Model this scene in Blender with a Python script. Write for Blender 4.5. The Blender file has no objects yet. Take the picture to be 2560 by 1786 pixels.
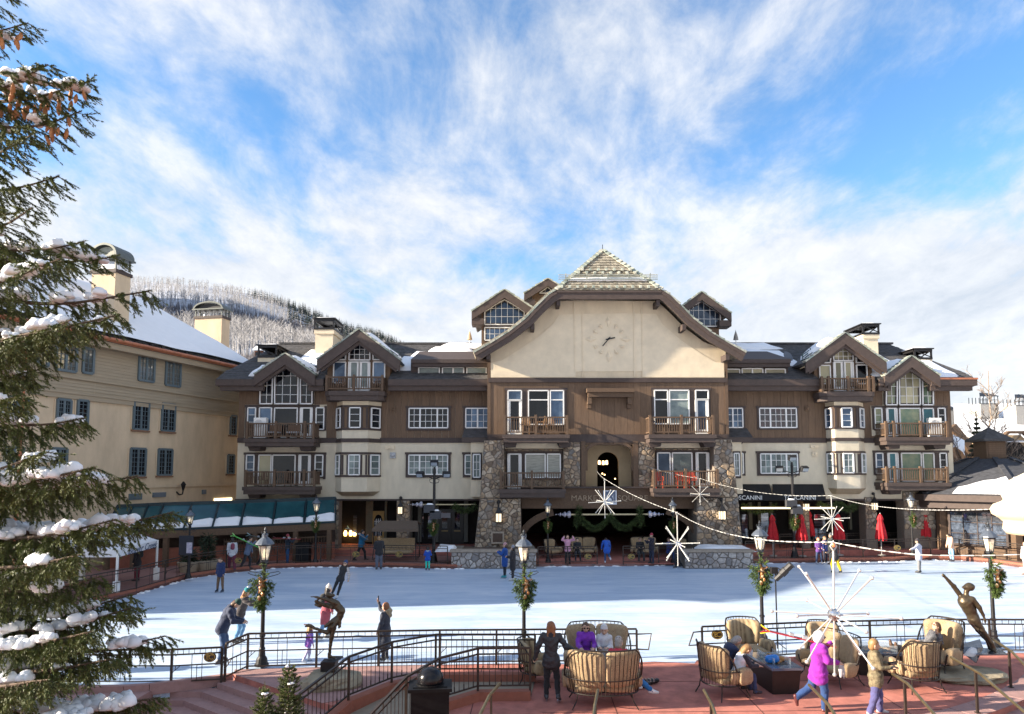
import bpy,math,random
import numpy as np
from mathutils import Vector,Matrix,noise as mnoise
from math import radians,sin,cos,pi,sqrt,atan2,hypot
random.seed(7)
SC=bpy.context.scene
COL=SC.collection
F,CX,CYP,TH,H=1700.0,1280.0,1046.2,radians(4.5),5.65
cam_d=bpy.data.cameras.new('camera')
cam=bpy.data.objects.new('camera',cam_d);COL.objects.link(cam)
cam.location=(0,0,H);cam.rotation_euler=(radians(90)+TH,0,0)
cam_d.sensor_width=36;cam_d.lens=F/2560*36;cam_d.shift_y=(CYP-893)/2560
cam_d.clip_start=0.1;cam_d.clip_end=6000
SC.camera=cam
SUN_EL,SUN_DIR=radians(19.5),Vector((1,0.147,0)).normalized()
SC.view_settings.view_transform='Standard';SC.view_settings.look='None'
SC.view_settings.exposure=2.0;SC.view_settings.gamma=1.0;SC.view_settings.use_curve_mapping=False
sd=bpy.data.lights.new('sun','SUN');sd.energy=3.9;sd.angle=radians(0.6);sd.color=(1.0,0.87,0.70)
sun=bpy.data.objects.new('sun',sd);COL.objects.link(sun)
_d=Vector((SUN_DIR.x*cos(SUN_EL),SUN_DIR.y*cos(SUN_EL),-sin(SUN_EL)))
sun.rotation_euler=_d.to_track_quat('-Z','Y').to_euler();sun.location=(-40,0,40)
W=bpy.data.worlds.new('World');SC.world=W;W.use_nodes=True
nt=W.node_tree;nt.nodes.clear();N=nt.nodes.new;L=nt.links.new
def math_node(t,op,a,b=None,c=None,clamp=False):
 n=t.nodes.new('ShaderNodeMath');n.operation=op;n.use_clamp=clamp
 for i,v in enumerate((a,b,c)):
  if v is None:continue
  if isinstance(v,(int,float)):n.inputs[i].default_value=v
  else:t.links.new(v,n.inputs[i])
 return n.outputs[0]
def build_sky():
 m=lambda op,a,b=None,c=None,clamp=False:math_node(nt,op,a,b,c,clamp)
 out=N('ShaderNodeOutputWorld');bg=N('ShaderNodeBackground');bg.inputs[1].default_value=0.102
 sky=N('ShaderNodeTexSky');sky.sky_type='NISHITA';sky.sun_disc=False
 sky.sun_elevation=SUN_EL;sky.sun_rotation=atan2(-SUN_DIR.x,-SUN_DIR.y)
 sky.altitude=2000;sky.air_density=1.15;sky.dust_density=0.4;sky.ozone_density=1.6
 tc=N('ShaderNodeTexCoord');sep=N('ShaderNodeSeparateXYZ');L(tc.outputs['Generated'],sep.inputs[0])
 zc=m('MAXIMUM',sep.outputs[2],0.0)
 dn=m('ADD',zc,0.34)
 u=m('DIVIDE',sep.outputs[0],dn);v=m('DIVIDE',sep.outputs[1],dn)
 cmb=N('ShaderNodeCombineXYZ');L(u,cmb.inputs[0]);L(v,cmb.inputs[1])
 mp=N('ShaderNodeMapping');mp.inputs['Rotation'].default_value=(0,0,radians(-38));mp.inputs['Scale'].default_value=(1.0,0.72,1)
 mp.inputs['Location'].default_value=(3.1,1.7,0)
 L(cmb.outputs[0],mp.inputs[0])
 def noise(scale,det,rough,dist,vec):
  n=N('ShaderNodeTexNoise');n.inputs['Scale'].default_value=scale;n.inputs['Detail'].default_value=det
  n.inputs['Roughness'].default_value=rough;n.inputs['Distortion'].default_value=dist;L(vec,n.inputs['Vector']);return n.outputs[0]
 big=noise(1.5,3,0.5,0.3,cmb.outputs[0])
 wisp=noise(3.4,10,0.62,0.35,mp.outputs[0])
 fine=noise(12,8,0.65,0.3,mp.outputs[0])
 s=m('ADD',m('MULTIPLY',big,0.9),m('ADD',m('MULTIPLY',wisp,1.05),m('MULTIPLY',fine,0.32)))
 low=m('SUBTRACT',1.0,m('DIVIDE',zc,0.42),clamp=True)
 side=m('MULTIPLY',m('ABSOLUTE',m('SUBTRACT',sep.outputs[0],0.02)),0.62)
 s=m('ADD',s,m('MULTIPLY',low,m('ADD',0.42,side)))
 mr=N('ShaderNodeMapRange');mr.interpolation_type='SMOOTHSTEP'
 mr.inputs[1].default_value=0.93;mr.inputs[2].default_value=1.37;L(s,mr.inputs[0])
 mr.inputs[4].default_value=0.96
 mix=N('ShaderNodeMix');mix.data_type='RGBA'
 L(mr.outputs[0],mix.inputs[0])
 hs=N('ShaderNodeHueSaturation');hs.inputs['Saturation'].default_value=1.2;hs.inputs['Value'].default_value=0.80;L(sky.outputs[0],hs.inputs['Color'])
 L(hs.outputs[0],mix.inputs[6])
 puff=N('ShaderNodeMix');puff.data_type='RGBA';puff.inputs[6].default_value=(1.75,1.90,2.12,1);puff.inputs[7].default_value=(2.50,2.54,2.62,1)
 pr=N('ShaderNodeMapRange');pr.inputs[1].default_value=0.36;pr.inputs[2].default_value=0.60;L(m('ADD',m('MULTIPLY',wisp,.6),m('MULTIPLY',fine,.4)),pr.inputs[0]);L(pr.outputs[0],puff.inputs[0]);L(puff.outputs[2],mix.inputs[7])
 L(mix.outputs[2],bg.inputs[0]);L(bg.outputs[0],out.inputs[0])
build_sky()
def ray(px,py):
 x=(px-CX)/F;y=(CYP-py)/F
 return Vector((x,cos(TH)-y*sin(TH),sin(TH)+y*cos(TH)))
def P(px,py,Y):
 d=ray(px,py);t=Y/d.y
 return Vector((d.x*t,Y,H+d.z*t))
def G(px,py,z=0.0):
 d=ray(px,py);t=(z-H)/d.z
 return Vector((d.x*t,d.y*t,z))
def XZ(px,py,Y):p=P(px,py,Y);return(p.x,p.z)
MATS={}
def island_rnd(t):
 g=t.nodes.new('ShaderNodeNewGeometry');o=t.nodes.new('ShaderNodeObjectInfo')
 return math_node(t,'FRACT',math_node(t,'ADD',g.outputs['Random Per Island'],math_node(t,'MULTIPLY',o.outputs['Random'],7.31)))
def mat(name,col,rough=0.7,metal=0.0,var=0.12,scale=6.0,bump=0.0,bscale=None,col2=None,spec=0.5,island=0.0,emit=None,estr=0.0,stretch=None,sheen=0.0,coat=0.0,alpha=1.0,objrand=0.0):
 if name in MATS:return MATS[name]
 m=bpy.data.materials.new(name);m.use_nodes=True;t=m.node_tree
 b=t.nodes['Principled BSDF']
 b.inputs['Roughness'].default_value=rough;b.inputs['Metallic'].default_value=metal
 b.inputs['Specular IOR Level'].default_value=spec
 if coat:b.inputs['Coat Weight'].default_value=coat;b.inputs['Coat Roughness'].default_value=0.1
 if sheen:b.inputs['Sheen Weight'].default_value=sheen
 if alpha<1:b.inputs['Alpha'].default_value=alpha
 if emit:b.inputs['Emission Color'].default_value=(*emit,1);b.inputs['Emission Strength'].default_value=estr
 tc=t.nodes.new('ShaderNodeTexCoord');src=tc.outputs['Object']
 if stretch:
  mp=t.nodes.new('ShaderNodeMapping');mp.inputs['Scale'].default_value=stretch;t.links.new(src,mp.inputs[0]);src=mp.outputs[0]
 n1=t.nodes.new('ShaderNodeTexNoise');n1.inputs['Scale'].default_value=scale;n1.inputs['Detail'].default_value=6;n1.inputs['Roughness'].default_value=0.65
 t.links.new(src,n1.inputs['Vector'])
 mr=t.nodes.new('ShaderNodeMapRange');mr.inputs[1].default_value=0.3;mr.inputs[2].default_value=0.7;t.links.new(n1.outputs[0],mr.inputs[0])
 mx=t.nodes.new('ShaderNodeMix');mx.data_type='RGBA';t.links.new(mr.outputs[0],mx.inputs[0])
 c2=col2 or tuple(min(1,c*(1+var))for c in col);c1=col if col2 else tuple(c*(1-var)for c in col)
 mx.inputs[6].default_value=(*c1,1);mx.inputs[7].default_value=(*c2,1);res=mx.outputs[2]
 if island or objrand:
  if objrand:
   g=t.nodes.new('ShaderNodeObjectInfo');rnd=g.outputs['Random'];amt=objrand
  else:
   rnd=island_rnd(t);amt=island
  h=t.nodes.new('ShaderNodeHueSaturation');t.links.new(res,h.inputs['Color'])
  v=t.nodes.new('ShaderNodeMapRange');t.links.new(rnd,v.inputs[0]);v.inputs[3].default_value=1-amt;v.inputs[4].default_value=1+amt
  t.links.new(v.outputs[0],h.inputs['Value']);res=h.outputs[0]
 t.links.new(res,b.inputs['Base Color'])
 if bump:
  n2=t.nodes.new('ShaderNodeTexNoise');n2.inputs['Scale'].default_value=bscale or scale*4;n2.inputs['Detail'].default_value=5
  t.links.new(src,n2.inputs['Vector'])
  bp=t.nodes.new('ShaderNodeBump');bp.inputs['Strength'].default_value=bump;bp.inputs['Distance'].default_value=0.03
  t.links.new(n2.outputs[0],bp.inputs['Height']);t.links.new(bp.outputs[0],b.inputs['Normal'])
 MATS[name]=m;return m
def ramp_mat(name,stops,rough,seed_src='island',nscale=7,bump=0.4,spec=0.4):
 """colour picked per mesh island from a palette, with grain on top"""
 m=bpy.data.materials.new(name);m.use_nodes=True;t=m.node_tree;b=t.nodes['Principled BSDF']
 b.inputs['Roughness'].default_value=rough;b.inputs['Specular IOR Level'].default_value=spec
 cr=t.nodes.new('ShaderNodeValToRGB');cr.color_ramp.interpolation='LINEAR'
 while len(cr.color_ramp.elements)<len(stops):cr.color_ramp.elements.new(0.5)
 for i,c in enumerate(stops):
  cr.color_ramp.elements[i].position=i/(len(stops)-1);cr.color_ramp.elements[i].color=(*c,1)
 t.links.new(island_rnd(t),cr.inputs[0])
 tc=t.nodes.new('ShaderNodeTexCoord');n=t.nodes.new('ShaderNodeTexNoise');n.inputs['Scale'].default_value=nscale;n.inputs['Detail'].default_value=6
 t.links.new(tc.outputs['Object'],n.inputs['Vector'])
 mr=t.nodes.new('ShaderNodeMapRange');mr.inputs[1].default_value=.25;mr.inputs[2].default_value=.75;mr.inputs[3].default_value=0.65;mr.inputs[4].default_value=1.3
 t.links.new(n.outputs[0],mr.inputs[0])
 vm=t.nodes.new('ShaderNodeVectorMath');vm.operation='SCALE';t.links.new(cr.outputs[0],vm.inputs[0]);t.links.new(mr.outputs[0],vm.inputs['Scale'])
 t.links.new(vm.outputs[0],b.inputs['Base Color'])
 bp=t.nodes.new('ShaderNodeBump');bp.inputs['Strength'].default_value=bump;bp.inputs['Distance'].default_value=0.03
 t.links.new(n.outputs[0],bp.inputs['Height']);t.links.new(bp.outputs[0],b.inputs['Normal'])
 MATS[name]=m;return m
M_cream=mat('cream_stucco',(0.64,0.53,0.37),0.9,var=.12,scale=1.2,bump=.45,bscale=35,stretch=(1,1,.4))
M_cream2=mat('pale_stucco',(0.72,0.61,0.44),0.9,var=.09,scale=1.4,bump=.3,bscale=35)
M_wing=mat('wing_stucco',(0.64,0.56,0.42),0.9,var=.12,scale=1.2,bump=.45,bscale=35,stretch=(1,1,.4))
M_tan=mat('left_stucco',(0.61,0.48,0.325),0.9,var=.14,scale=1.1,bump=.45,bscale=30,stretch=(1,1,.35))
M_tan_siding=mat('left_siding',(0.36,0.295,0.205),0.8,var=.10,scale=2.5,bump=.1,stretch=(.3,.3,3))
M_board=mat('brown_boards',(0.138,0.085,0.050),0.75,var=.22,scale=5,bump=.2,stretch=(3,3,.35),island=.12)
M_trim=mat('dark_trim',(0.058,0.040,0.034),0.7,var=.2,scale=5,bump=.1)
M_fascia=mat('fascia',(0.072,0.050,0.041),0.7,var=.2,scale=4,bump=.1)
M_timber=mat('timber',(0.115,0.070,0.041),0.75,var=.2,scale=5,bump=.2,stretch=(2,2,2))
M_white=mat('white_paint',(0.80,0.79,0.76),0.5,var=.04)
def glass_mat(name,col,rough=.04,metal=.0,spec=.45,scale=.9,col2=None):
 return mat(name,col,rough,metal,var=.5,scale=scale,spec=spec,col2=col2,objrand=.45)
M_glass=glass_mat('glass_dark',(0.004,0.005,0.007),col2=(.012,.014,.02))
M_glass_b=glass_mat('glass_sky_tint',(0.10,0.15,0.22),metal=.35,col2=(0.03,0.05,0.09))  # bluish base colour stands in for reflected sky
M_glass_c=glass_mat('glass_curtain',(0.09,0.125,0.13),col2=(0.24,0.28,0.26),scale=1.6)
M_glass_g=glass_mat('glass_green',(0.03,0.12,0.09),col2=(0.36,0.33,0.19),scale=.55)
M_glass_p=glass_mat('glass_beige',(0.30,0.27,0.17),col2=(0.42,0.38,0.24),scale=.6)
M_glass_t=glass_mat('glass_teal',(0.02,0.10,0.13),col2=(0.05,0.22,0.25),scale=.5)
M_shingle=mat('shake_shingle',(0.29,0.26,0.20),0.85,var=.35,scale=6,bump=.4,island=.3)
M_tile=ramp_mat('rake_tile',[(0.20,0.23,0.20),(0.33,0.36,0.30),(0.44,0.43,0.36),(0.24,0.30,0.27)],.8)
M_roof=mat('roof_dark',(0.064,0.062,0.064),0.85,var=.45,scale=3,bump=.5,bscale=18)
M_snow=mat('snow',(0.84,0.85,0.87),0.8,var=.03,scale=2,bump=.25,bscale=9)
M_copper=mat('copper',(0.50,0.19,0.10),0.45,.5,var=.2,scale=3)
M_iron=mat('black_iron',(0.018,0.017,0.018),0.45,.3,var=.3,scale=8)
M_steel=mat('blue_iron',(0.03,0.035,0.042),0.5,.5,var=.3)
M_brass=mat('brass',(0.32,0.25,0.12),0.35,.9,var=.2)
M_gold=mat('gold_paint',(0.55,0.38,0.10),0.4,.5,var=.1)
M_stone=ramp_mat('fieldstone',[(0.13,0.095,0.07),(0.30,0.22,0.15),(0.42,0.31,0.20),(0.22,0.175,0.14),(0.50,0.40,0.29),(0.18,0.17,0.16),(0.38,0.26,0.15)],.85)
M_stone_p=ramp_mat('pale_fieldstone',[(0.22,0.20,0.19),(0.36,0.32,0.29),(0.48,0.44,0.40),(0.30,0.25,0.22),(0.55,0.50,0.45)],.85)
M_mortar=mat('mortar',(0.20,0.165,0.13),.95,var=.2,scale=12,bump=.4)
M_cap=mat('cap_stone',(0.34,0.28,0.22),.85,var=.2,scale=4,bump=.3)
M_red=mat('red_concrete',(0.42,0.152,0.115),.85,var=.30,scale=2.2,bump=.25,bscale=60)
M_step=mat('pink_sandstone',(0.35,0.205,0.185),.85,var=.14,scale=6,bump=.3,bscale=40)
M_curb=mat('red_curb',(0.30,0.105,0.065),.85,var=.15,scale=5,bump=.25)
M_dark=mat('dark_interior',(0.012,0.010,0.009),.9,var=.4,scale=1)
M_soffit=mat('soffit',(0.50,0.37,0.22),.85,var=.08,scale=2)
class B:
 def __init__(s):s.v=[];s.f=[]
 def add(s,vs,fs):
  o=len(s.v);s.v+=[tuple(v)for v in vs];s.f+=[tuple(i+o for i in f)for f in fs];return s
 def box(s,x0,x1,y0,y1,z0,z1):
  return s.add([(x0,y0,z0),(x1,y0,z0),(x1,y1,z0),(x0,y1,z0),(x0,y0,z1),(x1,y0,z1),(x1,y1,z1),(x0,y1,z1)],[(0,3,2,1),(4,5,6,7),(0,1,5,4),(1,2,6,5),(2,3,7,6),(3,0,4,7)])
 def bar(s,p,q,w,h=None,up=(0,0,1)):
  p,q=Vector(p),Vector(q);h=h or w;d=(q-p).normalized();up=Vector(up)
  if abs(d.dot(up))>.98:up=Vector((0,1,0))
  sd_=d.cross(up).normalized()*(w/2);u=sd_.cross(d).normalized()*(h/2)
  vs=[]
  for c in(p,q):vs+=[c-sd_-u,c+sd_-u,c+sd_+u,c-sd_+u]
  return s.add(vs,[(3,2,1,0),(4,5,6,7),(0,1,5,4),(1,2,6,5),(2,3,7,6),(3,0,4,7)])
 def tube(s,pts,r,n=8,close=True):
  pts=[Vector(p)for p in pts];k=len(pts);rs=r if isinstance(r,(list,tuple))else[r]*k
  vs=[];t0=(pts[1]-pts[0]).normalized();ref=Vector((0,0,1))if abs(t0.z)<.9 else Vector((1,0,0))
  a=t0.cross(ref).normalized()
  for i,p in enumerate(pts):
   t=(pts[min(i+1,k-1)]-pts[max(i-1,0)]).normalized()
   a=(a-t*a.dot(t));a=a.normalized()if a.length>1e-6 else t.orthogonal().normalized();b_=t.cross(a)
   for j in range(n):
    an=2*pi*j/n;vs.append(p+(a*cos(an)+b_*sin(an))*rs[i])
  fs=[(i*n+j,i*n+(j+1)%n,(i+1)*n+(j+1)%n,(i+1)*n+j)for i in range(k-1)for j in range(n)]
  if close:fs+=[tuple(range(n))[::-1],tuple((k-1)*n+j for j in range(n))]
  return s.add(vs,fs)
 def lathe(s,prof,n=16,c=(0,0,0),a0=0.0):
  vs=[];k=len(prof)
  for r,z in prof:
   for j in range(n):
    an=a0+2*pi*j/n;vs.append((c[0]+r*cos(an),c[1]+r*sin(an),c[2]+z))
  fs=[(i*n+j,i*n+(j+1)%n,(i+1)*n+(j+1)%n,(i+1)*n+j)for i in range(k-1)for j in range(n)]
  fs+=[tuple(range(n))[::-1],tuple((k-1)*n+j for j in range(n))]
  return s.add(vs,fs)
 def ball(s,c,r,n=10,m=6,sc=(1,1,1)):
  c=Vector(c);vs=[c+Vector((0,0,-r*sc[2]))]
  for i in range(1,m):
   ph=-pi/2+pi*i/m
   for j in range(n):
    an=2*pi*j/n;vs.append(c+Vector((r*cos(ph)*cos(an)*sc[0],r*cos(ph)*sin(an)*sc[1],r*sin(ph)*sc[2])))
  vs.append(c+Vector((0,0,r*sc[2])));top=len(vs)-1
  fs=[(0,1+(j+1)%n,1+j)for j in range(n)]
  for i in range(m-2):
   for j in range(n):fs.append((1+i*n+j,1+i*n+(j+1)%n,1+(i+1)*n+(j+1)%n,1+(i+1)*n+j))
  fs+=[(1+(m-2)*n+j,1+(m-2)*n+(j+1)%n,top)for j in range(n)]
  return s.add(vs,fs)
 def prism(s,poly,y0,y1):
  n=len(poly);vs=[(x,y0,z)for x,z in poly]+[(x,y1,z)for x,z in poly]
  return s.add(vs,[tuple(range(n)),tuple(range(2*n-1,n-1,-1))]+[(i,i+n,(i+1)%n+n,(i+1)%n)for i in range(n)])
 def slab(s,poly,z0,z1):
  n=len(poly);vs=[(x,y,z0)for x,y in poly]+[(x,y,z1)for x,y in poly]
  return s.add(vs,[tuple(range(n))[::-1],tuple(range(n,2*n))]+[(i,(i+1)%n,(i+1)%n+n,i+n)for i in range(n)])
 def plate(s,pts,t):
  pts=[Vector(p)for p in pts];n=len(pts);nr=(pts[1]-pts[0]).cross(pts[2]-pts[0]).normalized()
  vs=pts+[p-nr*t for p in pts]
  return s.add(vs,[tuple(range(n)),tuple(range(2*n-1,n-1,-1))]+[(i,i+n,(i+1)%n+n,(i+1)%n)for i in range(n)])
 def obj(s,name,m,parent=None,smooth=False,world=True):
  return link(name,mesh(name,s.v,s.f,m,smooth),parent,world)
CH={}
def mesh(name,v,f,m,smooth=False):
 me=bpy.data.meshes.new(name);me.from_pydata([tuple(a)for a in v],[],f)
 if m:me.materials.append(m)
 if smooth:me.polygons.foreach_set('use_smooth',[True]*len(me.polygons))
 me.update();return me
def link(name,me,parent=None,world=True):
 o=bpy.data.objects.new(name,me);COL.objects.link(o)
 if parent:
  CH.setdefault(parent.name,[]).append(o);o.parent=parent
  if world:o.matrix_parent_inverse=WM(parent).inverted()
 return o
def WM(o):
 m=Matrix.LocRotScale(o.location,o.rotation_euler,o.scale)
 return WM(o.parent)@o.matrix_parent_inverse@m if o.parent else m
def tag(o,label,cat,group=None,kind=None):
 o['label']=label;o['category']=cat
 if group:o['group']=group
 if kind:o['kind']=kind
 return o
def thing(name,label,cat,loc=(0,0,0),rz=0.0,group=None,sc=1.0):
 o=bpy.data.objects.new(name,None);COL.objects.link(o);o.location=loc;o.rotation_euler=(0,0,rz);o.scale=(sc,sc,sc)
 o.empty_display_size=.2
 return tag(o,label,cat,group)
def struct(o):o['kind']='structure';return o
def stuff(o):o['kind']='stuff';return o
def copy_tree(o,parent=None):
 c=o.copy();COL.objects.link(c)
 if parent:c.parent=parent;CH.setdefault(parent.name,[]).append(c)
 for ch in CH.get(o.name,[]):copy_tree(ch,c)
 return c
def place(proto,first,loc,rz,label,sc=None):
 o=proto if first else copy_tree(proto)
 o.location=loc;o.rotation_euler=(0,0,rz);o['label']=label
 if sc:o.scale=(sc,sc,sc)
 return o
def zoom(ox,oy,s):return lambda x,y:(ox+x/s,oy+y/s)
A2,A3,A4=zoom(540,680,3.2043),zoom(1140,600,3.0211),zoom(1780,780,2.9436)
A5,A6=zoom(540,1080,3.2043),zoom(1140,1060,3.0211)
YC,YW=44.6,46.2
struct(B().slab([(-1500,-300),(1500,-300),(1500,1600),(-1500,1600)],-3.0,-1.2).obj('ground',M_snow))
def ice_mat():
 m=bpy.data.materials.new('ice');m.use_nodes=True;t=m.node_tree;b=t.nodes['Principled BSDF']
 b.inputs['Roughness'].default_value=.42;b.inputs['Specular IOR Level'].default_value=.2
 tc=t.nodes.new('ShaderNodeTexCoord')
 def nz(sc,det,st,rot=0):
  mp=t.nodes.new('ShaderNodeMapping');mp.inputs['Scale'].default_value=st;mp.inputs['Rotation'].default_value=(0,0,rot)
  n=t.nodes.new('ShaderNodeTexNoise');n.inputs['Scale'].default_value=sc;n.inputs['Detail'].default_value=det;n.inputs['Roughness'].default_value=.65
  n.inputs['Distortion'].default_value=.4
  t.links.new(tc.outputs['Object'],mp.inputs[0]);t.links.new(mp.outputs[0],n.inputs['Vector']);return n.outputs[0]
 a=nz(1.0,8,(.16,1.1,1),.05);c=nz(5,6,(.10,2.2,1),-.06);d=nz(.3,4,(1,1.6,1))
 s=math_node(t,'ADD',math_node(t,'MULTIPLY',a,.5),math_node(t,'ADD',math_node(t,'MULTIPLY',c,.3),math_node(t,'MULTIPLY',d,.3)))
 cr=t.nodes.new('ShaderNodeValToRGB');e=cr.color_ramp.elements
 e[0].position=.42;e[0].color=(.34,.45,.61,1);e[1].position=.68;e[1].color=(.64,.71,.81,1)
 k=e.new(.54);k.color=(.45,.56,.70,1)
 t.links.new(s,cr.inputs[0]);col=cr.outputs[0]
 for rot,thr in((.25,.60),(-.45,.62),(1.1,.64)):
  e_=nz(9,2,(.10,2.6,1),rot);mr_=t.nodes.new('ShaderNodeMapRange');mr_.inputs[1].default_value=thr;mr_.inputs[2].default_value=thr+.06;mr_.inputs[4].default_value=.5;t.links.new(e_,mr_.inputs[0])
  mx=t.nodes.new('ShaderNodeMix');mx.data_type='RGBA';t.links.new(mr_.outputs[0],mx.inputs[0]);t.links.new(col,mx.inputs[6]);mx.inputs[7].default_value=(.80,.84,.88,1);col=mx.outputs[2]
 t.links.new(col,b.inputs['Base Color'])
 mr=t.nodes.new('ShaderNodeMapRange');mr.inputs[3].default_value=.25;mr.inputs[4].default_value=.6;t.links.new(c,mr.inputs[0]);t.links.new(mr.outputs[0],b.inputs['Roughness'])
 bp=t.nodes.new('ShaderNodeBump');bp.inputs['Strength'].default_value=.15;bp.inputs['Distance'].default_value=.01;t.links.new(c,bp.inputs['Height']);t.links.new(bp.outputs[0],b.inputs['Normal'])
 return m
M_ice=ice_mat()
far_px=[(-240,1640),(-120,1590),(0,1556),(120,1530),(220,1512),(300,1496),(337,1488),(380,1475),(471,1448),(563,1434),(691,1421),(800,1418),(960,1419),(1125,1423),(1345,1417),(1560,1416),(1850,1410),(2240,1404),(2291,1400),(2403,1402),(2480,1409),(2560,1421),(2700,1450)]
far=[G(x,y)for x,y in far_px]
ice_poly=[(p.x,p.y)for p in far]+[(34,30),(30,20),(16,20.5),(0,19.6),(-7.9,19.4),(-9.6,18.62),(-10.2,18.5),(-14,18.3),(-18,18.5)]
struct(B().slab(ice_poly[::-1],-.5,0).obj('ice_rink',M_ice))
def paver_mat(name,c1,c2,mort,sc):
 m=bpy.data.materials.new(name);m.use_nodes=True;t=m.node_tree;b=t.nodes['Principled BSDF'];b.inputs['Roughness'].default_value=.85
 tc=t.nodes.new('ShaderNodeTexCoord');br=t.nodes.new('ShaderNodeTexBrick');br.inputs['Scale'].default_value=sc
 br.inputs['Color1'].default_value=(*c1,1);br.inputs['Color2'].default_value=(*c2,1);br.inputs['Mortar'].default_value=(*mort,1);br.inputs['Mortar Size'].default_value=.012
 t.links.new(tc.outputs['Object'],br.inputs['Vector'])
 n=t.nodes.new('ShaderNodeTexNoise');n.inputs['Scale'].default_value=.8;n.inputs['Detail'].default_value=7;t.links.new(tc.outputs['Object'],n.inputs['Vector'])
 mr=t.nodes.new('ShaderNodeMapRange');mr.inputs[3].default_value=.6;mr.inputs[4].default_value=1.4;t.links.new(n.outputs[0],mr.inputs[0])
 vm=t.nodes.new('ShaderNodeVectorMath');vm.operation='SCALE';t.links.new(br.outputs[0],vm.inputs[0]);t.links.new(mr.outputs[0],vm.inputs['Scale']);t.links.new(vm.outputs[0],b.inputs['Base Color'])
 return m
M_plaza=paver_mat('plaza_pavers',(.30,.155,.13),(.25,.13,.115),(.16,.11,.10),3.0)
outer=[(-60,14),(-60,75),(60,75),(60,26)]
pl=[(p.x,p.y)for p in far]
pl_poly=pl+[(60,24),(60,75),(-60,75),(-60,14)]
struct(B().slab(pl_poly,-.6,.14).obj('plaza',M_plaza))
curb=B()
for i in range(4,len(far)-2):
 a,b_=far[i],far[i+1]
 if a.x>G(1130,1420).x and b_.x<G(1860,1410).x:continue
 n=(b_-a).cross(Vector((0,0,1))).normalized()*-.18
 curb.slab([(a.x,a.y),(b_.x,b_.y),(b_.x+n.x,b_.y+n.y),(a.x+n.x,a.y+n.y)],-.1,.26)
struct(curb.obj('kerb',M_curb))
sb=B();r_=random.Random(3)
for i in range(4,len(far)-1):
 a,b_=far[i],far[i+1]
 for k in range(int((b_-a).length*3)):
  p=a.lerp(b_,r_.random())+Vector((r_.uniform(-.05,.05),-r_.uniform(.02,.22),0));s=r_.uniform(.05,.16)
  sb.ball(p,s,6,4,(1.4,1,.45))
stuff(sb.obj('snow_edge',M_snow,smooth=True))
TZ=.06
arc_c,arc_r=Vector((2.3,32.0)),18.0
def arc(r,a0,a1,n):return[(arc_c.x+r*sin(radians(a0+(a1-a0)*i/n)),arc_c.y-r*cos(radians(a0+(a1-a0)*i/n)))for i in range(n+1)]
L0a,L0b=Vector((-7.7,19.3)),Vector((-2.0,15.1))
dv=(L0b-L0a).normalized();nv=Vector((dv.y,-dv.x))
if nv.y>0:nv=-nv
terr=[(-7.85,19.75),(-5.5,20.0),(-2.5,20.25),(0,20.4),(2.4,20.25),(4.2,20.6),(5.35,20.4),(5.5,20.75),(9,21.2),(13.5,21.6),(17.5,21.5)]
front=arc(arc_r,49,-14.5,26)
terrace_poly=terr+front+[(-2.62,14.5),(-2.3,15.2),(-1.7,16.4),(-.84,17.2),(.45,17.25),(.55,18.72),(-2.05,18.72),(-3.1,18.0),(-3.95,16.9),(-4.35,16.82),(L0a.x,L0a.y)]
terrace=struct(B().slab([(x,y)for x,y in terrace_poly][::-1],-1.1,TZ).obj('terrace',M_red))
jb=B()
for x in(-1.0,2.4,5.8,9.2,12.4):jb.bar((x,14.9,TZ+.002),(x+.15,20.2+.08*x,TZ+.002),.022,.006)
for y in(16.3,18.6):jb.bar((.7,y,TZ+.0025),(11.5,y+.25,TZ+.0025),.022,.006)
stuff(jb.obj('score_lines',mat('joint_dark',(.12,.045,.035),.9),terrace))
plat=[(-7.85,19.75),(-5.5,20.0),(-2.1,20.25),(-2.1,18.95),(-3.2,18.25),(-4.15,17.2),(-4.6,16.95),(L0a.x,L0a.y)]
struct(B().slab(plat[::-1],TZ+.002,TZ+.012).obj('paving',M_step))
for k in range(26):
 a0=49-k*62/26;a1=49-(k+1)*62/26+.08
 poly=arc(arc_r+.02,a0,a1,2)+arc(arc_r-.62,a1,a0,2)
 if arc_c.x+arc_r*sin(radians(a0))<-1.0:continue
 struct(B().slab(poly[::-1],TZ+.003,TZ+.016+(k%3)*.001).obj('coping_stone',M_step,terrace))
for k in range(1,5):
 for j in range(9):
  a0,a1=51-j*7,51-(j+1)*7+.1
  poly=arc(arc_r+.42*k,a0,a1,4)+arc(arc_r+.42*(k-1)-.05,a1,a0,4)
  struct(B().slab(poly[::-1],-1.1,TZ-.15*k).obj('step',M_step,terrace))
for k in range(1,5):
 off=nv*(.40*k);z=TZ-.15*k
 for(t0,t1)in((0,2.3),(2.305,4.6),(4.605,7.2)):
  a=L0a+dv*t0+off-(dv*.12*k if t0==0 else Vector((0,0)));b_=L0a+dv*t1+off;ii=nv*.45
  struct(B().slab([(a.x,a.y),(b_.x,b_.y),(b_.x-ii.x,b_.y-ii.y),(a.x-ii.x,a.y-ii.y)],-1.1,z).obj('step',M_step,terrace))
 if k>=2:
  a=L0a+off-dv*.12*k;y1=19.2 if k==2 else a.y+.42
  struct(B().slab([(-12.5,a.y+.03),(a.x+.05,a.y),(a.x+.35,a.y+.02),(a.x+.1,y1),(-12.5,y1)],-1.1,z-.002).obj('step',M_step,terrace))
struct(B().slab([(-40,14.5),(-9.55,14.5),(-9.55,18.61),(-10.2,18.48),(-14,18.28),(-18,18.48),(-40,18.5)],-1.1,-.12).obj('pavement',M_step))
kb=B();ribbon_pts=[(-7.75,19.5),(-9.62,18.56),(-10.2,18.42),(-14,18.22),(-18,18.42)]
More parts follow.
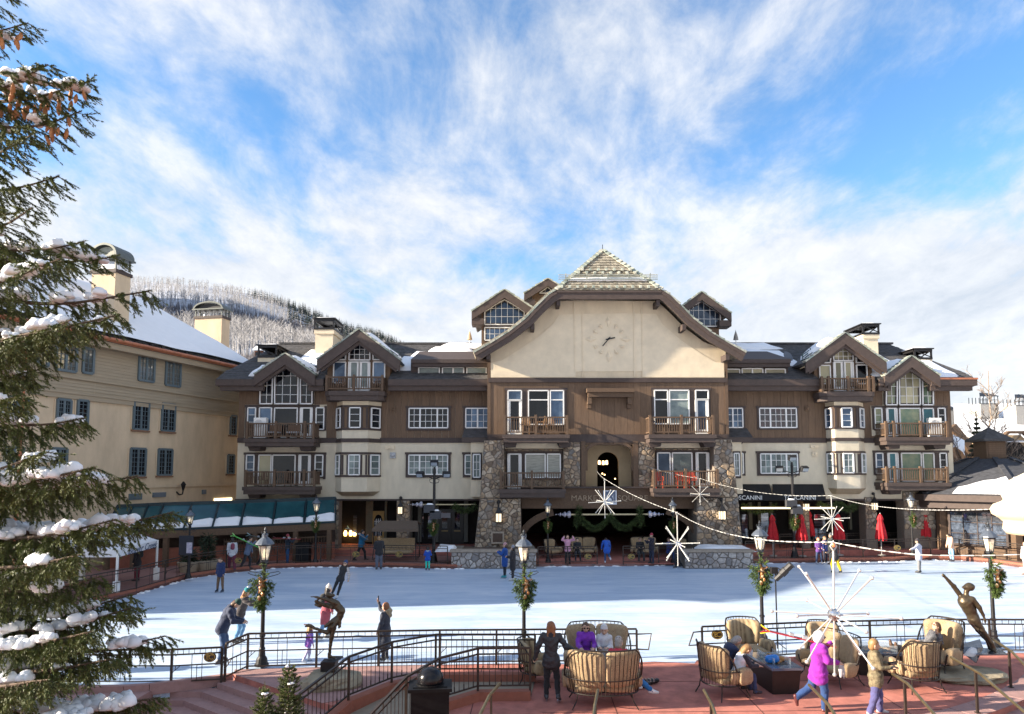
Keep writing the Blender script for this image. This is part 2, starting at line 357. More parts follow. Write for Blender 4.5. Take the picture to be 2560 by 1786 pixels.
for a,c in zip(ribbon_pts[:-1],ribbon_pts[1:]):kb.bar((a[0],a[1],-.1),(c[0],c[1],-.1),.16,.28)
struct(kb.obj('kerb',M_step))
LZ=TZ-.15*4-.02
struct(B().slab([(-30,-20),(30,-20),(30,19.3),(-30,19.3)],-1.15,LZ-.03).obj('pavement',M_curb))
lp=struct(B().slab([(-14,12),(-13.9,12),(-13.9,12.1),(-14,12.1)],LZ-.05,LZ-.02).obj('paved_court',M_step))
rp=random.Random(5)
for i in range(9):
 for j in range(7):
  x0=-12.6+i*.92+(.46 if j%2 else 0);y0=14.2+j*.62
  q=Vector((x0-L0a.x,y0-L0a.y))
  if q.dot(nv)<1.75 and x0>-9:continue
  if q.dot(nv)<2.5 and x0>-8.2:continue
  h=rp.uniform(0,.008)
  struct(B().slab([(x0,y0),(x0+.905,y0),(x0+.905,y0+.605),(x0,y0+.605)],LZ-.04,LZ+h).obj('paving_stone',M_step,lp))
def ribbon(b,pts,w,zb):
 """wall of width w along (x, y, ztop) points, down to zb"""
 P3=[Vector(p)for p in pts];L_,R_=[],[]
 for i,p in enumerate(P3):
  d=(P3[min(i+1,len(P3)-1)]-P3[max(i-1,0)]);d.z=0;d.normalize();n=Vector((-d.y,d.x,0))*(w/2)
  L_.append(p+n);R_.append(p-n)
 k=len(P3);vs=[]
 for i in range(k):vs+=[L_[i],R_[i],Vector((R_[i].x,R_[i].y,zb)),Vector((L_[i].x,L_[i].y,zb))]
 fs=[]
 for i in range(k-1):
  o,q=i*4,i*4+4
  fs+=[(o,o+1,q+1,q),(o+1,o+2,q+2,q+1),(o+3,o,q,q+3)]
 fs+=[(0,3,2,1),((k-1)*4,(k-1)*4+1,(k-1)*4+2,(k-1)*4+3)]
 b.add(vs,fs)
RA=[(.62,18.72,.26),(-2.05,18.72,.26),(-3.1,18.0,.24),(-3.95,16.9,.16),(-4.75,15.3,-.30),(-5.3,14.0,-.5)]
RB=[(.45,17.25,.28),(-.84,17.2,.28),(-1.7,16.4,.26),(-2.3,15.2,.18),(-2.95,13.8,-.30),(-3.3,12.9,-.5)]
rw=B();ribbon(rw,RA,.26,-1.0);struct(rw.obj('ramp_wall',M_curb))
rw=B();ribbon(rw,RB,.26,-1.0);struct(rw.obj('ramp_wall',M_curb))
M_ramp=mat('ramp_concrete',(.27,.22,.16),.9,var=.12,scale=4,bump=.2)
rf=B()
mid=[((a[0]+b_[0])/2,(a[1]+b_[1])/2)for a,b_ in zip(RA,RB)]
zz=[TZ+.02,TZ+.02,.03,-.12,-.45,-.58]
vs=[]
for a,b_,z in zip(RA,RB,zz):vs+=[(a[0],a[1],z),(b_[0],b_[1],z)]
rf.add(vs,[(2*i,2*i+1,2*i+3,2*i+2)for i in range(5)])
struct(rf.obj('ramp',M_ramp))
def clip_half(poly,nx,nz,d):
 out=[]
 for i,p in enumerate(poly):
  q=poly[(i+1)%len(poly)];a=nx*p[0]+nz*p[1]-d;b_=nx*q[0]+nz*q[1]-d
  if a<=0:out.append(p)
  if a*b_<0:t=a/(a-b_);out.append((p[0]+(q[0]-p[0])*t,p[1]+(q[1]-p[1])*t))
 return out
def clip_rect(poly,x0,x1,z0,z1):
 for n in((1,0,x1),(-1,0,-x0),(0,1,z1),(0,-1,-z0)):
  poly=clip_half(poly,*n)
  if len(poly)<3:return[]
 return poly
PANES={}
def window(parent,poly,Y,cols=1,rows=1,glass=None,fw=.075,mw=.028,xs=None,zs=None,maxp=290,fm=None,T=None,door=False):
 """frame and glazing bars (part), panes (sub-parts); poly is in (x, z), T maps the finished pieces (bays, other walls)"""
 glass=glass or M_glass;fm=fm or M_white
 x0,x1=min(p[0]for p in poly),max(p[0]for p in poly);z0,z1=min(p[1]for p in poly),max(p[1]for p in poly)
 b=B();n=len(poly);c=Vector((sum(p[0]for p in poly)/n,0,sum(p[1]for p in poly)/n))
 for i in range(n):
  p,q=poly[i],poly[(i+1)%n]
  b.bar((p[0],Y-.03,p[1]),(q[0],Y-.03,q[1]),fw,.10,up=(0,1,0))
 xs=xs if xs is not None else[x0+(x1-x0)*i/cols for i in range(1,cols)]
 zs=zs if zs is not None else[z0+(z1-z0)*i/rows for i in range(1,rows)]
 def span_z(x):
  zz=[]
  for i in range(n):
   p,q=poly[i],poly[(i+1)%n]
   if(p[0]-x)*(q[0]-x)<=0 and abs(q[0]-p[0])>1e-6:zz.append(p[1]+(q[1]-p[1])*(x-p[0])/(q[0]-p[0]))
  return(min(zz),max(zz))if len(zz)>1 else None
 def span_x(z):
  xx=[]
  for i in range(n):
   p,q=poly[i],poly[(i+1)%n]
   if(p[1]-z)*(q[1]-z)<=0 and abs(q[1]-p[1])>1e-6:xx.append(p[0]+(q[0]-p[0])*(z-p[1])/(q[1]-p[1]))
  return(min(xx),max(xx))if len(xx)>1 else None
 for item in xs:
  x,w=item if isinstance(item,tuple)else(item,mw);s=span_z(x)
  if s:b.bar((x,Y-.02,s[0]),(x,Y-.02,s[1]),w,.05 if w==mw else .085,up=(0,1,0))
 for item in zs:
  z,w=item if isinstance(item,tuple)else(item,mw);s=span_x(z)
  if s:b.bar((s[0],Y-.021,z),(s[1],Y-.021,z),w,.048 if w==mw else .08,up=(0,1,0))
 if door:
  b.box(x0+.03,x1-.03,Y-.02,Y+.005,z0,z0+.25);b.box(x0+.03,x0+.16,Y-.022,Y+.005,z0,z1);b.box(x1-.16,x1-.03,Y-.022,Y+.005,z0,z1)
  b.box(x0+.12,x0+.15,Y-.1,Y-.03,z0+1.0,z0+1.05)
 if T:b.v=[T(v)for v in b.v]
 w_=b.obj('door' if door else 'window',fm,parent)
 gx=[x0]+sorted(i[0]if isinstance(i,tuple)else i for i in xs)+[x1];gz=[z0]+sorted(i[0]if isinstance(i,tuple)else i for i in zs)+[z1]
 cells=[clip_rect(poly,gx[i],gx[i+1],gz[j],gz[j+1])for i in range(len(gx)-1)for j in range(len(gz)-1)]
 cells=[c_ for c_ in cells if c_]
 key=parent.name;used=PANES.get(key,0)
 rj=random.Random(int(x0*100)+int(z0*10))
 def mk(b_,cl):
  t1,t2=rj.uniform(-.004,.004),rj.uniform(-.004,.004)
  b_.add([(x,Y-.005+t1*(x-x0)+t2*(z-z0),z)for x,z in cl]+[(x,Y+.004+.0*x,z)for x,z in cl],[tuple(range(len(cl)))]+[tuple(range(2*len(cl)-1,len(cl)-1,-1))])
  return b_
 if used+len(cells)<=maxp:
  PANES[key]=used+len(cells)
  for cl in cells:
   pb=mk(B(),cl)
   if T:pb.v=[T(v)for v in pb.v]
   pb.obj('pane',glass,w_)
 else:
  pb=B()
  for cl in cells:mk(pb,cl)
  if T:pb.v=[T(v)for v in pb.v]
  stuff(pb.obj('glazing',glass,w_))
 return w_
def R(A,x0,y0,x1,y1,Y):
 xm,ym=(x0+x1)/2,(y0+y1)/2
 l,r=XZ(*A(x0,ym),Y)[0],XZ(*A(x1,ym),Y)[0];t,bt=XZ(*A(xm,y0),Y)[1],XZ(*A(xm,y1),Y)[1]
 return[(l,bt),(r,bt),(r,t),(l,t)]
def PG(A,pts,Y):return[XZ(*A(x,y),Y)for x,y in pts][::-1]
def rbox(b,A,x0,y0,x1,y1,Y,d0,d1):
 p=R(A,x0,y0,x1,y1,Y);return b.box(p[0][0],p[1][0],Y+d0,Y+d1,p[0][1],p[2][1])
def stones(parent,quad,size,m,limit,seed=0,T=None,depth=.07,name='stone'):
 """irregular rubble on a planar convex polygon in (u, v); T maps (u, v, out) to the wall"""
 rs=random.Random(seed);us=[p[0]for p in quad];vs_=[p[1]for p in quad]
 x0,x1,z0,z1=min(us),max(us),min(vs_),max(vs_)
 pts=[];j=0;z=z0-size
 while z<z1+size:
  x=x0-size+(size*.5 if j%2 else 0)
  while x<x1+size:
   pts.append((x+rs.uniform(-.42,.42)*size,z+rs.uniform(-.36,.36)*size));x+=size*rs.choice((.5,.8,1.1,1.7))
  z+=size*rs.choice((.55,.75,.95));j+=1
 a=sum(quad[i][0]*quad[(i+1)%len(quad)][1]-quad[(i+1)%len(quad)][0]*quad[i][1]for i in range(len(quad)))
 q0=quad if a>0 else quad[::-1]
 cells=[]
 for i,p in enumerate(pts):
  poly=list(q0)
  for k,q in enumerate(pts):
   if k==i:continue
   dx,dz=q[0]-p[0],q[1]-p[1];d2=dx*dx+dz*dz
   if d2>(size*2.6)**2:continue
   poly=clip_half(poly,dx,dz,(q[0]**2+q[1]**2-p[0]**2-p[1]**2)/2)
   if len(poly)<3:break
  if len(poly)<3:continue
  cx=sum(t[0]for t in poly)/len(poly);cz=sum(t[1]for t in poly)/len(poly)
  area=abs(sum(poly[t][0]*poly[(t+1)%len(poly)][1]-poly[(t+1)%len(poly)][0]*poly[t][1]for t in range(len(poly))))/2
  if area<size*size*.06:continue
  cells.append((area,cx,cz,poly))
 cells.sort(key=lambda c:-c[0]);rest=B()
 used=0
 for area,cx,cz,poly in cells:
  n=len(poly);g=.018/max(.08,sqrt(area));h=depth*rs.uniform(.6,1.25)
  def ring(f,o):return[(cx+(p[0]-cx)*f,cz+(p[1]-cz)*f,o)for p in poly]
  vv=ring(1-2*g,-.02)+ring(1-2.6*g,h*.7)+ring(.68,h);tx,tz=rs.uniform(-.05,.05),rs.uniform(-.05,.05)
  vv=[(u,v,o+(tx*(u-cx)+tz*(v-cz)if o>0 else 0))for u,v,o in vv]+[(cx,cz,h*1.12)]
  fs=[]
  for r0 in(0,n):fs+=[(r0+i,r0+(i+1)%n,r0+n+(i+1)%n,r0+n+i)for i in range(n)]
  fs+=[(2*n+i,2*n+(i+1)%n,3*n)for i in range(n)]
  vv=[T(*t)for t in vv]
  if used<limit:used+=1;link(name,mesh(name,vv,fs,m,smooth=False),parent)
  else:rest.add(vv,fs)
 if rest.v:stuff(rest.obj('rubble',m,parent))
def Tfront(Y):return lambda u,v,o:(u,Y-o,v)
lodge=thing('lodge','long brown and cream lodge with stone piers and a big clock gable beyond the rink','building',(P(1519,1180,YC).x,YC,0))
def holes_boards(parent,X0,X1,Z0,Z1,Y,holes,w=.46,t=.03,top=None):
 """vertical boards, cut round the openings"""
 n=max(1,round((X1-X0)/w));w=(X1-X0)/n
 for i in range(n):
  A0,B0=X0+i*w+.006,X0+(i+1)*w-.006
  cuts=sorted({A0,B0}|{h[j]for h in holes for j in(0,1)if A0+.02<h[j]<B0-.02})
  for a,b_ in zip(cuts[:-1],cuts[1:]):
   segs=[(Z0,Z1 if top is None else min(top(a),top(b_)))]
   for hx0,hx1,hz0,hz1 in holes:
    if hx1>a+.01 and hx0<b_-.01:
     ns=[]
     for s0,s1 in segs:
      if hz1<=s0 or hz0>=s1:ns.append((s0,s1));continue
      if hz0>s0:ns.append((s0,hz0))
      if hz1<s1:ns.append((hz1,s1))
     segs=ns
   for s0,s1 in segs:
    if s1-s0>.05:B().box(a,b_,Y-t,Y-.001,s0,s1).obj('board',M_board,parent)
HOLES={}
def casing(parent,A,x0,y0,x1,y1,Y,head=18,side=True,sill=True,key=None,inset=22):
 """dark timber surround: head with ears, jambs, sill"""
 p=R(A,x0,y0,x1,y1,Y);l,r,bt,t=p[0][0],p[1][0],p[0][1],p[2][1];k=.13
 b=B();b.box(l-.06,r+.06,Y-.10,Y,t-k*1.1,t);b.box(l,l+.16,Y-.085,Y,bt,t-k*1.1);b.box(r-.16,r,Y-.085,Y,bt,t-k*1.1)
 if sill:b.box(l+.16,r-.16,Y-.092,Y,bt+.0,bt+.14)
 b.obj('casing',M_trim,parent)
 b2=B();b2.box(l+.16,r-.16,Y-.02,Y-.002,bt+.14,t-k*1.1);b2.obj('surround',M_trim,parent)
 if key is not None:HOLES.setdefault(key,[]).append((l,r,bt,t))
def balcony(parent,X0,X1,Yf,Yw,Zf,Zr,fd=.42,posts=(),cham=.0,brackets=(),bl=None):
 """deck with a two-step fascia, posts, rails and close-set balusters"""
 o=.16;b=B();ov=.14
 def ringpoly(e):
  if cham:return[(X0-e+cham,Yf-e),(X1+e-cham,Yf-e),(X1+e,Yf-e+cham),(X1+e,Yw),(X0-e,Yw),(X0-e,Yf-e+cham)]
  return[(X0-e,Yf-e),(X1+e,Yf-e),(X1+e,Yw),(X0-e,Yw)]
 b.slab(ringpoly(ov),Zf-fd*.48,Zf);b.slab(ringpoly(ov-.07),Zf-fd,Zf-fd*.48-.003)
 bal=b.obj('balcony',M_fascia,parent)
 for bx in brackets:
  bb=B();bb.prism([(bx-.42,Zf-fd-.002),(bx+.42,Zf-fd-.002),(bx+.36,Zf-fd-.26),(bx-.30,Zf-fd-.30)],Yf+.35,Yw);bb.obj('bracket',M_trim,bal)
 for px in posts:B().box(px-.075,px+.075,Yf,Yf+.15,Zf+.001,Zr+.12).obj('post',M_timber,bal)
 for px in(X0,X1):B().box(px-.075,px+.075,Yf,Yf+.15,Zf+.001,Zr+.10).obj('post',M_timber,bal)
 rb=B();rb.box(X0,X1,Yf+.02,Yf+.13,Zr-.09,Zr);rb.box(X0,X1,Yf+.05,Yf+.10,Zf+.12,Zf+.2)
 for px in(X0,X1):rb.box(px-.04,px+.04,Yf+.16,Yw,Zr-.09,Zr);rb.box(px-.03,px+.03,Yf+.16,Yw,Zf+.12,Zf+.2)
 rb.obj('rail',M_timber,bal)
 sb_=B();n=int((X1-X0)/.15)
 for i in range(1,n):x=X0+(X1-X0)*i/n;sb_.box(x-.025,x+.025,Yf+.055,Yf+.095,Zf+.2,Zr-.09)
 for px in(X0,X1):
  for i in range(1,int((Yw-Yf)/.16)):y=Yf+.16*i;sb_.box(px-.02,px+.02,y,y+.045,Zf+.2,Zr-.09)
 stuff(sb_.obj('baluster_row',M_timber,bal));return bal
def rake_tiles(parent,pts,Y0,Y1,m,step=.34):
 """cover tiles one by one up a gable's edge; pts are (x, z)"""
 rs=random.Random(int(pts[0][0]*10))
 for p,q in zip(pts[:-1],pts[1:]):
  L_=hypot(q[0]-p[0],q[1]-p[1]);n=max(1,round(L_/step));dx,dz=(q[0]-p[0])/n,(q[1]-p[1])/n
  nx,nz=-dz,dx
  if nz<0:nx,nz=-nx,-nz
  k=1/hypot(nx,nz);nx*=k;nz*=k
  for i in range(n):
   a=(p[0]+dx*i,p[1]+dz*i);c=(a[0]+dx*1.02,a[1]+dz*1.02);h0,h1=(.12,.06)if dz>0 else(.06,.12);j=rs.uniform(-.01,.03)
   lo,hi=(a,c)
   poly=[(lo[0],lo[1]),(hi[0],hi[1]),(hi[0]+nx*(h1+j),hi[1]+nz*(h1+j)),(lo[0]+nx*(h0+j),lo[1]+nz*(h0+j))]
   B().prism(poly,Y0-.04-j,Y1).obj('roof_tile',m,parent)
def snow_patch(parent,pts,thick=.18,seed=0,n=10,name='snow',fn=None):
 """a lumpy, round-edged blanket over a planar 3-D quad (corner order a b c d)"""
 a,b_,c,d=[Vector(p)for p in pts];nr=(b_-a).cross(d-a).normalized()
 if nr.z<0:nr=-nr
 vs,fs=[],[]
 for j in range(n+1):
  for i in range(n+1):
   u,v=i/n,j/n;p=(a*(1-u)+b_*u)*(1-v)+(d*(1-u)+c*u)*v
   e=min(u,1-u,v,1-v)*2;k=min(1,e*4.0)**.5
   w=mnoise.noise(p*.9+Vector((seed,0,0)));w2=mnoise.noise(p*.45+Vector((0,seed,3)))
   if i in(0,n)or j in(0,n):p=p+(b_-a)*(.05*w*(1 if 0<j<n else .3))+(d-a)*(.10*w2)
   vs.append(p+nr*(thick*k*(1+.5*w+.5*w2)+.012-(.03 if e==0 else 0)))
 fs=[(j*(n+1)+i,j*(n+1)+i+1,(j+1)*(n+1)+i+1,(j+1)*(n+1)+i)for j in range(n)for i in range(n)]
 o=link(name,mesh(name,vs,fs,M_snow,True),parent);return o
def gx(A,x,y,Y):return XZ(*A(x,y),Y)[0]
def gz(A,x,y,Y):return XZ(*A(x,y),Y)[1]
CXL,CXR=gx(A3,246,1200,YC),gx(A3,2045,1200,YC)
WL,WR=gx(A2,180,1200,YW),gx(A4,1758,760,YW)
Z_EAVE=gz(A2,1700,950,YW-1.0);Z_BAND=gz(A2,1500,1350,YW);Z_ARC=gz(A5,1200,545,YW);Z_RIDGE,Y_RIDGE=15.6,52.6
Z_EV=Z_EAVE+.75;Y_EV=YW-1.0
def main_roof_y(z):return Y_EV+(z-Z_EV)/(Z_RIDGE-Z_EV)*(Y_RIDGE-Y_EV)
ARC_Y=49.2
for side,(X0,X1,A)in enumerate(((WL,CXL,A2),(CXR,WR,A4))):
 w=B();w.box(X0,X1,YW,YW+9,Z_ARC,Z_EAVE+.6)
 wall=w.obj('wall',M_wing,lodge)
 tb=B();tb.box(X0-.02,X1,YW-.07,YW-.002,Z_BAND-.17,Z_BAND+.17);tb.box(X0-.04,X1,YW-.06,YW-.001,Z_ARC-.05,Z_ARC+.06)
 tb.obj('band',M_trim,lodge)
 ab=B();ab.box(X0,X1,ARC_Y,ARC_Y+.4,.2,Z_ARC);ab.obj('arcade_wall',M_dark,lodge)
 B().box(X0-.3,X1,YW-.9,ARC_Y,.1,.52).obj('arcade_floor',M_red,lodge)
def guard(parent,x0,x1,Y,z,n=3,h=.38):
 b=B()
 for i in range(n):b.bar((x0,Y,z+.12+i*.13),(x1,Y+.02,z+.12+i*.13),.05)
 k=max(2,int((x1-x0)/.9)+1)
 for i in range(k):x=x0+(x1-x0)*i/(k-1);b.bar((x,Y,z),(x,Y,z+h),.05);b.bar((x,Y+.3,z+.05),(x,Y,z+h),.04)
 return b.obj('snow_guard',mat('guard_green',(.05,.09,.08),.6),parent)
def gable(A,ax,ay,lx,ly,rx,ry,Yw,th=52,wl=None,wr=None,zbot=None,key='g',over=1.0):
 """a gabled dormer whose apex and eave ends are seen at zoom points; wall on plane Yw, roof runs back into the main roof"""
 Yf=Yw-over
 a,l,r=XZ(*A(ax,ay),Yf),XZ(*A(lx,ly),Yf),XZ(*A(rx,ry),Yf)
 m_=(l[1]+r[1])/2;half=max(a[0]-l[0],r[0]-a[0]);half=((a[0]-l[0])+(r[0]-a[0]))/2
 l,r=(a[0]-half,m_),(a[0]+half,m_)
 k=th/A(0,1)[1]if False else None
 t=.62;sl=(a[1]-m_)/half;vt=t*sqrt(1+sl*sl)
 yb_a=main_roof_y(a[1]-.3)+.3;yb_e=max(Yf+.4,main_roof_y(m_))
 rb=B()
 for s,e in((-1,l),(1,r)):
  q=[(a[0],Yf,a[1]),(a[0],yb_a,a[1]),(e[0],yb_e,e[1]),(e[0],Yf,e[1])]
  rb.plate(q if s<0 else q[::-1],.18)
 rf_=rb.obj('roof',M_roof,lodge)
 fb=B()
 for e in(l,r):
  fb.prism([(a[0],a[1]-.05),(e[0],e[1]-.05),(e[0],e[1]-vt),(a[0],a[1]-vt)],Yf-.05,Yf+.16)
  s=(1 if e is r else-1);i0=(a[0],a[1]-vt+.02);i1=(e[0]-s*.25,e[1]-vt+.02+sl*.25)
  fb.prism([i0,i1,(i1[0],i1[1]-.24),(i0[0],i0[1]-.24)],Yf+.10,Yf+.30)
 fb.obj('barge_board',M_fascia,lodge)
 sf=B()
 for s,e in((-1,l),(1,r)):
  q=[(a[0],Yf+.17,a[1]-.3),(a[0],Yw,a[1]-.3),(e[0],Yw,e[1]-.3),(e[0],Yf+.17,e[1]-.3)]
  sf.plate(q if s<0 else q[::-1],.04)
 sf.obj('soffit',M_soffit,lodge)
 wl=wl if wl is not None else l[0]+.55;wr=wr if wr is not None else r[0]-.55;zb=zbot
 hh=lambda x:a[1]-.32-abs(x-a[0])*sl
 B().prism([(wl,zb),(wr,zb),(wr,hh(wr)),(a[0],a[1]-.32),(wl,hh(wl))],Yw,max(Yw+.6,yb_e+1.5)).obj('gable_wall',M_board,lodge)
 rake_tiles(lodge,[l,a],Yf-.03,Yf+.42,M_tile);rake_tiles(lodge,[a,r],Yf-.03,Yf+.42,M_tile)
 return dict(a=a,l=l,r=r,Yf=Yf,sl=sl,wl=wl,wr=wr,zb=zb,hh=hh,yb_a=yb_a,yb_e=yb_e)
def gable_boards(g,Yw,holes):
 holes_boards(lodge,g['wl'],g['wr'],g['zb'],0,Yw,holes,top=g['hh'])
def hole(poly,e=.1):return(min(p[0]for p in poly)-e,max(p[0]for p in poly)+e,min(p[1]for p in poly)-e,max(p[1]for p in poly)+e)
def pwin(A,pts,Y,xs=None,zs=None,glass=None,cols=1,holes=None,trim=True):
 """polygon window given by zoom points; muntin positions xs, zs in zoom pixels"""
 poly=PG(A,pts,Y);cx=sum(p[0]for p in pts)/len(pts);cy=sum(p[1]for p in pts)/len(pts)
 X=None if xs is None else[gx(A,x,cy,Y)for x in xs];Z=None if zs is None else[gz(A,cx,y,Y)for y in zs]
 w_=window(lodge,poly,Y-.05,cols,1,glass,xs=X,zs=Z)
 if holes is not None:holes.append(hole(poly,.12))
 if trim:
  b=B();n=len(poly)
  for i in range(n):
   p,q=poly[i],poly[(i+1)%n];b.bar((p[0],Y-.02,p[1]),(q[0],Y-.02,q[1]),.24,.085,up=(0,1,0))
  b.obj('casing',M_trim,lodge)
 return w_
def rwin(A,x0,y0,x1,y1,Y,cols=1,rows=1,glass=None,xs=None,zs=None,door=False,holes=None):
 poly=R(A,x0,y0,x1,y1,Y);cx,cy=(x0+x1)/2,(y0+y1)/2
 X=None if xs is None else[(gx(A,x,cy,Y),.1)if isinstance(x,int)else gx(A,x,cy,Y)for x in xs]
 Z=None if zs is None else[(gz(A,cx,y,Y),.07)for y in zs]
 if holes is not None:holes.append(hole(poly,.14))
 return window(lodge,poly,Y-.05,cols,rows,glass,xs=X,zs=Z,door=door)
def trims(A,rects,Y,d=.075):
 for i,(x0,y0,x1,y1)in enumerate(rects):b=B();rbox(b,A,x0,y0,x1,y1,Y,-d-.004*(i%3),-.002);b.obj('casing',M_trim,lodge)
def holes_of(A,rects,Y):return[hole(R(A,*r,Y),.02)for r in rects]
YB=YW-1.45
hl=[]
g1=gable(A2,555,655,312,838,800,812,YW-.12,zbot=Z_EAVE-.1)
h1=[]
pwin(A2,[(475,822),(570,763),(662,822),(659,1058),(474,1058)],YW-.14,[537,600],[835,910,985],holes=h1)
pwin(A2,[(358,894),(457,834),(452,1058),(356,1058)],YW-.14,[409],[910,988],holes=h1)
pwin(A2,[(680,834),(774,890),(772,1058),(679,1058)],YW-.14,[727],[910,988],holes=h1)
gable_boards(g1,YW-.125,h1)
hl+=[(g1['wl'],g1['wr'],Z_EAVE-.1,20)]+h1
trims(A2,[(232,1066,830,1086),(236,1087,256,1330),(322,1087,349,1330),(449,1087,469,1330),(655,1087,676,1330),(775,1087,803,1330),(869,1075,885,1272),(803,1263,869,1275)],YW)
hl+=holes_of(A2,[(232,1066,885,1330)],YW)
rwin(A2,258,1090,320,1262,YW,1,3,M_glass_b);rwin(A2,350,1090,447,1325,YW,1,1,M_glass_b)
rwin(A2,471,1092,653,1325,YW,1,1,M_glass);rwin(A2,678,1092,772,1325,YW,1,1,M_glass,door=True);rwin(A2,805,1090,867,1262,YW,1,3,M_glass)
X=lambda A,x,y,Y:gx(A,x,y,Y)
balcony(lodge,X(A2,246,1260,YB),X(A2,778,1260,YB),YB,YW,gz(A2,500,1337,YB),gz(A2,500,1210,YB),.5,[X(A2,476,1260,YB),X(A2,708,1260,YB)],0,[X(A2,312,1400,YB+.5),X(A2,722,1400,YB+.5)])
trims(A5,[(224,165,886,184),(228,185,246,430),(310,185,343,430),(445,185,454,430),(638,185,664,430),(759,185,795,370),(860,185,880,380),(795,356,860,372)],YW)
rwin(A5,247,187,308,355,YW,1,3,M_glass_b);rwin(A5,345,187,443,425,YW,1,1,M_glass_p);rwin(A5,456,187,636,425,YW,1,1,M_glass);rwin(A5,666,187,757,425,YW,1,1,M_glass,door=True);rwin(A5,797,187,858,355,YW,1,3,M_glass)
balcony(lodge,X(A5,234,370,YB),X(A5,785,370,YB),YB,YW,gz(A5,500,440,YB),gz(A5,500,316,YB),.5,[X(A5,466,370,YB),X(A5,703,370,YB)],0,[X(A5,310,515,YB+.5),X(A5,720,515,YB+.5)])
YD=YW-.2
g2=gable(A2,1145,462,838,690,1500,722,YD,zbot=Z_EAVE-.2,wl=X(A2,893,800,YD),wr=X(A2,1395,800,YD))
h2=[]
pwin(A2,[(1070,624),(1150,574),(1235,624),(1235,708),(1068,708)],YD,[1111,1152,1193],[622,664],holes=h2)
pwin(A2,[(945,706),(1042,646),(1040,706)],YD,[],[],holes=h2,trim=False);pwin(A2,[(1260,646),(1355,706),(1260,706)],YD,[],[],holes=h2,trim=False)
rwin(A2,945,725,1040,890,YD,1,1,M_glass_b,holes=h2);rwin(A2,1262,725,1353,890,YD,1,1,M_glass_b,holes=h2)
rwin(A2,1064,725,1148,952,YD,1,1,M_glass_c,door=True,holes=h2);rwin(A2,1150,725,1233,952,YD,1,1,M_glass_c,door=True,holes=h2)
gable_boards(g2,YD-.005,h2)
YDB=YD-1.2
balcony(lodge,X(A2,885,890,YDB),X(A2,1330,890,YDB),YDB,YD,gz(A2,1100,955,YDB),gz(A2,1100,837,YDB),.62,[X(A2,1103,890,YDB)],.35)
def bay(A,xl,xr,xf0,xf1,A_low,rows,fz,side_l,side_r,front_u,front_l,Yb):
 """five-sided oriel: plan trapezoid, cream and boarded stages, windows in three faces"""
 x0,x1=xl,xr;f0,f1=xf0,xf1
 plan=lambda e:[(f0-e,Yb-e),(f1+e,Yb-e),(x1+e,YW),(x0-e,YW)]
 for(zt,zb,m_,e,nm)in rows:B().slab(plan(e),zb,zt).obj(nm,m_,lodge)
 zt,zb=fz;pb=plan(0);mid_=(f0+f1)/2
 B().add([(x,y,zt)for x,y in pb]+[(mid_+(x-mid_)*.72,YW-(YW-y)*.35,zb)for x,y in pb],[(0,1,5,4),(1,2,6,5),(2,3,7,6),(3,0,4,7),(4,5,6,7)]).obj('bay_corbel',mat('corbel',(.33,.27,.18),.9),lodge)
 def side(sgn,cols,rows_,zt_,zb_,glass,T0,w0=.18,w1=.82):
  p,q=((x0,YW),(f0,Yb))if sgn<0 else((f1,Yb),(x1,YW))
  d=Vector((q[0]-p[0],q[1]-p[1]));Ln=d.length;d.normalize();nn=Vector((d.y,-d.x))
  if nn.y>0:nn=-nn
  T=lambda v:(p[0]+d.x*v[0]-nn.x*v[1],p[1]+d.y*v[0]-nn.y*v[1],v[2])
  window(lodge,[(Ln*w0,zb_),(Ln*w1,zb_),(Ln*w1,zt_),(Ln*w0,zt_)],-.06,cols,rows_,glass,T=T)
  b=B();b.box(Ln*(w0-.14),Ln*w0,-.06,0,zb_,zt_);b.box(Ln*w1,Ln*(w1+.14),-.06,0,zb_,zt_);b.v=[T(v)for v in b.v];b.obj('casing',M_trim,lodge)
 return side
def make_bay(A,y,fx,wx,wins_u,wins_l,side):
 Yb=YW-.95
 f0,f1=gx(A,fx[0],y[4],Yb),gx(A,fx[1],y[4],Yb);x0,x1=gx(A,wx[0],y[4],YW),gx(A,wx[1],y[4],YW)
 z=[gz(A,(fx[0]+fx[1])/2,v,Yb)for v in y]
 rows=[(z[0],z[1],M_cream2,0,'bay_wall'),(z[1],z[2],M_trim,.05,'band'),(z[2],z[3],M_board,.01,'bay_wall'),(z[3],z[4],M_trim,.05,'band'),(z[4],z[5],M_wing,0,'bay_wall'),(z[5],z[6],M_trim,.06,'band'),(z[6],z[7],M_wing,0,'bay_wall'),(z[7],z[8],M_trim,.05,'band'),(z[8],z[9],M_wing,.005,'bay_wall'),(z[9],z[10],M_trim,.05,'band'),(z[10],z[11],M_wing,0,'bay_wall')]
 sd_=bay(A,x0,x1,f0,f1,A,rows,(z[11],z[12]),0,0,0,0,Yb)
 for(zi,zj,gl,nr,nc)in((z[2],z[3],wins_u,3,1),(z[8],z[9],wins_l,3,2)):
  zt,zb=zi-.03,zj+.02;m_=(f0+f1)/2;hw=(f1-f0)*.21
  window(lodge,[(m_-hw,zb),(m_+hw,zb),(m_+hw,zt),(m_-hw,zt)],Yb-.06,nc,nr,gl)
  b=B();b.box(m_-hw-.16,m_-hw,Yb-.07,Yb,zb,zt);b.box(m_+hw,m_+hw+.16,Yb-.07,Yb,zb,zt);b.obj('casing',M_trim,lodge)
  for e in(f0,f1-.12):B().box(e,e+.12,Yb-.06,Yb,zb,zt).obj('casing',M_trim,lodge)
  sd_(-1,1,3,zt,zb,gl,None);sd_(1,1,3,zt,zb,gl,None)
 return(x0,x1,z[0],z[11])
y5=lambda v:(v/3.2043+1080-680)*3.2043
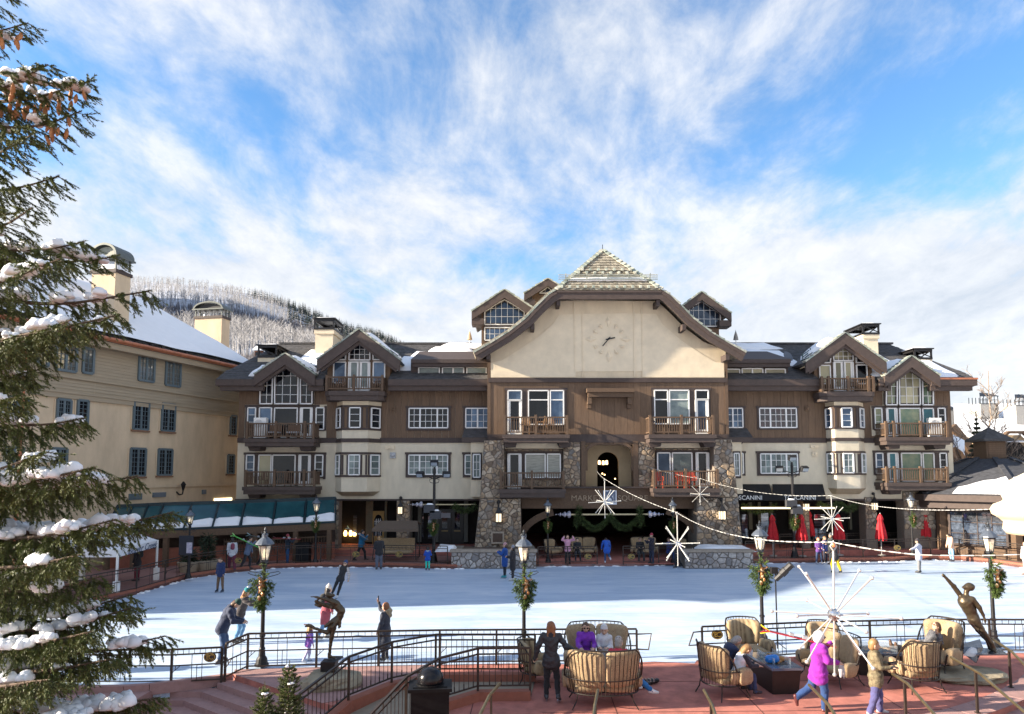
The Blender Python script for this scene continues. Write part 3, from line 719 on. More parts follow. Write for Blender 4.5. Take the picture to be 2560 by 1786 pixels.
bl_=make_bay(A2,[1000,1068,1086,1250,1268,1334,1366,y5(163),y5(182),y5(346),y5(363),y5(480),y5(516)],(1012,1216),(966,1322),M_glass,M_glass_c,-1)
hl.append((bl_[0]-.02,bl_[1]+.02,0,40))
for A,w,key in((A2,(1548,1095,1858,1250),'L'),):
 casing(lodge,A2,1525,1075,1880,1272,YW,key='L');rwin(A2,*w,YW,rows=3,xs=[1588.5,1636,1680.5,1726.5,1774,1816.5],glass=M_glass)
casing(lodge,A2,1982,1075,2240,1272,YW,key='L');rwin(A2,2002,1095,2190,1250,YW,rows=3,xs=[2048.5,2096,2143.5],glass=M_glass_b)
casing(lodge,A5,1521,164,1880,366,YW);rwin(A5,1546,187,1856,341,YW,rows=3,xs=[1588.5,1632,1680.5,1726.5,1772,1816.5],glass=M_glass_c)
casing(lodge,A5,1978,164,2100,366,YW);rwin(A5,1997,187,2080,341,YW,rows=3,xs=[2040.5],glass=M_glass_c)
hl+=HOLES['L']
holes_boards(lodge,WL,CXL,Z_BAND+.171,Z_EAVE+.3,YW,hl)
hr=[]
gB=gable(A4,1466,325,1265,460,1672,482,YW-.12,zbot=Z_EAVE-.1)
h3=[]
pwin(A4,[(1372,472),(1443,426),(1523,482),(1526,685),(1375,685)],YW-.14,[1423,1474],[490,555,620],M_glass_p,holes=h3)
pwin(A4,[(1277,531),(1356,490),(1356,685),(1277,685)],YW-.14,[1317],[550,620],M_glass_g,holes=h3)
pwin(A4,[(1543,492),(1620,541),(1622,685),(1545,685)],YW-.14,[1583],[550,620],M_glass_g,holes=h3)
gable_boards(gB,YW-.125,h3);hr+=[(gB['wl'],gB['wr'],Z_EAVE-.1,20)]+h3
trims(A4,[(1172,692,1730,708),(1178,710,1193,868),(1247,710,1278,912),(1359,710,1376,912),(1530,710,1546,912),(1627,710,1657,912),(1712,710,1728,912),(1193,862,1247,874)],YW)
hr+=holes_of(A4,[(1172,692,1730,912)],YW)
rwin(A4,1195,711,1245,860,YW,1,3,M_glass_g);rwin(A4,1281,712,1357,912,YW,1,1,M_glass_t,door=True);rwin(A4,1378,712,1528,905,YW,1,1,M_glass_g);rwin(A4,1548,712,1625,905,YW,1,1,M_glass_t);rwin(A4,1659,711,1710,860,YW,1,3,M_glass)
balcony(lodge,X(A4,1285,860,YB),X(A4,1735,860,YB),YB,YW,gz(A4,1500,922,YB),gz(A4,1500,815,YB),.5,[X(A4,1342,860,YB),X(A4,1540,860,YB)],0,[X(A4,1330,990,YB+.5),X(A4,1665,990,YB+.5)])
trims(A4,[(1180,1021,1740,1037),(1186,1038,1200,1200),(1255,1038,1288,1250),(1366,1038,1388,1250),(1537,1038,1548,1250),(1630,1038,1670,1250),(1722,1038,1736,1200),(1200,1192,1255,1204)],YW)
rwin(A4,1203,1041,1253,1190,YW,1,3,M_glass_b);rwin(A4,1291,1041,1365,1250,YW,1,1,M_glass_t,door=True);rwin(A4,1391,1041,1535,1245,YW,1,1,M_glass_g);rwin(A4,1550,1041,1628,1245,YW,1,1,M_glass_g);rwin(A4,1672,1041,1720,1190,YW,1,3,M_glass)
balcony(lodge,X(A4,1292,1200,YB),X(A4,1735,1200,YB),YB,YW,gz(A4,1500,1257,YB),gz(A4,1500,1150,YB),.5,[X(A4,1350,1200,YB),X(A4,1540,1200,YB)],0,[X(A4,1340,1328,YB+.5),X(A4,1660,1328,YB+.5)])
gA=gable(A4,978,156,645,372,1238,368,YD,zbot=Z_EAVE-.2,wl=X(A4,748,420,YD),wr=X(A4,1176,420,YD))
h4=[]
pwin(A4,[(890,302),(959,254),(1033,302),(1033,360),(890,360)],YD,[926,961,997],[294,328],M_glass_p,holes=h4)
pwin(A4,[(788,376),(868,320),(866,376)],YD,[],[],holes=h4,trim=False);pwin(A4,[(1057,322),(1137,376),(1057,376)],YD,[],[],holes=h4,trim=False)
rwin(A4,789,396,866,530,YD,1,1,M_glass_p,holes=h4);rwin(A4,1060,393,1135,530,YD,1,1,M_glass,holes=h4)
rwin(A4,893,372,964,580,YD,1,1,M_glass_p,door=True,holes=h4);rwin(A4,966,372,1036,580,YD,1,1,M_glass_p,door=True,holes=h4)
gable_boards(gA,YD-.005,h4)
balcony(lodge,X(A4,812,540,YDB),X(A4,1190,540,YDB),YDB,YD,gz(A4,990,588,YDB),gz(A4,990,485,YDB),.62,[X(A4,862,540,YDB),X(A4,1004,540,YDB),X(A4,1155,540,YDB)],.35)
br_=make_bay(A4,[634,690,706,850,863,927,952,1024,1040,1186,1200,1300,1344],(904,1076),(838,1118),M_glass_b,M_glass_c,1)
hr.append((br_[0]-.02,br_[1]+.02,0,40))
casing(lodge,A4,330,695,632,868,YW,key='R');rwin(A4,347,711,617,852,YW,rows=3,xs=[386.5,426,466.5,503.5,542,580.5],glass=mat('glass_red',(.05,.01,.015),.05,var=.6,scale=.7,spec=1,col2=(.012,.014,.017)))
casing(lodge,A4,60,695,240,868,YW,key='R');rwin(A4,76,711,222,852,YW,rows=3,xs=[113.5,150,186.5],glass=M_glass_b)
casing(lodge,A4,330,1026,640,1206,YW);rwin(A4,355,1046,625,1188,YW,rows=3,xs=[392.5,431,469.5,506.5,545,585.5],glass=M_glass_c)
casing(lodge,A4,120,1026,242,1206,YW);rwin(A4,140,1042,226,1190,YW,rows=3,xs=[180.5],glass=M_glass_c)
hr+=HOLES['R']
holes_boards(lodge,CXR,WR,Z_BAND+.171,Z_EAVE+.3,YW,hr)
def clear_of(e0,e1,gaps):
 out,x=[],e0
 for a,b_ in sorted(gaps):
  if a>x:out.append((x,a))
  x=max(x,b_)
 if x<e1:out.append((x,e1))
 return out
YRF=YW+.35
zr=lambda y:Z_EV+(Z_RIDGE-Z_EV)*(y-Y_EV)/(Y_RIDGE-Y_EV)
for side,(X0,X1,gs)in enumerate(((WL,CXL,(g1,g2)),(CXR,WR,(gA,gB)))):
 e0,e1=(X0-1.2,X1+.1)if side==0 else(X0-.1,X1+1.2)
 gaps=[(g['wl']-.02,g['wr']+.02)for g in gs];il,ir=(0,1.6)if side==0 else(1.6,0)
 il,ir=(1.6,0)if side==0 else(0,1.6)
 r=B()
 r.plate([(e0,YRF,zr(YRF)),(e1,YRF,zr(YRF)),(e1-ir,Y_RIDGE,Z_RIDGE),(e0+il,Y_RIDGE,Z_RIDGE)],.25)
 r.plate([(e1-ir,Y_RIDGE,Z_RIDGE),(e1,Y_RIDGE+6,Z_EV),(e0,Y_RIDGE+6,Z_EV),(e0+il,Y_RIDGE,Z_RIDGE)],.25)
 for a,b_ in clear_of(e0,e1,gaps):r.plate([(a,Y_EV,Z_EV),(b_,Y_EV,Z_EV),(b_,YRF,zr(YRF)),(a,YRF,zr(YRF))],.2)
 roof=r.obj('roof',M_roof,lodge)
 f_=B();sf=B()
 for a,b_ in clear_of(e0,e1,gaps):
  f_.box(a,b_,Y_EV-.06,Y_EV+.3,Z_EAVE+.32,Z_EV-.02);f_.box(max(a,e0+.25),min(b_,e1-.25),Y_EV+.08,Y_EV+.45,Z_EAVE,Z_EAVE+.318)
  sf.box(a,b_,Y_EV+.45,YW-.13,Z_EAVE+.35,Z_EAVE+.4)
 ex=e0 if side==0 else e1-.3
 f_.box(ex,ex+.3,Y_EV+.302,Y_EV+8,Z_EAVE+.30,Z_EV-.05)
 f_.obj('eave',M_fascia,lodge);sf.obj('soffit',M_soffit,lodge)
 sh=B();rs=random.Random(4+side);nrow=22
 for i in range(nrow):
  t=i/nrow;y=Y_EV+(Y_RIDGE-Y_EV)*t;z=zr(y)
  for a,b_ in(clear_of(e0,e1,gaps)if y<YRF else[(e0+il*t,e1-ir*t)]):
   x=a+.02
   while x<b_-.2:
    wd=min(rs.uniform(.22,.5),b_-x);j=rs.uniform(0,.03)
    sh.add([(x,y,z+.035+j),(x+wd-.015,y,z+.035+j),(x+wd-.015,y+.37,z+.20),(x,y+.37,z+.20),(x,y,z),(x+wd-.015,y,z)],[(0,1,2,3),(4,5,1,0)]);x+=wd
 stuff(sh.obj('slates',M_roof,roof))
 rd=B()
 for i in range(int((e1-e0-3)/.5)):rd.box(e0+1.7+i*.5,e0+2.18+i*.5,Y_RIDGE-.2,Y_RIDGE+.2,Z_RIDGE-.02,Z_RIDGE+.12)
 stuff(rd.obj('ridge_tiles',M_roof,roof))
 def on(x,y,d=.06):return(x,y,zr(y)+d)
 spots=((g2['wr']+1.0,2.6,YW+1.2,YW+3.6),(g2['wr']+.3,1.3,YW+.5,YW+2.6),(g2['wr']+3,5.5,Y_RIDGE-1.3,Y_RIDGE-.4),(g1['wl']-1.0,1.3,Y_EV+.3,YW+.6),(g1['wr']-1.6,2.0,YW+1.5,YW+4.0),(g2['wr']+2.2,3.0,Y_RIDGE-2.6,Y_RIDGE-1.9))if side==0 else((gA['wl']-3.3,3.0,YW+1.4,YW+3.9),(gA['wl']-5.6,3.0,YW+2.2,YW+3.2),(gA['wr']+.4,2.2,YW+1.2,YW+3.6),(gB['wr']+.1,1.9,Y_EV+.3,YW+1.6),(gA['wl']-6.5,6,Y_RIDGE-1.4,Y_RIDGE-.4),(gA['wr']+.0,1.0,Y_EV+.4,YW+.7))
 for k,(x,w,y0,y1)in enumerate(spots):snow_patch(lodge,[on(x-w*.15,y0),on(x+w*1.15,y0),on(x+w,min(y1+.8,Y_RIDGE-.2)),on(x,min(y1+.8,Y_RIDGE-.2))],.16,k+9*side,10)
 for k,(x0_,x1_,y_)in enumerate(((CXL-5.2,CXL-.6,YW+1.9),)if side==0 else((CXR+.5,CXR+3.6,YW+1.9),(gA['wl']-2.6,gA['wl']-1.4,YW+.9))):guard(lodge,x0_,x1_,y_,zr(y_)+.05,4,.55)
 for g in gs:
  for sgn in(-1,1):
   a,e=g['a'],(g['l']if sgn<0 else g['r'])
   f=lambda t,y:(a[0]+(e[0]-a[0])*t,y,a[1]+(e[1]-a[1])*t+.08)
   y0=g['Yf']+.55;t0,t1=(.08,.95)if sgn>0 else(.15,.8)
   snow_patch(lodge,[f(t0,y0),f(t1,y0),f(t1,min(y0+1.6,g['yb_e']+.6)),f(t0,y0+2.6)],.24,int(a[0]*3)+sgn,10)
   p0,p1=Vector(f(.72,y0+.1)),Vector(f(.92,y0+.1));b=B()
   for k in range(3):o=Vector((0,.25*k,.14+.12*k));b.bar(p0+o,p1+o,.05)
   b.bar(p0+Vector((0,.3,0)),p0+Vector((0,.3,.5)),.05);b.bar(p1+Vector((0,.3,0)),p1+Vector((0,.3,.5)),.05);b.obj('snow_guard',mat('guard_green',(.05,.09,.08),.6),lodge)
B().box(gB['wr']+.35,WR+1.25,Y_EV-.09,Y_EV+.4,Z_EV-.019,Z_EV+.1).obj('copper_flashing',M_copper,lodge)
for A,(x0,x1),wins,hd in((A2,(1560,2200),[(1625,768,1790,830),(1815,768,1985,830),(2010,768,2165,830)],(1575,705,2200,760)),(A4,(60,560),[(70,424,200,480),(218,420,370,480),(390,423,535,480)],(60,352,575,405))):
 Yc_=YW+.15
 p=R(A,x0,hd[3],x1,(845 if A is A2 else 492),Yc_);b=B();b.box(p[0][0],p[1][0],Yc_,Yc_+3.2,p[0][1]-.3,p[2][1]+.25);b.obj('dormer',M_trim,lodge)
 q=R(A,hd[0],hd[1],hd[2],hd[3],Yc_-.6);b=B();b.box(q[0][0],q[1][0],Yc_-.6,Yc_-.3,q[0][1],(q[0][1]+q[2][1])/2);b.box(q[0][0]-.1,q[1][0],Yc_-.75,Yc_-.4,(q[0][1]+q[2][1])/2+.003,q[2][1])
 b.plate([(q[0][0]-.1,Yc_-.75,q[2][1]+.01),(q[1][0],Yc_-.75,q[2][1]+.01),(q[1][0],Yc_+3.5,q[2][1]+1.3),(q[0][0]-.1,Yc_+3.5,q[2][1]+1.3)],.14);b.obj('dormer_roof',M_trim,lodge)
 for w in wins:rwin(A,*w,Yc_,1,1,M_glass_c if A is A2 else M_glass_p,xs=[(w[0]+w[2])//2]if w is wins[1]else[])
XC=(CXL+CXR)/2
ZB0,ZB1=gz(A3,1100,1078,YC),gz(A3,1100,1045,YC)
Zb2,Zb3=gz(A3,1100,1532,YC),gz(A3,1100,1470,YC)
YF=YC-1.2
def sym(pts,Y):
 out=[]
 for(x,y),(x2,y2)in pts:
  a,b_=XZ(*A3(x,y),Y),XZ(*A3(x2,y2),Y);out.append(((b_[0]-a[0])/2,(a[1]+b_[1])/2))
 return out
prof=sym([((122,848),(2172,862)),((250,775),(2045,790)),((385,690),(1905,705)),((515,592),(1775,600)),((620,488),(1680,492)),((700,410),(1612,425)),((757,384),(1562,384))],YF)
inner=sym([((150,915),(2140,915)),((262,846),(2035,850)),((402,762),(1895,768)),((560,645),(1742,650)),((668,535),(1640,540)),((735,470),(1560,470)),((772,449),(1530,449))],YF)
ZFL=prof[-1][1];apex=(XC,ZFL+prof[-1][0]*1.04);Y_AP=YF+2.9;Y_BK=60
r=B()
for s in(-1,1):
 for a,b_ in zip(prof[:-1],prof[1:]):
  q=[(XC+s*a[0],YF,a[1]),(XC+s*b_[0],YF,b_[1]),(XC+s*b_[0],Y_BK,b_[1]),(XC+s*a[0],Y_BK,a[1])]
  r.plate(q if s>0 else q[::-1],.2)if s<0 else r.plate(q[::-1],.2)
 q=[(XC+s*prof[-1][0],YF,ZFL),(apex[0],Y_AP,apex[1]),(apex[0],Y_BK,apex[1]),(XC+s*prof[-1][0],Y_BK,ZFL)]
 r.plate(q if s<0 else q[::-1],.2)
hip=[Vector((XC-prof[-1][0],YF,ZFL)),Vector((XC+prof[-1][0],YF,ZFL)),Vector((apex[0],Y_AP,apex[1]))]
r.plate(hip,.2)
roof=r.obj('roof',M_shingle,lodge)
sh=B();rs=random.Random(11);nrow=15;nh=(hip[1]-hip[0]).cross(hip[2]-hip[0]).normalized()
for i in range(nrow):
 t0,t1=i/nrow,min(1,(i+1.25)/nrow)
 L0_,R0_=hip[0].lerp(hip[2],t0),hip[1].lerp(hip[2],t0);L1_,R1_=hip[0].lerp(hip[2],t1),hip[1].lerp(hip[2],t1)
 w=(R0_-L0_).length;n=max(2,int(w/.24));e=-.06
 for k in range(n):
  u0,u1=k/n,(k+1)/n-.03/n;o=nh*rs.uniform(.07,.12)
  a,b_=L0_.lerp(R0_,u0),L0_.lerp(R0_,u1);c,d=L1_.lerp(R1_,u1),L1_.lerp(R1_,u0)
  sh.add([a+o,b_+o,c+nh*.03,d+nh*.03,a,b_],[(0,1,2,3),(4,5,1,0)])
stuff(sh.obj('shingles',M_shingle,roof))
for s in(-1,1):
 for i in range(15):
  p=hip[0 if s<0 else 1].lerp(hip[2],(i+.1)/15);q=hip[0 if s<0 else 1].lerp(hip[2],(i+1.05)/15)
  B().bar(p+nh*.14,q+nh*.08,.26,.09,up=nh).obj('roof_tile',M_tile,lodge)
for t,nt_ in((.04,13),(.46,7),(.38,8)):
 L_,R_=hip[0].lerp(hip[2],t),hip[1].lerp(hip[2],t);b=B()
 for k in range(nt_):
  p=L_.lerp(R_,(k+.5)/nt_)+nh*.1;b.bar(p,p+nh*.16,.16,.12);b.bar(p+nh*.14-Vector((0,.0,.02)),p+nh*.14-Vector((0,.1,.16)),.14,.05)
 stuff(b.obj('snow_cleats',M_tile,roof))
for dz in(0,.14,.28):
 L_,R_=hip[0].lerp(hip[2],.2),hip[1].lerp(hip[2],.2);o=nh*.25+Vector((0,0,dz))
 B().bar(L_+o-Vector((.5,0,0)),R_+o+Vector((.5,0,0)),.05).obj('snow_guard',M_tile,roof)
b=B()
for k in range(5):
 p=L_.lerp(R_,k/4);b.bar(p,p+nh*.25+Vector((0,0,.4)),.06)
b.obj('guard_post',M_tile,roof)
stuff(snow_patch(lodge,[L_+nh*.1,R_+nh*.1,R_+nh*.1+(hip[2]-hip[1])*.06,L_+nh*.1+(hip[2]-hip[0])*.06],.1,3,14))
for s in(-1,1):rake_tiles(lodge,[(XC+s*a[0],a[1])for a in prof],YF-.06,YF+.5,M_tile,.36)
B().bar((XC,Y_AP,apex[1]),(XC,Y_AP,apex[1]+.45),.04).obj('finial',M_steel,lodge)
for(i0,i1)in((0,3),(3,6)):
 a,c=prof[i0],prof[i1]
 snow_patch(lodge,[(XC+a[0]-.35,YF+.6,a[1]+.2),(XC+a[0]-.35,YF+3,a[1]+.2),(XC+c[0]+.1,YF+3,c[1]+.1),(XC+c[0]+.1,YF+.6,c[1]+.1)],.2,i0+5)
fb=B()
for s in(-1,1):
 for i in range(len(prof)-1):
  a,b_,c,d=prof[i],prof[i+1],inner[i+1],inner[i]
  fb.prism([(XC+s*a[0],a[1]-.04),(XC+s*b_[0],b_[1]-.04),(XC+s*c[0],c[1]),(XC+s*d[0],d[1])],YF-.05,YF+.14)
  k=.38;m1,m2=(a[0]+(d[0]-a[0])*k,a[1]+(d[1]-a[1])*k),(b_[0]+(c[0]-b_[0])*k,b_[1]+(c[1]-b_[1])*k)
  fb.prism([(XC+s*a[0],a[1]-.03),(XC+s*b_[0],b_[1]-.03),(XC+s*m2[0],m2[1]),(XC+s*m1[0],m1[1])],YF-.11,YF-.052)
zi=inner[-1][1]
fb.prism([(XC-prof[-1][0],ZFL-.04),(XC+prof[-1][0],ZFL-.04),(XC+inner[-1][0],zi),(XC-inner[-1][0],zi)],YF-.05,YF+.14)
fb.prism([(XC-prof[-1][0],ZFL-.03),(XC+prof[-1][0],ZFL-.03),(XC+inner[-1][0]+.1,zi+.42),(XC-inner[-1][0]-.1,zi+.42)],YF-.11,YF-.052)
fb.obj('barge_board',M_fascia,lodge)
for px,py in((772,475),(1522,478),(578,655),(1718,660),(245,880),(2045,885)):
 c=XZ(*A3(px,py),YF+.3);B().box(c[0]-.12,c[0]+.12,YF+.1,YC,c[1]-.22,c[1]+.16).obj('bracket',M_trim,lodge)
bd=9.5
gw=[(CXL,ZB1),(CXR,ZB1)]+[(XC+a[0]*.985,a[1]-.25)for a in inner if a[0]<(CXR-CXL)/2-.05]+[(XC-a[0]*.985,a[1]-.25)for a in inner[::-1]if a[0]<(CXR-CXL)/2-.05]
gw=[(CXL,ZB1),(CXR,ZB1),(CXR,gz(A3,2035,870,YC)+.3)]+[(XC+a[0],a[1]+.2)for a in inner[2:]]+[(XC-a[0],a[1]+.2)for a in inner[2:][::-1]]+[(CXL,gz(A3,258,860,YC)+.3)]
B().prism(gw,YC,YC+bd).obj('gable_wall',M_cream,lodge)
pl_=[(-880,1),(880,1)]
panel=[(262,1000),(258,930),(345,912),(440,852),(620,735),(735,635),(780,565),(1000,560),(1290,556),(1510,560),(1560,640),(1700,760),(1850,860),(1960,925),(2030,930),(2033,990)]
B().prism([XZ(*A3(x,y),YC)for x,y in panel],YC-.035,YC-.001).obj('paler_gable_area',M_cream2,lodge)  # paler, slightly raised polygon over the lower gable wall
for x,w in((897,8),(955,5),(1345,8),(1405,5)):sm=B();rbox(sm,A3,x-w/2,470 if x!=955 else 570,x+w/2,1040,YC,-.07,-.03);sm.obj('stucco_trim',M_cream2,lodge)
sm=B()
rbox(sm,A3,258,985,895,1040,YC,-.06,-.036);sm.obj('stucco_trim',M_cream2,lodge);sm=B();rbox(sm,A3,1407,990,2034,1040,YC,-.06,-.036);sm.obj('stucco_trim',M_cream2,lodge)
B().box(CXL-.02,CXR+.02,YC-.14,YC+bd,ZB0,ZB1-.002).obj('band',M_trim,lodge)
B().box(CXL,CXR,YC,YC+bd,Zb3,ZB0-.002).obj('wall',M_board,lodge)
B().box(CXL-.05,CXR+.05,YC-.16,YC+bd,Zb2,Zb3-.002).obj('band',M_trim,lodge)
B().box(CXL-.08,CXL+.14,YC-.06,YC+.2,Zb3,ZB1+1.1).obj('corner_board',M_timber,lodge);B().box(CXR-.14,CXR+.08,YC-.06,YC+.2,Zb3,ZB1+1.1).obj('corner_board',M_timber,lodge)
hc=holes_of(A3,[(370,1120,838,1470),(1478,1118,1922,1470)],YC)
holes_boards(lodge,CXL+.15,CXR-.15,Zb3,ZB0-.003,YC,hc,w=.43)
trims(A3,[(365,1119,842,1138),(374,1139,392,1470),(496,1139,545,1470),(699,1139,711,1395),(814,1139,835,1400),(547,1396,814,1412)],YC)
trims(A3,[(1470,1117,1925,1136),(1478,1137,1496,1470),(1600,1137,1609,1470),(1759,1137,1806,1470),(1904,1137,1920,1470)],YC)
rwin(A3,393,1140,494,1210,YC,1,1,M_glass_b);rwin(A3,393,1215,494,1466,YC,1,1,M_glass,door=True)
rwin(A3,547,1140,697,1395,YC,1,1,M_glass,zs=[1210]);rwin(A3,712,1140,812,1395,YC,1,1,M_glass_b,zs=[1210])
rwin(A3,1498,1138,1598,1390,YC,1,1,M_glass,zs=[1208]);rwin(A3,1611,1138,1757,1390,YC,1,1,M_glass_c,zs=[1208])
rwin(A3,1807,1138,1902,1205,YC,1,1,M_glass);rwin(A3,1807,1210,1902,1462,YC,1,1,M_glass_b,door=True)
YBc=YC-1.35
balcony(lodge,gx(A3,366,1400,YBc),gx(A3,840,1400,YBc),YBc,YC,gz(A3,600,1471,YBc),gz(A3,600,1335,YBc),.5,[gx(A3,603,1400,YBc)],0,[gx(A3,410,1545,YBc+.5),gx(A3,820,1545,YBc+.5)])
balcony(lodge,gx(A3,1468,1400,YBc),gx(A3,1945,1400,YBc),YBc,YC,gz(A3,1700,1470,YBc),gz(A3,1700,1335,YBc),.5,[gx(A3,1706,1400,YBc)],0,[gx(A3,1500,1545,YBc+.5),gx(A3,1910,1545,YBc+.5)])
hd=B();rbox(hd,A3,980,1131,1332,1160,YC,-.8,0);rbox(hd,A3,990,1161,1322,1194,YC,-.62,0);hood=hd.obj('hood',M_timber,lodge)
for x0,x1 in((988,1018),(1288,1316)):hb=B();rbox(hb,A3,x0,1195,x1,1245,YC,-.5,0);rbox(hb,A3,x0,1246,x1,1276,YC,-.28,0);hb.obj('bracket',M_timber,hood)
clock=thing('clock','wall clock of raised diamond markers with two thin black hands on the cream gable','clock',P(*A3(1148,752),YC-.04))
cc=XZ(*A3(1150,752),YC);k_=YC/F/3.0211/cos(TH)
def kite(b,ang,r0,r1,w,mid_):
 d=(sin(ang),cos(ang));n=(cos(ang),-sin(ang));pt=lambda r,o:(cc[0]+d[0]*r+n[0]*o,cc[1]+d[1]*r+n[1]*o)
 out=[pt(r0,0),pt(mid_,w),pt(r1,0),pt(mid_,-w)];c=pt(mid_,0);y0,y1=YC-.036,YC-.16
 vs=[(x,y0,z)for x,z in out]+[(cc[0]+(x-cc[0])*1,y0-.05,z)for x,z in out]+[(c[0],y1,c[1])]
 b.add(vs,[(i,(i+1)%4,4+(i+1)%4,4+i)for i in range(4)]+[(4+i,4+(i+1)%4,8)for i in range(4)])
for h_ in range(12):
 b=B();a=radians(30*h_)
 if h_%3==0:kite(b,a,90*k_,176*k_,20*k_,138*k_)
 else:kite(b,a,94*k_,132*k_,15*k_,120*k_)
 b.obj('hour_mark',M_cream2,clock)
def hand(a,b_,w):p,q=XZ(*A3(*a),YC),XZ(*A3(*b_),YC);return B().bar((p[0],YC-.2,p[1]),(q[0],YC-.2,q[1]),w,.03,up=(0,1,0))
hand((1162,738),(1105,806),.07).obj('minute_hand',M_iron,clock);hand((1128,758),(1198,743),.08).obj('hour_hand',M_iron,clock)
B().ball((cc[0],YC-.2,cc[1]+.0),.07,8,6).obj('hub',M_iron,clock)
YP=YC-.75
def pier(polys,seed,lim):
 mb=B()
 for(A,pts,Y)in polys:
  mb.prism([XZ(*A(x,y),Y)for x,y in pts][::-1],Y,YC+1.2)
 p_=mb.obj('stone_pier',M_mortar,lodge)
 for i,(A,pts,Y)in enumerate(polys):stones(p_,[XZ(*A(x,y),Y)for x,y in pts],.35,M_stone,(lim[i]if lim else 0),seed+i,Tfront(Y))
 return p_
pier([(A6,[(180,565),(488,565),(497,968),(135,968)],YP-.25),(A6,[(212,125),(362,125),(366,563),(181,563)],YP)],1,(86,50))
pier([(A6,[(1818,560),(2130,560),(2166,948),(1818,948)],YP-.25),(A6,[(1945,118),(2080,118),(2129,558),(1945,558)],YP)],11,(86,50))
pier([(A6,[(810,135),(940,135),(940,480),(810,480)],YC-.1)],21,None);pier([(A6,[(1375,133),(1500,133),(1500,476),(1375,476)],YC-.1)],31,None)
pier([(A6,[(360,190),(812,190),(812,492),(360,492)],YC+.25)],41,None);pier([(A6,[(1498,186),(1950,186),(1950,488),(1498,488)],YC+.25)],51,None)
b=B();rbox(b,A6,372,146,812,186,YC,.1,1.5);rbox(b,A6,1502,143,1946,182,YC,.1,1.5);b.obj('lintel_panel',M_cream2,lodge)
trims(A6,[(375,208,806,226),(378,227,391,490),(492,227,523,420),(675,227,688,420),(789,227,803,420),(525,407,789,420)],YC+.16)
trims(A6,[(1505,200,1930,217),(1508,218,1519,480),(1617,218,1631,480),(1782,218,1811,480),(1909,218,1924,480)],YC+.16)
M_shut=mat('glass_shutter',(.16,.17,.15),.3,var=.3,stretch=(1,1,18),scale=2,col2=(.42,.42,.36))
rwin(A6,392,229,491,490,YC+.1,1,1,M_glass,door=True);rwin(A6,525,229,673,405,YC+.1,1,1,M_shut);rwin(A6,690,229,787,405,YC+.1,1,1,M_shut)
rwin(A6,1521,220,1615,470,YC+.1,1,1,M_glass_b);rwin(A6,1633,220,1780,470,YC+.1,1,1,M_glass_c);rwin(A6,1813,219,1907,478,YC+.1,1,1,M_glass,door=True)
balcony(lodge,gx(A6,338,430,YBc),gx(A6,812,430,YBc),YBc,YC,gz(A6,600,494,YBc),gz(A6,600,366,YBc),.52,[gx(A6,573,430,YBc)],0,[gx(A6,380,575,YBc+.5)])
balcony(lodge,gx(A6,1500,430,YBc),gx(A6,1978,430,YBc),YBc,YC,gz(A6,1700,488,YBc),gz(A6,1700,353,YBc),.52,[gx(A6,1738,430,YBc)],0,[gx(A6,1940,565,YBc+.5)])
b=B();rbox(b,A6,943,133,976,485,YC,-.22,.6);rbox(b,A6,1335,133,1373,485,YC,-.22,.6);rbox(b,A6,976,133,1335,160,YC,-.1,.4);b.obj('post',M_timber,lodge)
for s,(x0,x1)in enumerate((((980,215),(1118,142)),((1332,215),(1192,142)))):
 p,q=XZ(*A6(*x0),YC),XZ(*A6(*x1),YC);b=B();pts=[]
 for i in range(9):t=i/8*pi/2;pts.append((p[0]+(q[0]-p[0])*(1-cos(t)),p[1]+(q[1]-p[1])*sin(t)))
 for u,v in zip(pts[:-1],pts[1:]):b.bar((u[0],YC-.05,u[1]),(v[0],YC-.05,v[1]),.2,.2,up=(0,1,0))
 b.bar((p[0],YC-.05,p[1]),(p[0],YC-.05,p[1]-1.2),.2,.2,up=(0,1,0));b.obj('arch_brace',M_timber,lodge)
Yi=YC+1.6;pa,pb=XZ(*A6(1066,300),Yi),XZ(*A6(1228,300),Yi);zt=gz(A6,1147,196,Yi);zs_=gz(A6,1147,290,Yi);zb_=gz(A6,1147,480,Yi)
xm=(pa[0]+pb[0])/2;ra=(pb[0]-pa[0])/2
aw=B();L_,R_=gx(A6,945,300,Yi),gx(A6,1370,300,Yi)
aw.box(L_,pa[0],Yi,Yi+.3,zb_-.3,zt+2);aw.box(pb[0],R_,Yi,Yi+.3,zb_-.3,zt+2)
n=12
for i in range(n):
 t0,t1=pi-pi*i/n,pi-pi*(i+1)/n
 aw.prism([(xm+ra*cos(t0),zs_+ra*sin(t0)*.95),(xm+ra*cos(t1),zs_+ra*sin(t1)*.95),(xm+ra*cos(t1),zt+2),(xm+ra*cos(t0),zt+2)],Yi,Yi+.3)
aw.obj('arch_wall',M_soffit,lodge)
hall=B();hall.box(L_,R_,Yi+7,Yi+7.2,zb_-.3,zt+2);hall.box(L_,R_,YC,Yi+7,zb_-.4,zb_-.3);hall.box(L_,R_,Yi+.3,Yi+7,zt+1.2,zt+1.4);hall.box(L_-.2,L_,Yi+.3,Yi+7,zb_,zt+2);hall.box(R_,R_+.2,Yi+.3,Yi+7,zb_,zt+2)
hall.obj('hallway',M_dark,lodge)
M_lampglow=mat('lamp_glow',(.9,.6,.3),.5,emit=(1,.62,.28),estr=1.5)
for i,(x,y,dy)in enumerate(((1082,292,1),(1112,294,1),(1138,292,1),(1105,376,4),(1122,385,5),(1202,415,6))):
 p=P(*A6(x,y),Yi+dy);lb=B();lb.lathe([(.02,.15),(.08,.12),(.09,-.12),(.03,-.15)],8,p)if i<3 else lb.ball(p,.06,8,5)
 lb.obj('ceiling_lamp',M_lampglow,lodge)
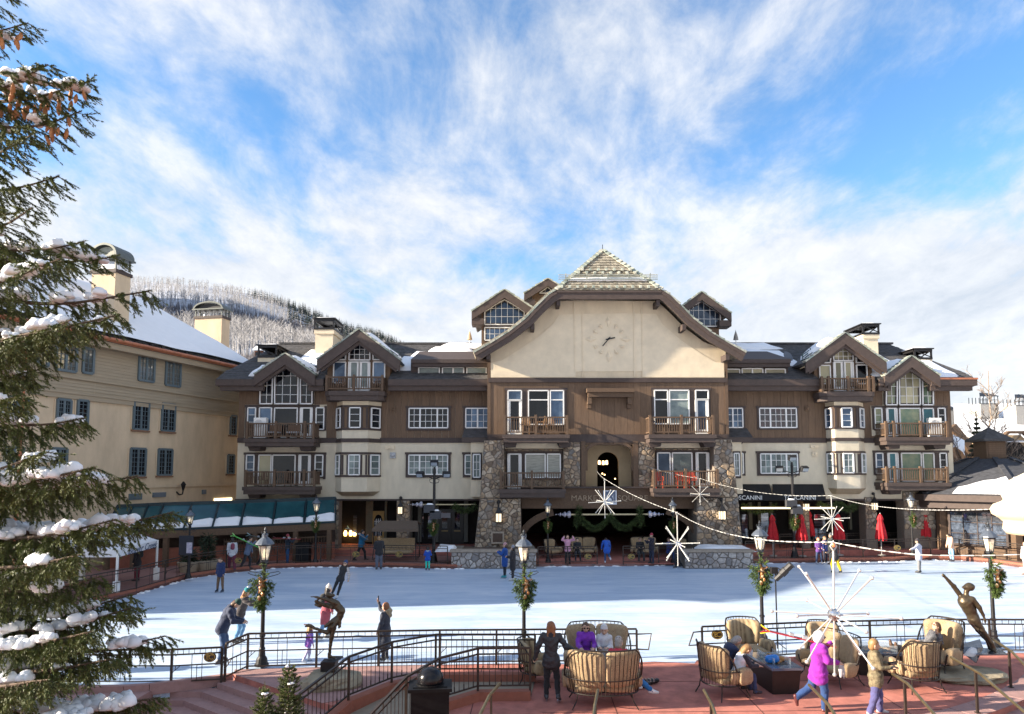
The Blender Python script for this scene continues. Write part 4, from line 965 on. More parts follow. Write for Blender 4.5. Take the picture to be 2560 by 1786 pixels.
Yh=YC-.35;b=B();rbox(b,A6,488,486,1842,640,Yh,0,.5);beam=b.obj('sign_beam',M_timber,lodge)
b=B();rbox(b,A6,488,474,1842,486,Yh,-.18,.5);b.obj('ledge',M_trim,lodge)
def text(s,size,m,parent,loc,rot=(pi/2,0,0),depth=.02,name='lettering',align='CENTER',sx=1.0,shear=0.0):
 cu=bpy.data.curves.new(name,'FONT');cu.body=s;cu.size=size;cu.extrude=depth;cu.align_x=align;cu.align_y='CENTER';cu.shear=shear;cu.resolution_u=3
 o=bpy.data.objects.new(name,cu);COL.objects.link(o)
 dg=bpy.context.evaluated_depsgraph_get();me=bpy.data.meshes.new_from_object(o.evaluated_get(dg));bpy.data.objects.remove(o)
 me.materials.clear();me.materials.append(m)
 me.transform(Matrix.LocRotScale(Vector(loc),Matrix.Rotation(rot[2],3,'Z').to_4x4().to_3x3().to_quaternion()@Matrix.Rotation(rot[0],3,'X').to_quaternion(),Vector((sx,1,1))))
 return link(name,me,parent)
M_let=mat('sign_letters',(.27,.21,.15),.4,.6)
for s,x in(('MARKET',985),('SQUARE',1335)):
 p=P(*A6(x,563),Yh-.02);text(s,.50,M_let,beam,p,depth=.03,sx=1.05)
pm=R(A6,1112,503,1212,610,Yh);lg=B();lg.box(pm[0][0],pm[1][0],Yh-.08,Yh-.002,pm[0][1],pm[2][1])
M_signblue=mat('sign_ink',(.10,.13,.20),.5)
logo=lg.obj('logo_panel',mat('logo_white',(.70,.72,.76),.5),lodge);lx,lz=(pm[0][0]+pm[1][0])/2,(pm[0][1]+pm[2][1])/2;hw=(pm[1][0]-pm[0][0])/2
fr=B()
for e,w in((.12,.035),(.2,.02)):
 a=hw-e
 fr.box(lx-a,lx+a,Yh-.1,Yh-.081,lz+a-w,lz+a);fr.box(lx-a,lx+a,Yh-.1,Yh-.081,lz-a,lz-a+w);fr.box(lx-a,lx-a+w,Yh-.1,Yh-.081,lz-a+w,lz+a-w);fr.box(lx+a-w,lx+a,Yh-.1,Yh-.081,lz-a+w,lz+a-w)
fr.obj('border',M_signblue,logo)
text('M',1.05,M_signblue,logo,(lx+.02,Yh-.09,lz),depth=.008);text('S',1.15,M_signblue,logo,(lx,Yh-.1,lz),depth=.008)
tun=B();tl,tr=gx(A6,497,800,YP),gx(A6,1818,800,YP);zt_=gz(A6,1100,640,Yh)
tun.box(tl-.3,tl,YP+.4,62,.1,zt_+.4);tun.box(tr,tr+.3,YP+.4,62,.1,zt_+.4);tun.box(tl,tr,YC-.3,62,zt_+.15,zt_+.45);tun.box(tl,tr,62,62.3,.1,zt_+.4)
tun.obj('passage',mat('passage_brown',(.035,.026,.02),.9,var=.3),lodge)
B().box(tl,tr,41.5,62,.1,.17).obj('passage_floor',M_red,lodge)
for(x0,y0),(x1,y1)in(((505,815),(735,668)),((1808,812),(1588,660))):
 p,q=XZ(*A6(x0,y0),YC-.1),XZ(*A6(x1,y1),YC-.1);b=B();pts=[]
 for i in range(10):t=i/9*pi/2;pts.append((p[0]+(q[0]-p[0])*(1-cos(t))*.55+(q[0]-p[0])*i/9*.45,p[1]+(q[1]-p[1])*sin(t)*.55+(q[1]-p[1])*i/9*.45))
 for u,v in zip(pts[:-1],pts[1:]):b.bar((u[0],YC-.1,u[1]),(v[0],YC-.1,v[1]),.42,.3,up=(0,1,0))
 b.obj('arch_brace',M_timber,lodge)
for A,x0,x1,y0,y1,st,yy in((A2,1970,2175,1262,1340,((2050,1345),(2140,1440)),0),(A4,122,300,872,935,((232,940),(155,1025)),0)):
 Y0=YW-1.1;a,c=XZ(*A(x0,y1),Y0),XZ(*A(x1,y1),Y0);z1=gz(A,x1,y0,YW)
 b=B();b.plate([(a[0],Y0,a[1]+.12),(c[0],Y0,a[1]+.12),(c[0],YW,a[1]+.8),(a[0]+.1,YW,a[1]+.8)],.12);b.obj('shed_roof',M_roof,lodge)
 B().box(a[0],c[0],Y0-.05,Y0+.1,a[1]-.22,a[1]+.1).obj('eave',M_fascia,lodge)
 p,q=XZ(*A(*st[0]),Y0+.3),XZ(*A(*st[1]),Y0+.3);B().bar((p[0],Y0+.3,p[1]),(q[0],Y0+.3,q[1]),.2,.2).obj('strut',M_trim,lodge)
for A,(x0,x1),wn in((A5,(2040,2116),(2062,182,2116,364)),(A4,(152,222),(160,1042,196,1205))):
 Yo=YW-1.0;p=R(A,x0,100 if A is A5 else 960,x1,520 if A is A5 else 1340,Yo)
 b=B();b.box(p[0][0]if A is A5 else p[0][0]-.3,p[1][0]+(.3 if A is A5 else 0),Yo,YW,p[0][1],p[2][1]+.3);b.obj('oriel',M_cream2,lodge)
 q=R(A,wn[0]-14,wn[1]-16,wn[2]+14,wn[3]+20,Yo);b=B();b.box(q[0][0],q[1][0],Yo-.06,Yo-.002,q[0][1],q[2][1]);b.obj('casing',M_trim,lodge)
 window(lodge,R(A,*wn,Yo),Yo-.1,2,3,M_glass_c)
def cage_chimney(A,x0,x1,ybt,ytop,ycage,Y,dep):
 p=R(A,x0,ytop,x1,ybt,Y);b=B();b.box(p[0][0],p[1][0],Y,Y+dep,p[0][1]-1.5,p[2][1]);b.box(p[0][0]-.08,p[1][0]+.08,Y-.08,Y+dep+.08,p[2][1]-.3,p[2][1]+.0);ch=b.obj('chimney',M_cream2,lodge)
 zt=gz(A,x0,ycage,Y);c=B();X0,X1=p[0][0]-.1,p[1][0]+.1;w=.11
 for x in(X0,X1-w):
  for y in(Y-.1,Y+dep):c.box(x,x+w,y,y+w,p[2][1],zt)
 for z in(p[2][1]+.002,zt-.16):c.box(X0,X1,Y-.12,Y-.01,z,z+.15);c.box(X0,X1,Y+dep,Y+dep+.11,z,z+.15);c.box(X0,X0+.1,Y,Y+dep,z,z+.15);c.box(X1-.1,X1,Y,Y+dep,z,z+.15)
 c.bar((X0,Y-.07,zt-.1),(X1,Y-.07,p[2][1]+.15),.06);c.bar((X1-.05,Y,zt-.1),(X1-.05,Y+dep,p[2][1]+.15),.06)
 c.slab([(X0-.1,Y-.2),(X1+.1,Y-.2),(X1+.1,Y+dep+.2),(X0-.1,Y+dep+.2)],zt,zt+.07);c.obj('chimney_cage',M_iron,ch)
 snow_patch(ch,[(X0,Y-.1,zt+.07),(X1,Y-.1,zt+.07),(X1,Y+dep,zt+.07),(X0,Y+dep,zt+.07)],.12,int(x0),6)
cage_chimney(A2,346,478,760,690,592,48.6,2.2);cage_chimney(A2,795,937,600,465,378,49.6,2.4)
cage_chimney(A4,1117,1222,300,168,94,49.6,2.4);cage_chimney(A4,1495,1608,400,352,276,48.6,2.2)
def back_dormer(A,ax,ay,lx,ly,rx,ry,Yw,zb,win,low):
 Yf=Yw-.8;a,l,r_=XZ(*A(ax,ay),Yf),XZ(*A(lx,ly),Yf),XZ(*A(rx,ry),Yf);half=a[0]-l[0]if low else r_[0]-a[0];sl=(a[1]-(l[1]if low else r_[1]))/half
 l,r_=(a[0]-half,a[1]-half*sl),(a[0]+half,a[1]-half*sl);b=B()
 for e,s in((l,-1),(r_,1)):
  q=[(a[0],Yf,a[1]),(a[0],Yf+7,a[1]),(e[0],Yf+7,e[1]),(e[0],Yf,e[1])];b.plate(q if s<0 else q[::-1],.16)
 b.obj('roof',M_roof,lodge);vt=.62;fb=B()
 for e in(l,r_):fb.prism([(a[0],a[1]-.03),(e[0],e[1]-.03),(e[0],e[1]-vt),(a[0],a[1]-vt)],Yf-.04,Yf+.15)
 for e,s in((l,-1),(r_,1)):fb.box(min(e[0],e[0]-s*.9),max(e[0],e[0]-s*.9)+.0,Yf+.02,Yf+1.2,e[1]-.95,e[1]-.5)
 fb.obj('barge_board',M_fascia,lodge)
 hh=lambda x:a[1]-.3-abs(x-a[0])*sl
 B().prism([(l[0]+.7,zb),(r_[0]-.7,zb),(r_[0]-.7,hh(r_[0]-.7)),(a[0],a[1]-.3),(l[0]+.7,hh(l[0]+.7))],Yw,Yw+5).obj('gable_wall',M_board,lodge)
 rake_tiles(lodge,[l,a],Yf-.02,Yf+.4,M_tile,.4);rake_tiles(lodge,[a,r_],Yf-.02,Yf+.4,M_tile,.4)
 for pts,xs,zs,gl in win:pwin(A,pts,Yw-.02,xs,zs,gl)
back_dormer(A3,366,376,118,542,580,515,50.5,gz(A3,300,800,50.5),[([(218,545),(300,490),(366,455),(432,490),(515,545),(515,642),(218,642)],[262,300,344,388,432,474],[520,582],M_glass_b),([(218,665),(440,665),(440,760),(218,760)],[255,292,330,368,405],[712],M_glass_b)],True)
back_dormer(A3,1856,392,1700,490,2080,556,50.5,gz(A3,1900,800,50.5),[([(1720,545),(1790,500),(1856,468),(1925,515),(1993,560),(1993,655),(1720,655)],[1762,1790,1830,1870,1915,1955],[535,600],M_glass_b)],False)
back_dormer(A3,694,292,515,405,780,345,55.5,gz(A3,690,480,55.5),[([(630,405),(692,360),(716,380),(716,405)],[672],[],M_glass_b)],True)
UV=Vector((.306,1,0)).normalized();NV=Vector((UV.y,-UV.x,0))
C0=Vector((-20.75,52.6,0))
tan=thing('apartment_house','tan stucco building with blue grey windows under a snow covered hip roof','building',C0)
def TL(s,o,z):return C0-UV*s+NV*o+Vector((0,0,z))
LEN,DEP=28.3,10.5;ZG,ZE,ZRD=-1.0,13.45,18.0
def px_s(px):
 k=(px-CX)/F*1.0;c=cos(TH)
 best,bs=1e9,0
 for i in range(600):
  s=i*.05;p=TL(s,0,8);q=(p.x/p.y)*F+CX
  if abs(q-px)<best:best,bs=abs(q-px),s
 return bs
def px_z(px,py):p=TL(px_s(px),0,0);return P(px,py,p.y).z
def lbox(b,s0,s1,o0,o1,z0,z1):
 c=[TL(s0,o0,0),TL(s1,o0,0),TL(s1,o1,0),TL(s0,o1,0)];return b.add([(p.x,p.y,z0)for p in c]+[(p.x,p.y,z1)for p in c],[(0,3,2,1)[::-1],(4,5,6,7)[::-1],(0,1,5,4)[::-1],(1,2,6,5)[::-1],(2,3,7,6)[::-1],(3,0,4,7)[::-1]])
ZBND=px_z(300,1000)
b=B();lbox(b,0,LEN,-DEP,0,ZG,ZE);b.obj('wall',M_tan,tan)
sd_=B();z=ZBND+.05
rs=random.Random(2)
while z<ZE-.05:
 for s0,s1 in((0,7.1),(7.11,13.3),(13.31,21),(21.01,LEN)):
  p=[TL(s0,.045,z),TL(s1,.045,z),TL(s1,.015,z+.2),TL(s0,.015,z+.2),TL(s0,.0,z),TL(s1,0,z)]
  sd_.add(p,[(1,0,3,2),(0,1,5,4)])
 z+=.19
stuff(sd_.obj('lap_siding',M_tan_siding,tan))
b=B();lbox(b,-.03,LEN,.002,.14,ZBND-.30,ZBND-.02);lbox(b,-.05,LEN,.002,.20,ZBND-.02,ZBND+.1);lbox(b,-.03,LEN,.05,.16,ZBND+.85,ZBND+.98);b.obj('band',M_tan_siding,tan)
zl=px_z(300,1218);b=B();lbox(b,-.05,LEN,.002,.10,zl-.1,zl+.12);b.obj('ledge',M_tan,tan)
R0,R1=TL(5.2,-DEP/2,ZRD),TL(LEN-3.5,-DEP/2,ZRD);ov=.9
E=[TL(-ov,ov,ZE),TL(LEN+ov,ov,ZE),TL(LEN+ov,-DEP-ov,ZE),TL(-ov,-DEP-ov,ZE)]
rb=B()
for q in([E[0],R0,R1,E[1]],[E[1],R1,E[2]],[E[2],R1,R0,E[3]],[E[3],R0,E[0]]):rb.plate(q[::-1]if(q[1]-q[0]).cross(q[2]-q[0]).z<0 else q,.25)
roof=rb.obj('roof',M_roof,tan)
def blanket(parent,corners,t,n,m,seed):
 a,b_,c,d=[Vector(p)for p in corners];vs,fs=[],[]
 for j in range(m+1):
  for i in range(n+1):
   u,v=i/n,j/m;p=(a*(1-u)+b_*u)*(1-v)+(d*(1-u)+c*u)*v
   e=min(v*9,1,(1-v)*30+.6)**.5
   vs.append(p+Vector((0,0,t*(.8+.2*e)*(1+.25*mnoise.noise(p*.25+Vector((seed,0,0)))+.06*mnoise.noise(p*1.3)))if 0<i<n or j>0 else Vector((0,0,.02))))
 fs=[(j*(n+1)+i,j*(n+1)+i+1,(j+1)*(n+1)+i+1,(j+1)*(n+1)+i)for j in range(m)for i in range(n)]
 return link('snow',mesh('snow',vs,fs,M_snow,True),parent)
f0,f1=TL(-ov+.1,ov-.25,ZE+.12),TL(LEN+ov,ov-.25,ZE+.12)
blanket(tan,[f0,f1,R1,R0],.42,60,24,1);blanket(tan,[E[3],f0,R0,R0+Vector((-.02,.02,0))],.3,20,20,2)
g=B();g.tube([TL(-ov-.1,ov+.06,ZE+.02),TL(LEN,ov+.06,ZE+.02)],.12,8);lbox(g,-ov,LEN,ov-.1,ov+.02,ZE-.12,ZE+.06);g.obj('gutter',M_copper,tan)
lbx=B();lbox(lbx,-ov,LEN,.0,ov-.11,ZE-.2,ZE-.02);lbox(lbx,-ov,LEN,.3,ov-.15,ZE-.5,ZE-.202);lbx.obj('soffit',M_tan_siding,tan)
ice_=B()
for k in range(46):
 s=rs.uniform(0,LEN*.75);lbox(ice_,s,s+rs.uniform(.08,.4),ov-.2,ov+.05,ZE+.15,ZE+rs.uniform(.2,.32))
stuff(ice_.obj('roof_clutter',M_iron,tan))
dp=B();s=px_s(46);dp.tube([TL(s,.12,ZE-.3),TL(s,.12,ZG)],.08,8);dp.obj('downspout',M_copper,tan)
M_wf=mat('window_bluegrey',(.10,.14,.16),.5)
def TT(v):p=C0+UV*v[0]-NV*v[1]+Vector((0,0,v[2]));return(p.x,p.y,p.z)
def twin(px0,px1,pyt,pyb,cols,rows,gl,mull=False,sill=True,Yo=-.07):
 s0,s1=px_s(px0),px_s(px1);pm=(px0+px1)/2;zt,zb=px_z(pm,pyt),px_z(pm,pyb)
 xs=None
 poly=[(-s0,zb),(-s1,zb),(-s1,zt),(-s0,zt)]
 x0,x1=-s0,-s1
 xs=[x0+(x1-x0)*i/cols for i in range(1,cols)]
 if mull and cols%2==0:xs[cols//2-1]=(xs[cols//2-1],.14)
 w_=window(tan,poly,Yo,cols,rows,gl,fw=.14,xs=xs,fm=M_wf,T=TT)
 if sill:
  b=B();lbox(b,s1-.12,s0+.12,.002,.16,zb-.16,zb-.05);b.obj('sill',mat('sill_brown',(.22,.12,.07),.7),tan)
  b=B();lbox(b,s1-.16,s1-.02,.0,.05,zb,zt);lbox(b,s0+.02,s0+.16,0,.05,zb,zt);b.obj('reveal',M_tan,tan)
M_refl=mat('glass_reflecting',(.05,.06,.07),.03,.55,var=.5,scale=.5,spec=1,col2=(.42,.40,.34))
for a in((79,106,850,915),(126,177,860,927),(195,220,872,933)):twin(*a,4 if a[1]-a[0]>40 else 2,5,M_refl,mull=a[1]-a[0]>40,sill=False)
for a in((337,375,888,953),(405,441,902,965)):twin(*a,4,6,M_refl,mull=True,sill=False)
for a in((10,60,995,1060),(135,170,1000,1062),(188,212,1002,1064),(328,365,1005,1074),(399,431,1011,1078),(572,586,1040,1087)):twin(*a,4 if a[1]-a[0]>26 else 2,6,M_glass,mull=a[1]-a[0]>30)
for a in((10,55,1120,1195),(130,165,1122,1190),(325,362,1122,1190),(395,428,1124,1188),(569,584,1138,1184)):twin(*a,4 if a[1]-a[0]>26 else 2,6,M_glass,mull=a[1]-a[0]>30)
for(p0,p1,t,b0,n)in((326,359,1235,1251,0),(386,418,1232,1244,5),(508,519,1225,1236,4)):
 s0,s1=px_s(p0),px_s(p1);zt,zb=px_z(p0,t),px_z(p0,b0);v=B();lbox(v,s1,s0,.002,.06,zb,zt);vo=v.obj('vent',M_wf,tan)
 for k in range(n):l_=B();lbox(l_,s1+.06,s0-.06,.062,.09,zb+(zt-zb)*(k+.2)/n,zb+(zt-zb)*(k+.65)/n);l_.obj('louvre',mat('louvre',(.25,.28,.33),.5),vo)
s0,s1=px_s(540),px_s(583);b=B();lbox(b,s1,s0,.003,.06,px_z(560,1268),px_z(560,1246));b.obj('shop_window',mat('shop_glow',(.8,.7,.45),.5,emit=(1,.86,.55),estr=.9),tan)
def barrel_chimney(px0,px1,ybase,ytop,ycowl,Y,dep,pots):
 a,c=P(px0,ytop,Y),P(px1,ytop,Y);w=(c.x-a.x);ang=atan2(UV.x,UV.y);b=B();M_=Matrix.Translation((a.x+w/2,Y,0))@Matrix.Rotation(-ang*.6,4,'Z')
 t=lambda bb:setattr(bb,'v',[tuple(M_@Vector(v))for v in bb.v])or bb
 zt=a.z;b.box(-w/2,w/2,-dep/2,dep/2,zt-6.5,zt);ch=t(b).obj('chimney',M_tan,tan)
 k=B();k.box(-w/2-.08,w/2+.08,-dep/2-.08,dep/2+.08,zt+.002,zt+.22);t(k).obj('chimney_cap',M_trim,ch)
 zc=P(px0,ycowl,Y).z;zm=zt+(zc-zt)*.58;q=B();w2=w/2
 for x in(-w2,w2-.1):
  for y in(-dep/2,0,dep/2-.1):q.box(x,x+.1,y,y+.1,zt+.22,zm)
 n=12;y0,y1=-dep/2-.15,dep/2+.15;vs=[]
 for i in range(n+1):
  an=pi*i/n;vs+=[(-(w2+.12)*cos(an),y0,zm+(zc-zm)*sin(an)),(-(w2+.12)*cos(an),y1,zm+(zc-zm)*sin(an)),(-(w2-.02)*cos(an),y1,zm+(zc-zm-.14)*sin(an)),(-(w2-.02)*cos(an),y0,zm+(zc-zm-.14)*sin(an))]
 fs=[]
 for i in range(n):
  o,p_=i*4,i*4+4;fs+=[(o,o+1,p_+1,p_),(o+2,o+3,p_+3,p_+2),(o+3,o,p_,p_+3),(o+1,o+2,p_+2,p_+1)]
 q.add(vs,fs);q.box(-w2-.2,w2+.2,y0-.02,y1+.02,zm-.12,zm-.01);t(q).obj('cowl',mat('cowl_metal',(.12,.13,.12),.45,.5),ch)
 pl=B();pl.prism([(-(w2-.1)*cos(pi*i/n),zm+(zc-zm-.2)*sin(pi*i/n))for i in range(n+1)],-dep/2+.1,-dep/2+.16);t(pl).obj('end_plate',mat('cowl_end',(.28,.29,.24),.6)if pots==0 else M_iron,ch)
 for i in range(pots):o=B();o.lathe([(.13,zt+.2),(.15,zt+.75),(.22,zt+.78),(.22,zt+.98),(.1,zt+1.0)],8,(-w2*.6+i*w*.22,.1,0));t(o).obj('chimney_pot',mat('pot_metal',(.6,.6,.6),.4,.6),ch)
 return ch
c1=barrel_chimney(246,312,820,690,617,42.5,1.3,0)
barrel_chimney(494,568,860,800,758,60.5,1.2,4)
p=P(285,690,42.5);snow_patch(c1,[p+Vector((-.7,-.6,.25)),p+Vector((.8,-.6,.25)),p+Vector((.8,.6,.25)),p+Vector((-.7,.6,.25))],.7,4,8)
wl_=thing('wall_lamp','black iron bracket lamp curling from the tan stucco wall','lamp',TL(px_s(446),0,px_z(446,1230)))
o=TL(px_s(446),0,px_z(446,1230));b=B();b.tube([o+NV*.0,o+NV*.25+Vector((0,0,-.2)),o+NV*.5+Vector((0,0,-.15)),o+NV*.55+Vector((0,0,.1))],.05,6);b.obj('bracket',M_iron,wl_)
b=B();q=o+NV*.55;b.lathe([(.06,.1),(.16,.45),(.2,.48),(.05,.7)],6,q);b.obj('lantern',M_iron,wl_)
cn=thing('glass_canopy','long sloping glass canopy with snow on its lower edge and brown posts beneath','canopy',(-17,41,.14))
ea=[P(262,1333,38.9),P(385,1326,39.6),P(600,1316,41.8),P(838,1305,43.3)]
def canopy_pt(u):
 t=u*3;i=min(2,int(t));return ea[i].lerp(ea[i+1],t-i)
bk=Vector((-.25,1,0)).normalized()*2.0+Vector((0,0,1.38))
fr=B();npn=9
for i in range(npn+1):
 p=canopy_pt(i/npn);fr.bar(p,p+bk,.09,.16)
for i in range(npn):fr.bar(canopy_pt(i/npn),canopy_pt((i+1)/npn),.10,.12);fr.bar(canopy_pt(i/npn)+bk,canopy_pt((i+1)/npn)+bk,.2,.26)
fr.obj('frame',mat('canopy_frame',(.012,.03,.038),.45,.3),cn)
M_cglass=mat('canopy_glass',(.014,.06,.075),.10,.1,var=.5,scale=.7,spec=.6,col2=(.03,.11,.125))
for i in range(npn):
 a,c=canopy_pt((i+.04)/npn),canopy_pt((i+.96)/npn);B().plate([a+bk*.03,c+bk*.03,c+bk*.97,a+bk*.97],.03).obj('pane',M_cglass,cn)
 snow_patch(cn,[a+bk*.0+Vector((0,0,.03)),c+Vector((0,0,.03)),c+bk*(.28+.10*sin(i*1.7))+Vector((0,0,.03)),a+bk*(.28+.10*sin(i*1.7-1.7))+Vector((0,0,.03))],.12,i,8)
bm=B()
for i in range(3):bm.bar(ea[i]-Vector((0,0,.28)),ea[i+1]-Vector((0,0,.28)),.22,.4)
bm.obj('beam',M_timber,cn)
for u in(.02,.2,.38,.56,.72,.86,.98):p=canopy_pt(u);B().box(p.x-.13,p.x+.13,p.y-.13,p.y+.13,.14,p.z-.481).obj('post',M_timber,cn)
wb=B()
for i in range(3):a,c=ea[i]+bk-Vector((0,0,1.38)),ea[i+1]+bk-Vector((0,0,1.38));wb.bar(Vector((a.x,a.y,1.4)),Vector((c.x,c.y,1.4)),.3,2.6)
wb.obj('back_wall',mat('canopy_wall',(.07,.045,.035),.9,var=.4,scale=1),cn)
lw=B()
for i in range(3):a,c=ea[i]+bk*.35,ea[i+1]+bk*.35;lw.bar(Vector((a.x,a.y,.65)),Vector((c.x,c.y,.65)),.25,1.05)
lw.obj('low_wall',M_curb,cn)
rl=B()
for i in range(40):
 p=canopy_pt(.6+.39*i/40)+bk*.2;rl.box(p.x-.02,p.x+.02,p.y-.02,p.y+.02,.6,1.6)
rl.bar(canopy_pt(.6)+bk*.2+Vector((0,0,-1.2)),canopy_pt(.99)+bk*.2+Vector((0,0,-1.2)),.08);stuff(rl.obj('baluster_row',M_timber,cn))
pc,PR,PE=Vector((33.4,47.6,0)),6.5,3.75
pav=thing('pavilion','eight sided brown pavilion with a dark roof, snow on one face and a small cupola','pavilion',(pc.x,pc.y,0))
def oc(r,z,k,off=pi/8):return Vector((pc.x+r*cos(off+k*pi/4),pc.y+r*sin(off+k*pi/4),z))
b=B();b.lathe([(PR,PE-.45),(PR,PE),(PR+.35,PE+.02),(PR+.35,PE+.42),(PR+.2,PE+.44)],8,(pc.x,pc.y,0),pi/8);b.obj('eave',M_fascia,pav)
b=B();b.lathe([(PR+.25,PE+.44),(1.35,6.55)],8,(pc.x,pc.y,0),pi/8);M_roof_p=mat('pavilion_slate',(.048,.05,.058),.85,var=.4,scale=4,bump=.5,bscale=20);prf=b.obj('roof',M_roof_p,pav)
hp=B()
for k in range(8):
 for i in range(13):
  a,c=oc(PR+.25,PE+.5,k).lerp(oc(1.35,6.62,k),i/13),oc(PR+.25,PE+.5,k).lerp(oc(1.35,6.62,k),(i+1.05)/13);hp.bar(a,c,.3,.08)
stuff(hp.obj('hip_tiles',M_roof_p,prf))
b=B();b.lathe([(.95,6.4),(.95,7.75)],4,(pc.x,pc.y,0),pi/4);cup=b.obj('cupola',M_timber,pav)
b=B();b.lathe([(1.45,7.75),(1.45,7.9),(.03,8.75)],4,(pc.x,pc.y,0),pi/4);b.obj('cupola_roof',M_roof,cup)
for k in range(8):
 lv=B();lv.box(pc.x-.55,pc.x+.55,pc.y-.71,pc.y-.66,6.62+k*.13,6.71+k*.13);lv.obj('louvre',M_board,cup)
for k,u0,u1,v1 in((5,.0,.98,.55),(4,.30,1.0,.58)):
 a,c=oc(PR+.2,PE+.5,k),oc(PR+.2,PE+.5,k+1);ta,tc_=oc(1.35,6.6,k),oc(1.35,6.6,k+1)
 f=lambda u,v:a.lerp(c,u).lerp(ta.lerp(tc_,u),v)
 n=22;vs,fs=[],[]
 for j in range(n+1):
  for i in range(n+1):
   u=u0+(u1-u0)*i/n;top=v1*(.35+.45*(i/n)+.2*mnoise.noise(Vector((u*4,k,0))))if k==4 else v1*(.7+.25*mnoise.noise(Vector((u*4,k,0))))
   v=top*j/n;e=min(1,min(j,n-j,i,n-i)/3);vs.append(f(u,v)+Vector((0,0,.02+.10*e**.5)))
 fs=[(j*(n+1)+i,j*(n+1)+i+1,(j+1)*(n+1)+i+1,(j+1)*(n+1)+i)for j in range(n)for i in range(n)]
 link('snow',mesh('snow',vs,fs,M_snow,True),pav)
b=B();b.lathe([(PR-1.3,.1),(PR-1.3,PE-.4)],8,(pc.x,pc.y,0),pi/8);b.obj('wall',M_timber,pav)
for k in range(3,8):
 a,c=oc(PR-1.28,0,k),oc(PR-1.28,0,k+1);d=(c-a);Ln=d.length;d.normalize();nn=Vector((d.y,-d.x,0))
 T=lambda v,a=a,d=d,nn=nn:tuple(a+d*v[0]-nn*v[1]+Vector((0,0,v[2])))
 window(pav,[(.45,.95),(Ln-.45,.95),(Ln-.45,PE-.65),(.45,PE-.65)],-.08,4,3,mat('pavilion_glass',(.05,.06,.07),.02,.75,var=.3,spec=1,col2=(.30,.33,.38))if k in(4,5)else M_glass,fm=M_trim,T=T,fw=.12,mw=.05)
 b=B();b.bar(oc(PR-1.24,.1,k),oc(PR-1.24,PE-.4,k),.42);b.obj('post',M_timber,pav)
ch_=thing('chalet','distant dark chalet with a broad white snow roof and an arched dormer','building',P(2470,1150,72))
a,c=P(2385,1122,72),P(2760,1122,72);d_,e_=P(2384,1018,86),P(2800,1018,86)
rb=B();rb.plate([a,c,e_,d_],.3);rb.obj('roof',M_roof,ch_);blanket(ch_,[a+Vector((.3,.2,.05)),c,e_,d_],.5,20,12,5)
b=B();b.box(a.x+1,c.x,73,84,0,a.z-.2);b.obj('wall',M_board,ch_)
b=B();q0,q1=P(2380,1066,66),P(2440,1140,66);b.bar(q0,q1,.5,.7);b.obj('barge_board',M_timber,ch_)
b=B();b.prism([(q0.x,q0.z-.3),(q1.x+1,q1.z-.6),(q1.x+1,0),(q0.x-1.5,0),(q0.x-1.5,q0.z)],66.3,72);b.obj('gable_wall',M_board,ch_)
blanket(ch_,[P(2383,1120,60),P(2412,1140,60),P(2412,1110,64),P(2383,1095,64)],.3,6,6,2)
gx0,gx1,gz0,gz1=P(2490,1100,68).x,P(2575,1100,68).x,P(2500,1180,68).z,P(2500,1088,68).z
b=B();gm=(gx0+gx1)/2;b.prism([(gx0,gz0),(gx1,gz0),(gx1,gz1-.9),(gx1-.9,gz1),(gx0+.9,gz1),(gx0,gz1-.9)],68,74);b.obj('dormer',M_soffit,ch_)
b=B();b.prism([(gx0+.7,gz0),(gx1-.7,gz0),(gx1-.7,gz1-1.2),(gx1-1.2,gz1-.6),(gx0+1.2,gz1-.6),(gx0+.7,gz1-1.2)],67.9,68.0);b.obj('dormer_opening',M_dark,ch_)
b=B();b.bar((gx0-.5,67.6,gz1-1.2),(gx0+.9,67.6,gz1+.25),.5,.25);b.bar((gx0+.9,67.6,gz1+.25),(gx1-.9,67.6,gz1+.25),.5,.25);b.bar((gx1-.9,67.6,gz1+.25),(gx1+.6,67.6,gz1-1.4),.5,.25);b.obj('dormer_eave',M_timber,ch_)
blanket(ch_,[(gx0-.5,67.5,gz1-1.0),(gx1+.6,67.5,gz1-1.1),(gx1-.6,74,gz1+1.2),(gx0+.5,74,gz1+1.2)],.4,8,8,9)
M_wch=mat('white_chimney',(.34,.33,.31),.8)
for px0,px1,yt,yb_,yc,Y in((2452,2496,1010,1045,980,80),(2541,2590,1014,1060,984,78),(2376,2388,1026,1050,1012,90)):
 p=R(lambda x,y:(x,y),px0,yt,px1,yb_,Y);b=B();b.box(p[0][0],p[1][0],Y,Y+2,p[0][1]-1.5,p[2][1]);c_=b.obj('chimney',M_wch,ch_)
 g=B();zc=P(px0,yc,Y).z;w=(p[1][0]-p[0][0]);n=5
 for i in range(n+1):x=p[0][0]+w*i/n;g.bar((x,Y,p[2][1]),(x,Y,zc-.5),.06);g.bar((x,Y,zc-.5),(p[0][0]+w*.5,Y+1,zc),.06);g.bar((x,Y+2,p[2][1]),(x,Y+2,zc-.5),.06)
 for z in(.02,.5,.98):zz_=p[2][1]+(zc-.5-p[2][1])*z;g.bar((p[0][0],Y,zz_),(p[1][0],Y,zz_),.06)
 g.plate([(p[0][0]-.1,Y-.1,zc-.5),(p[1][0]+.1,Y-.1,zc-.5),(p[1][0]-w*.3,Y+1,zc),(p[0][0]+w*.3,Y+1,zc)],.06)
 g.obj('chimney_cage',M_steel,c_)
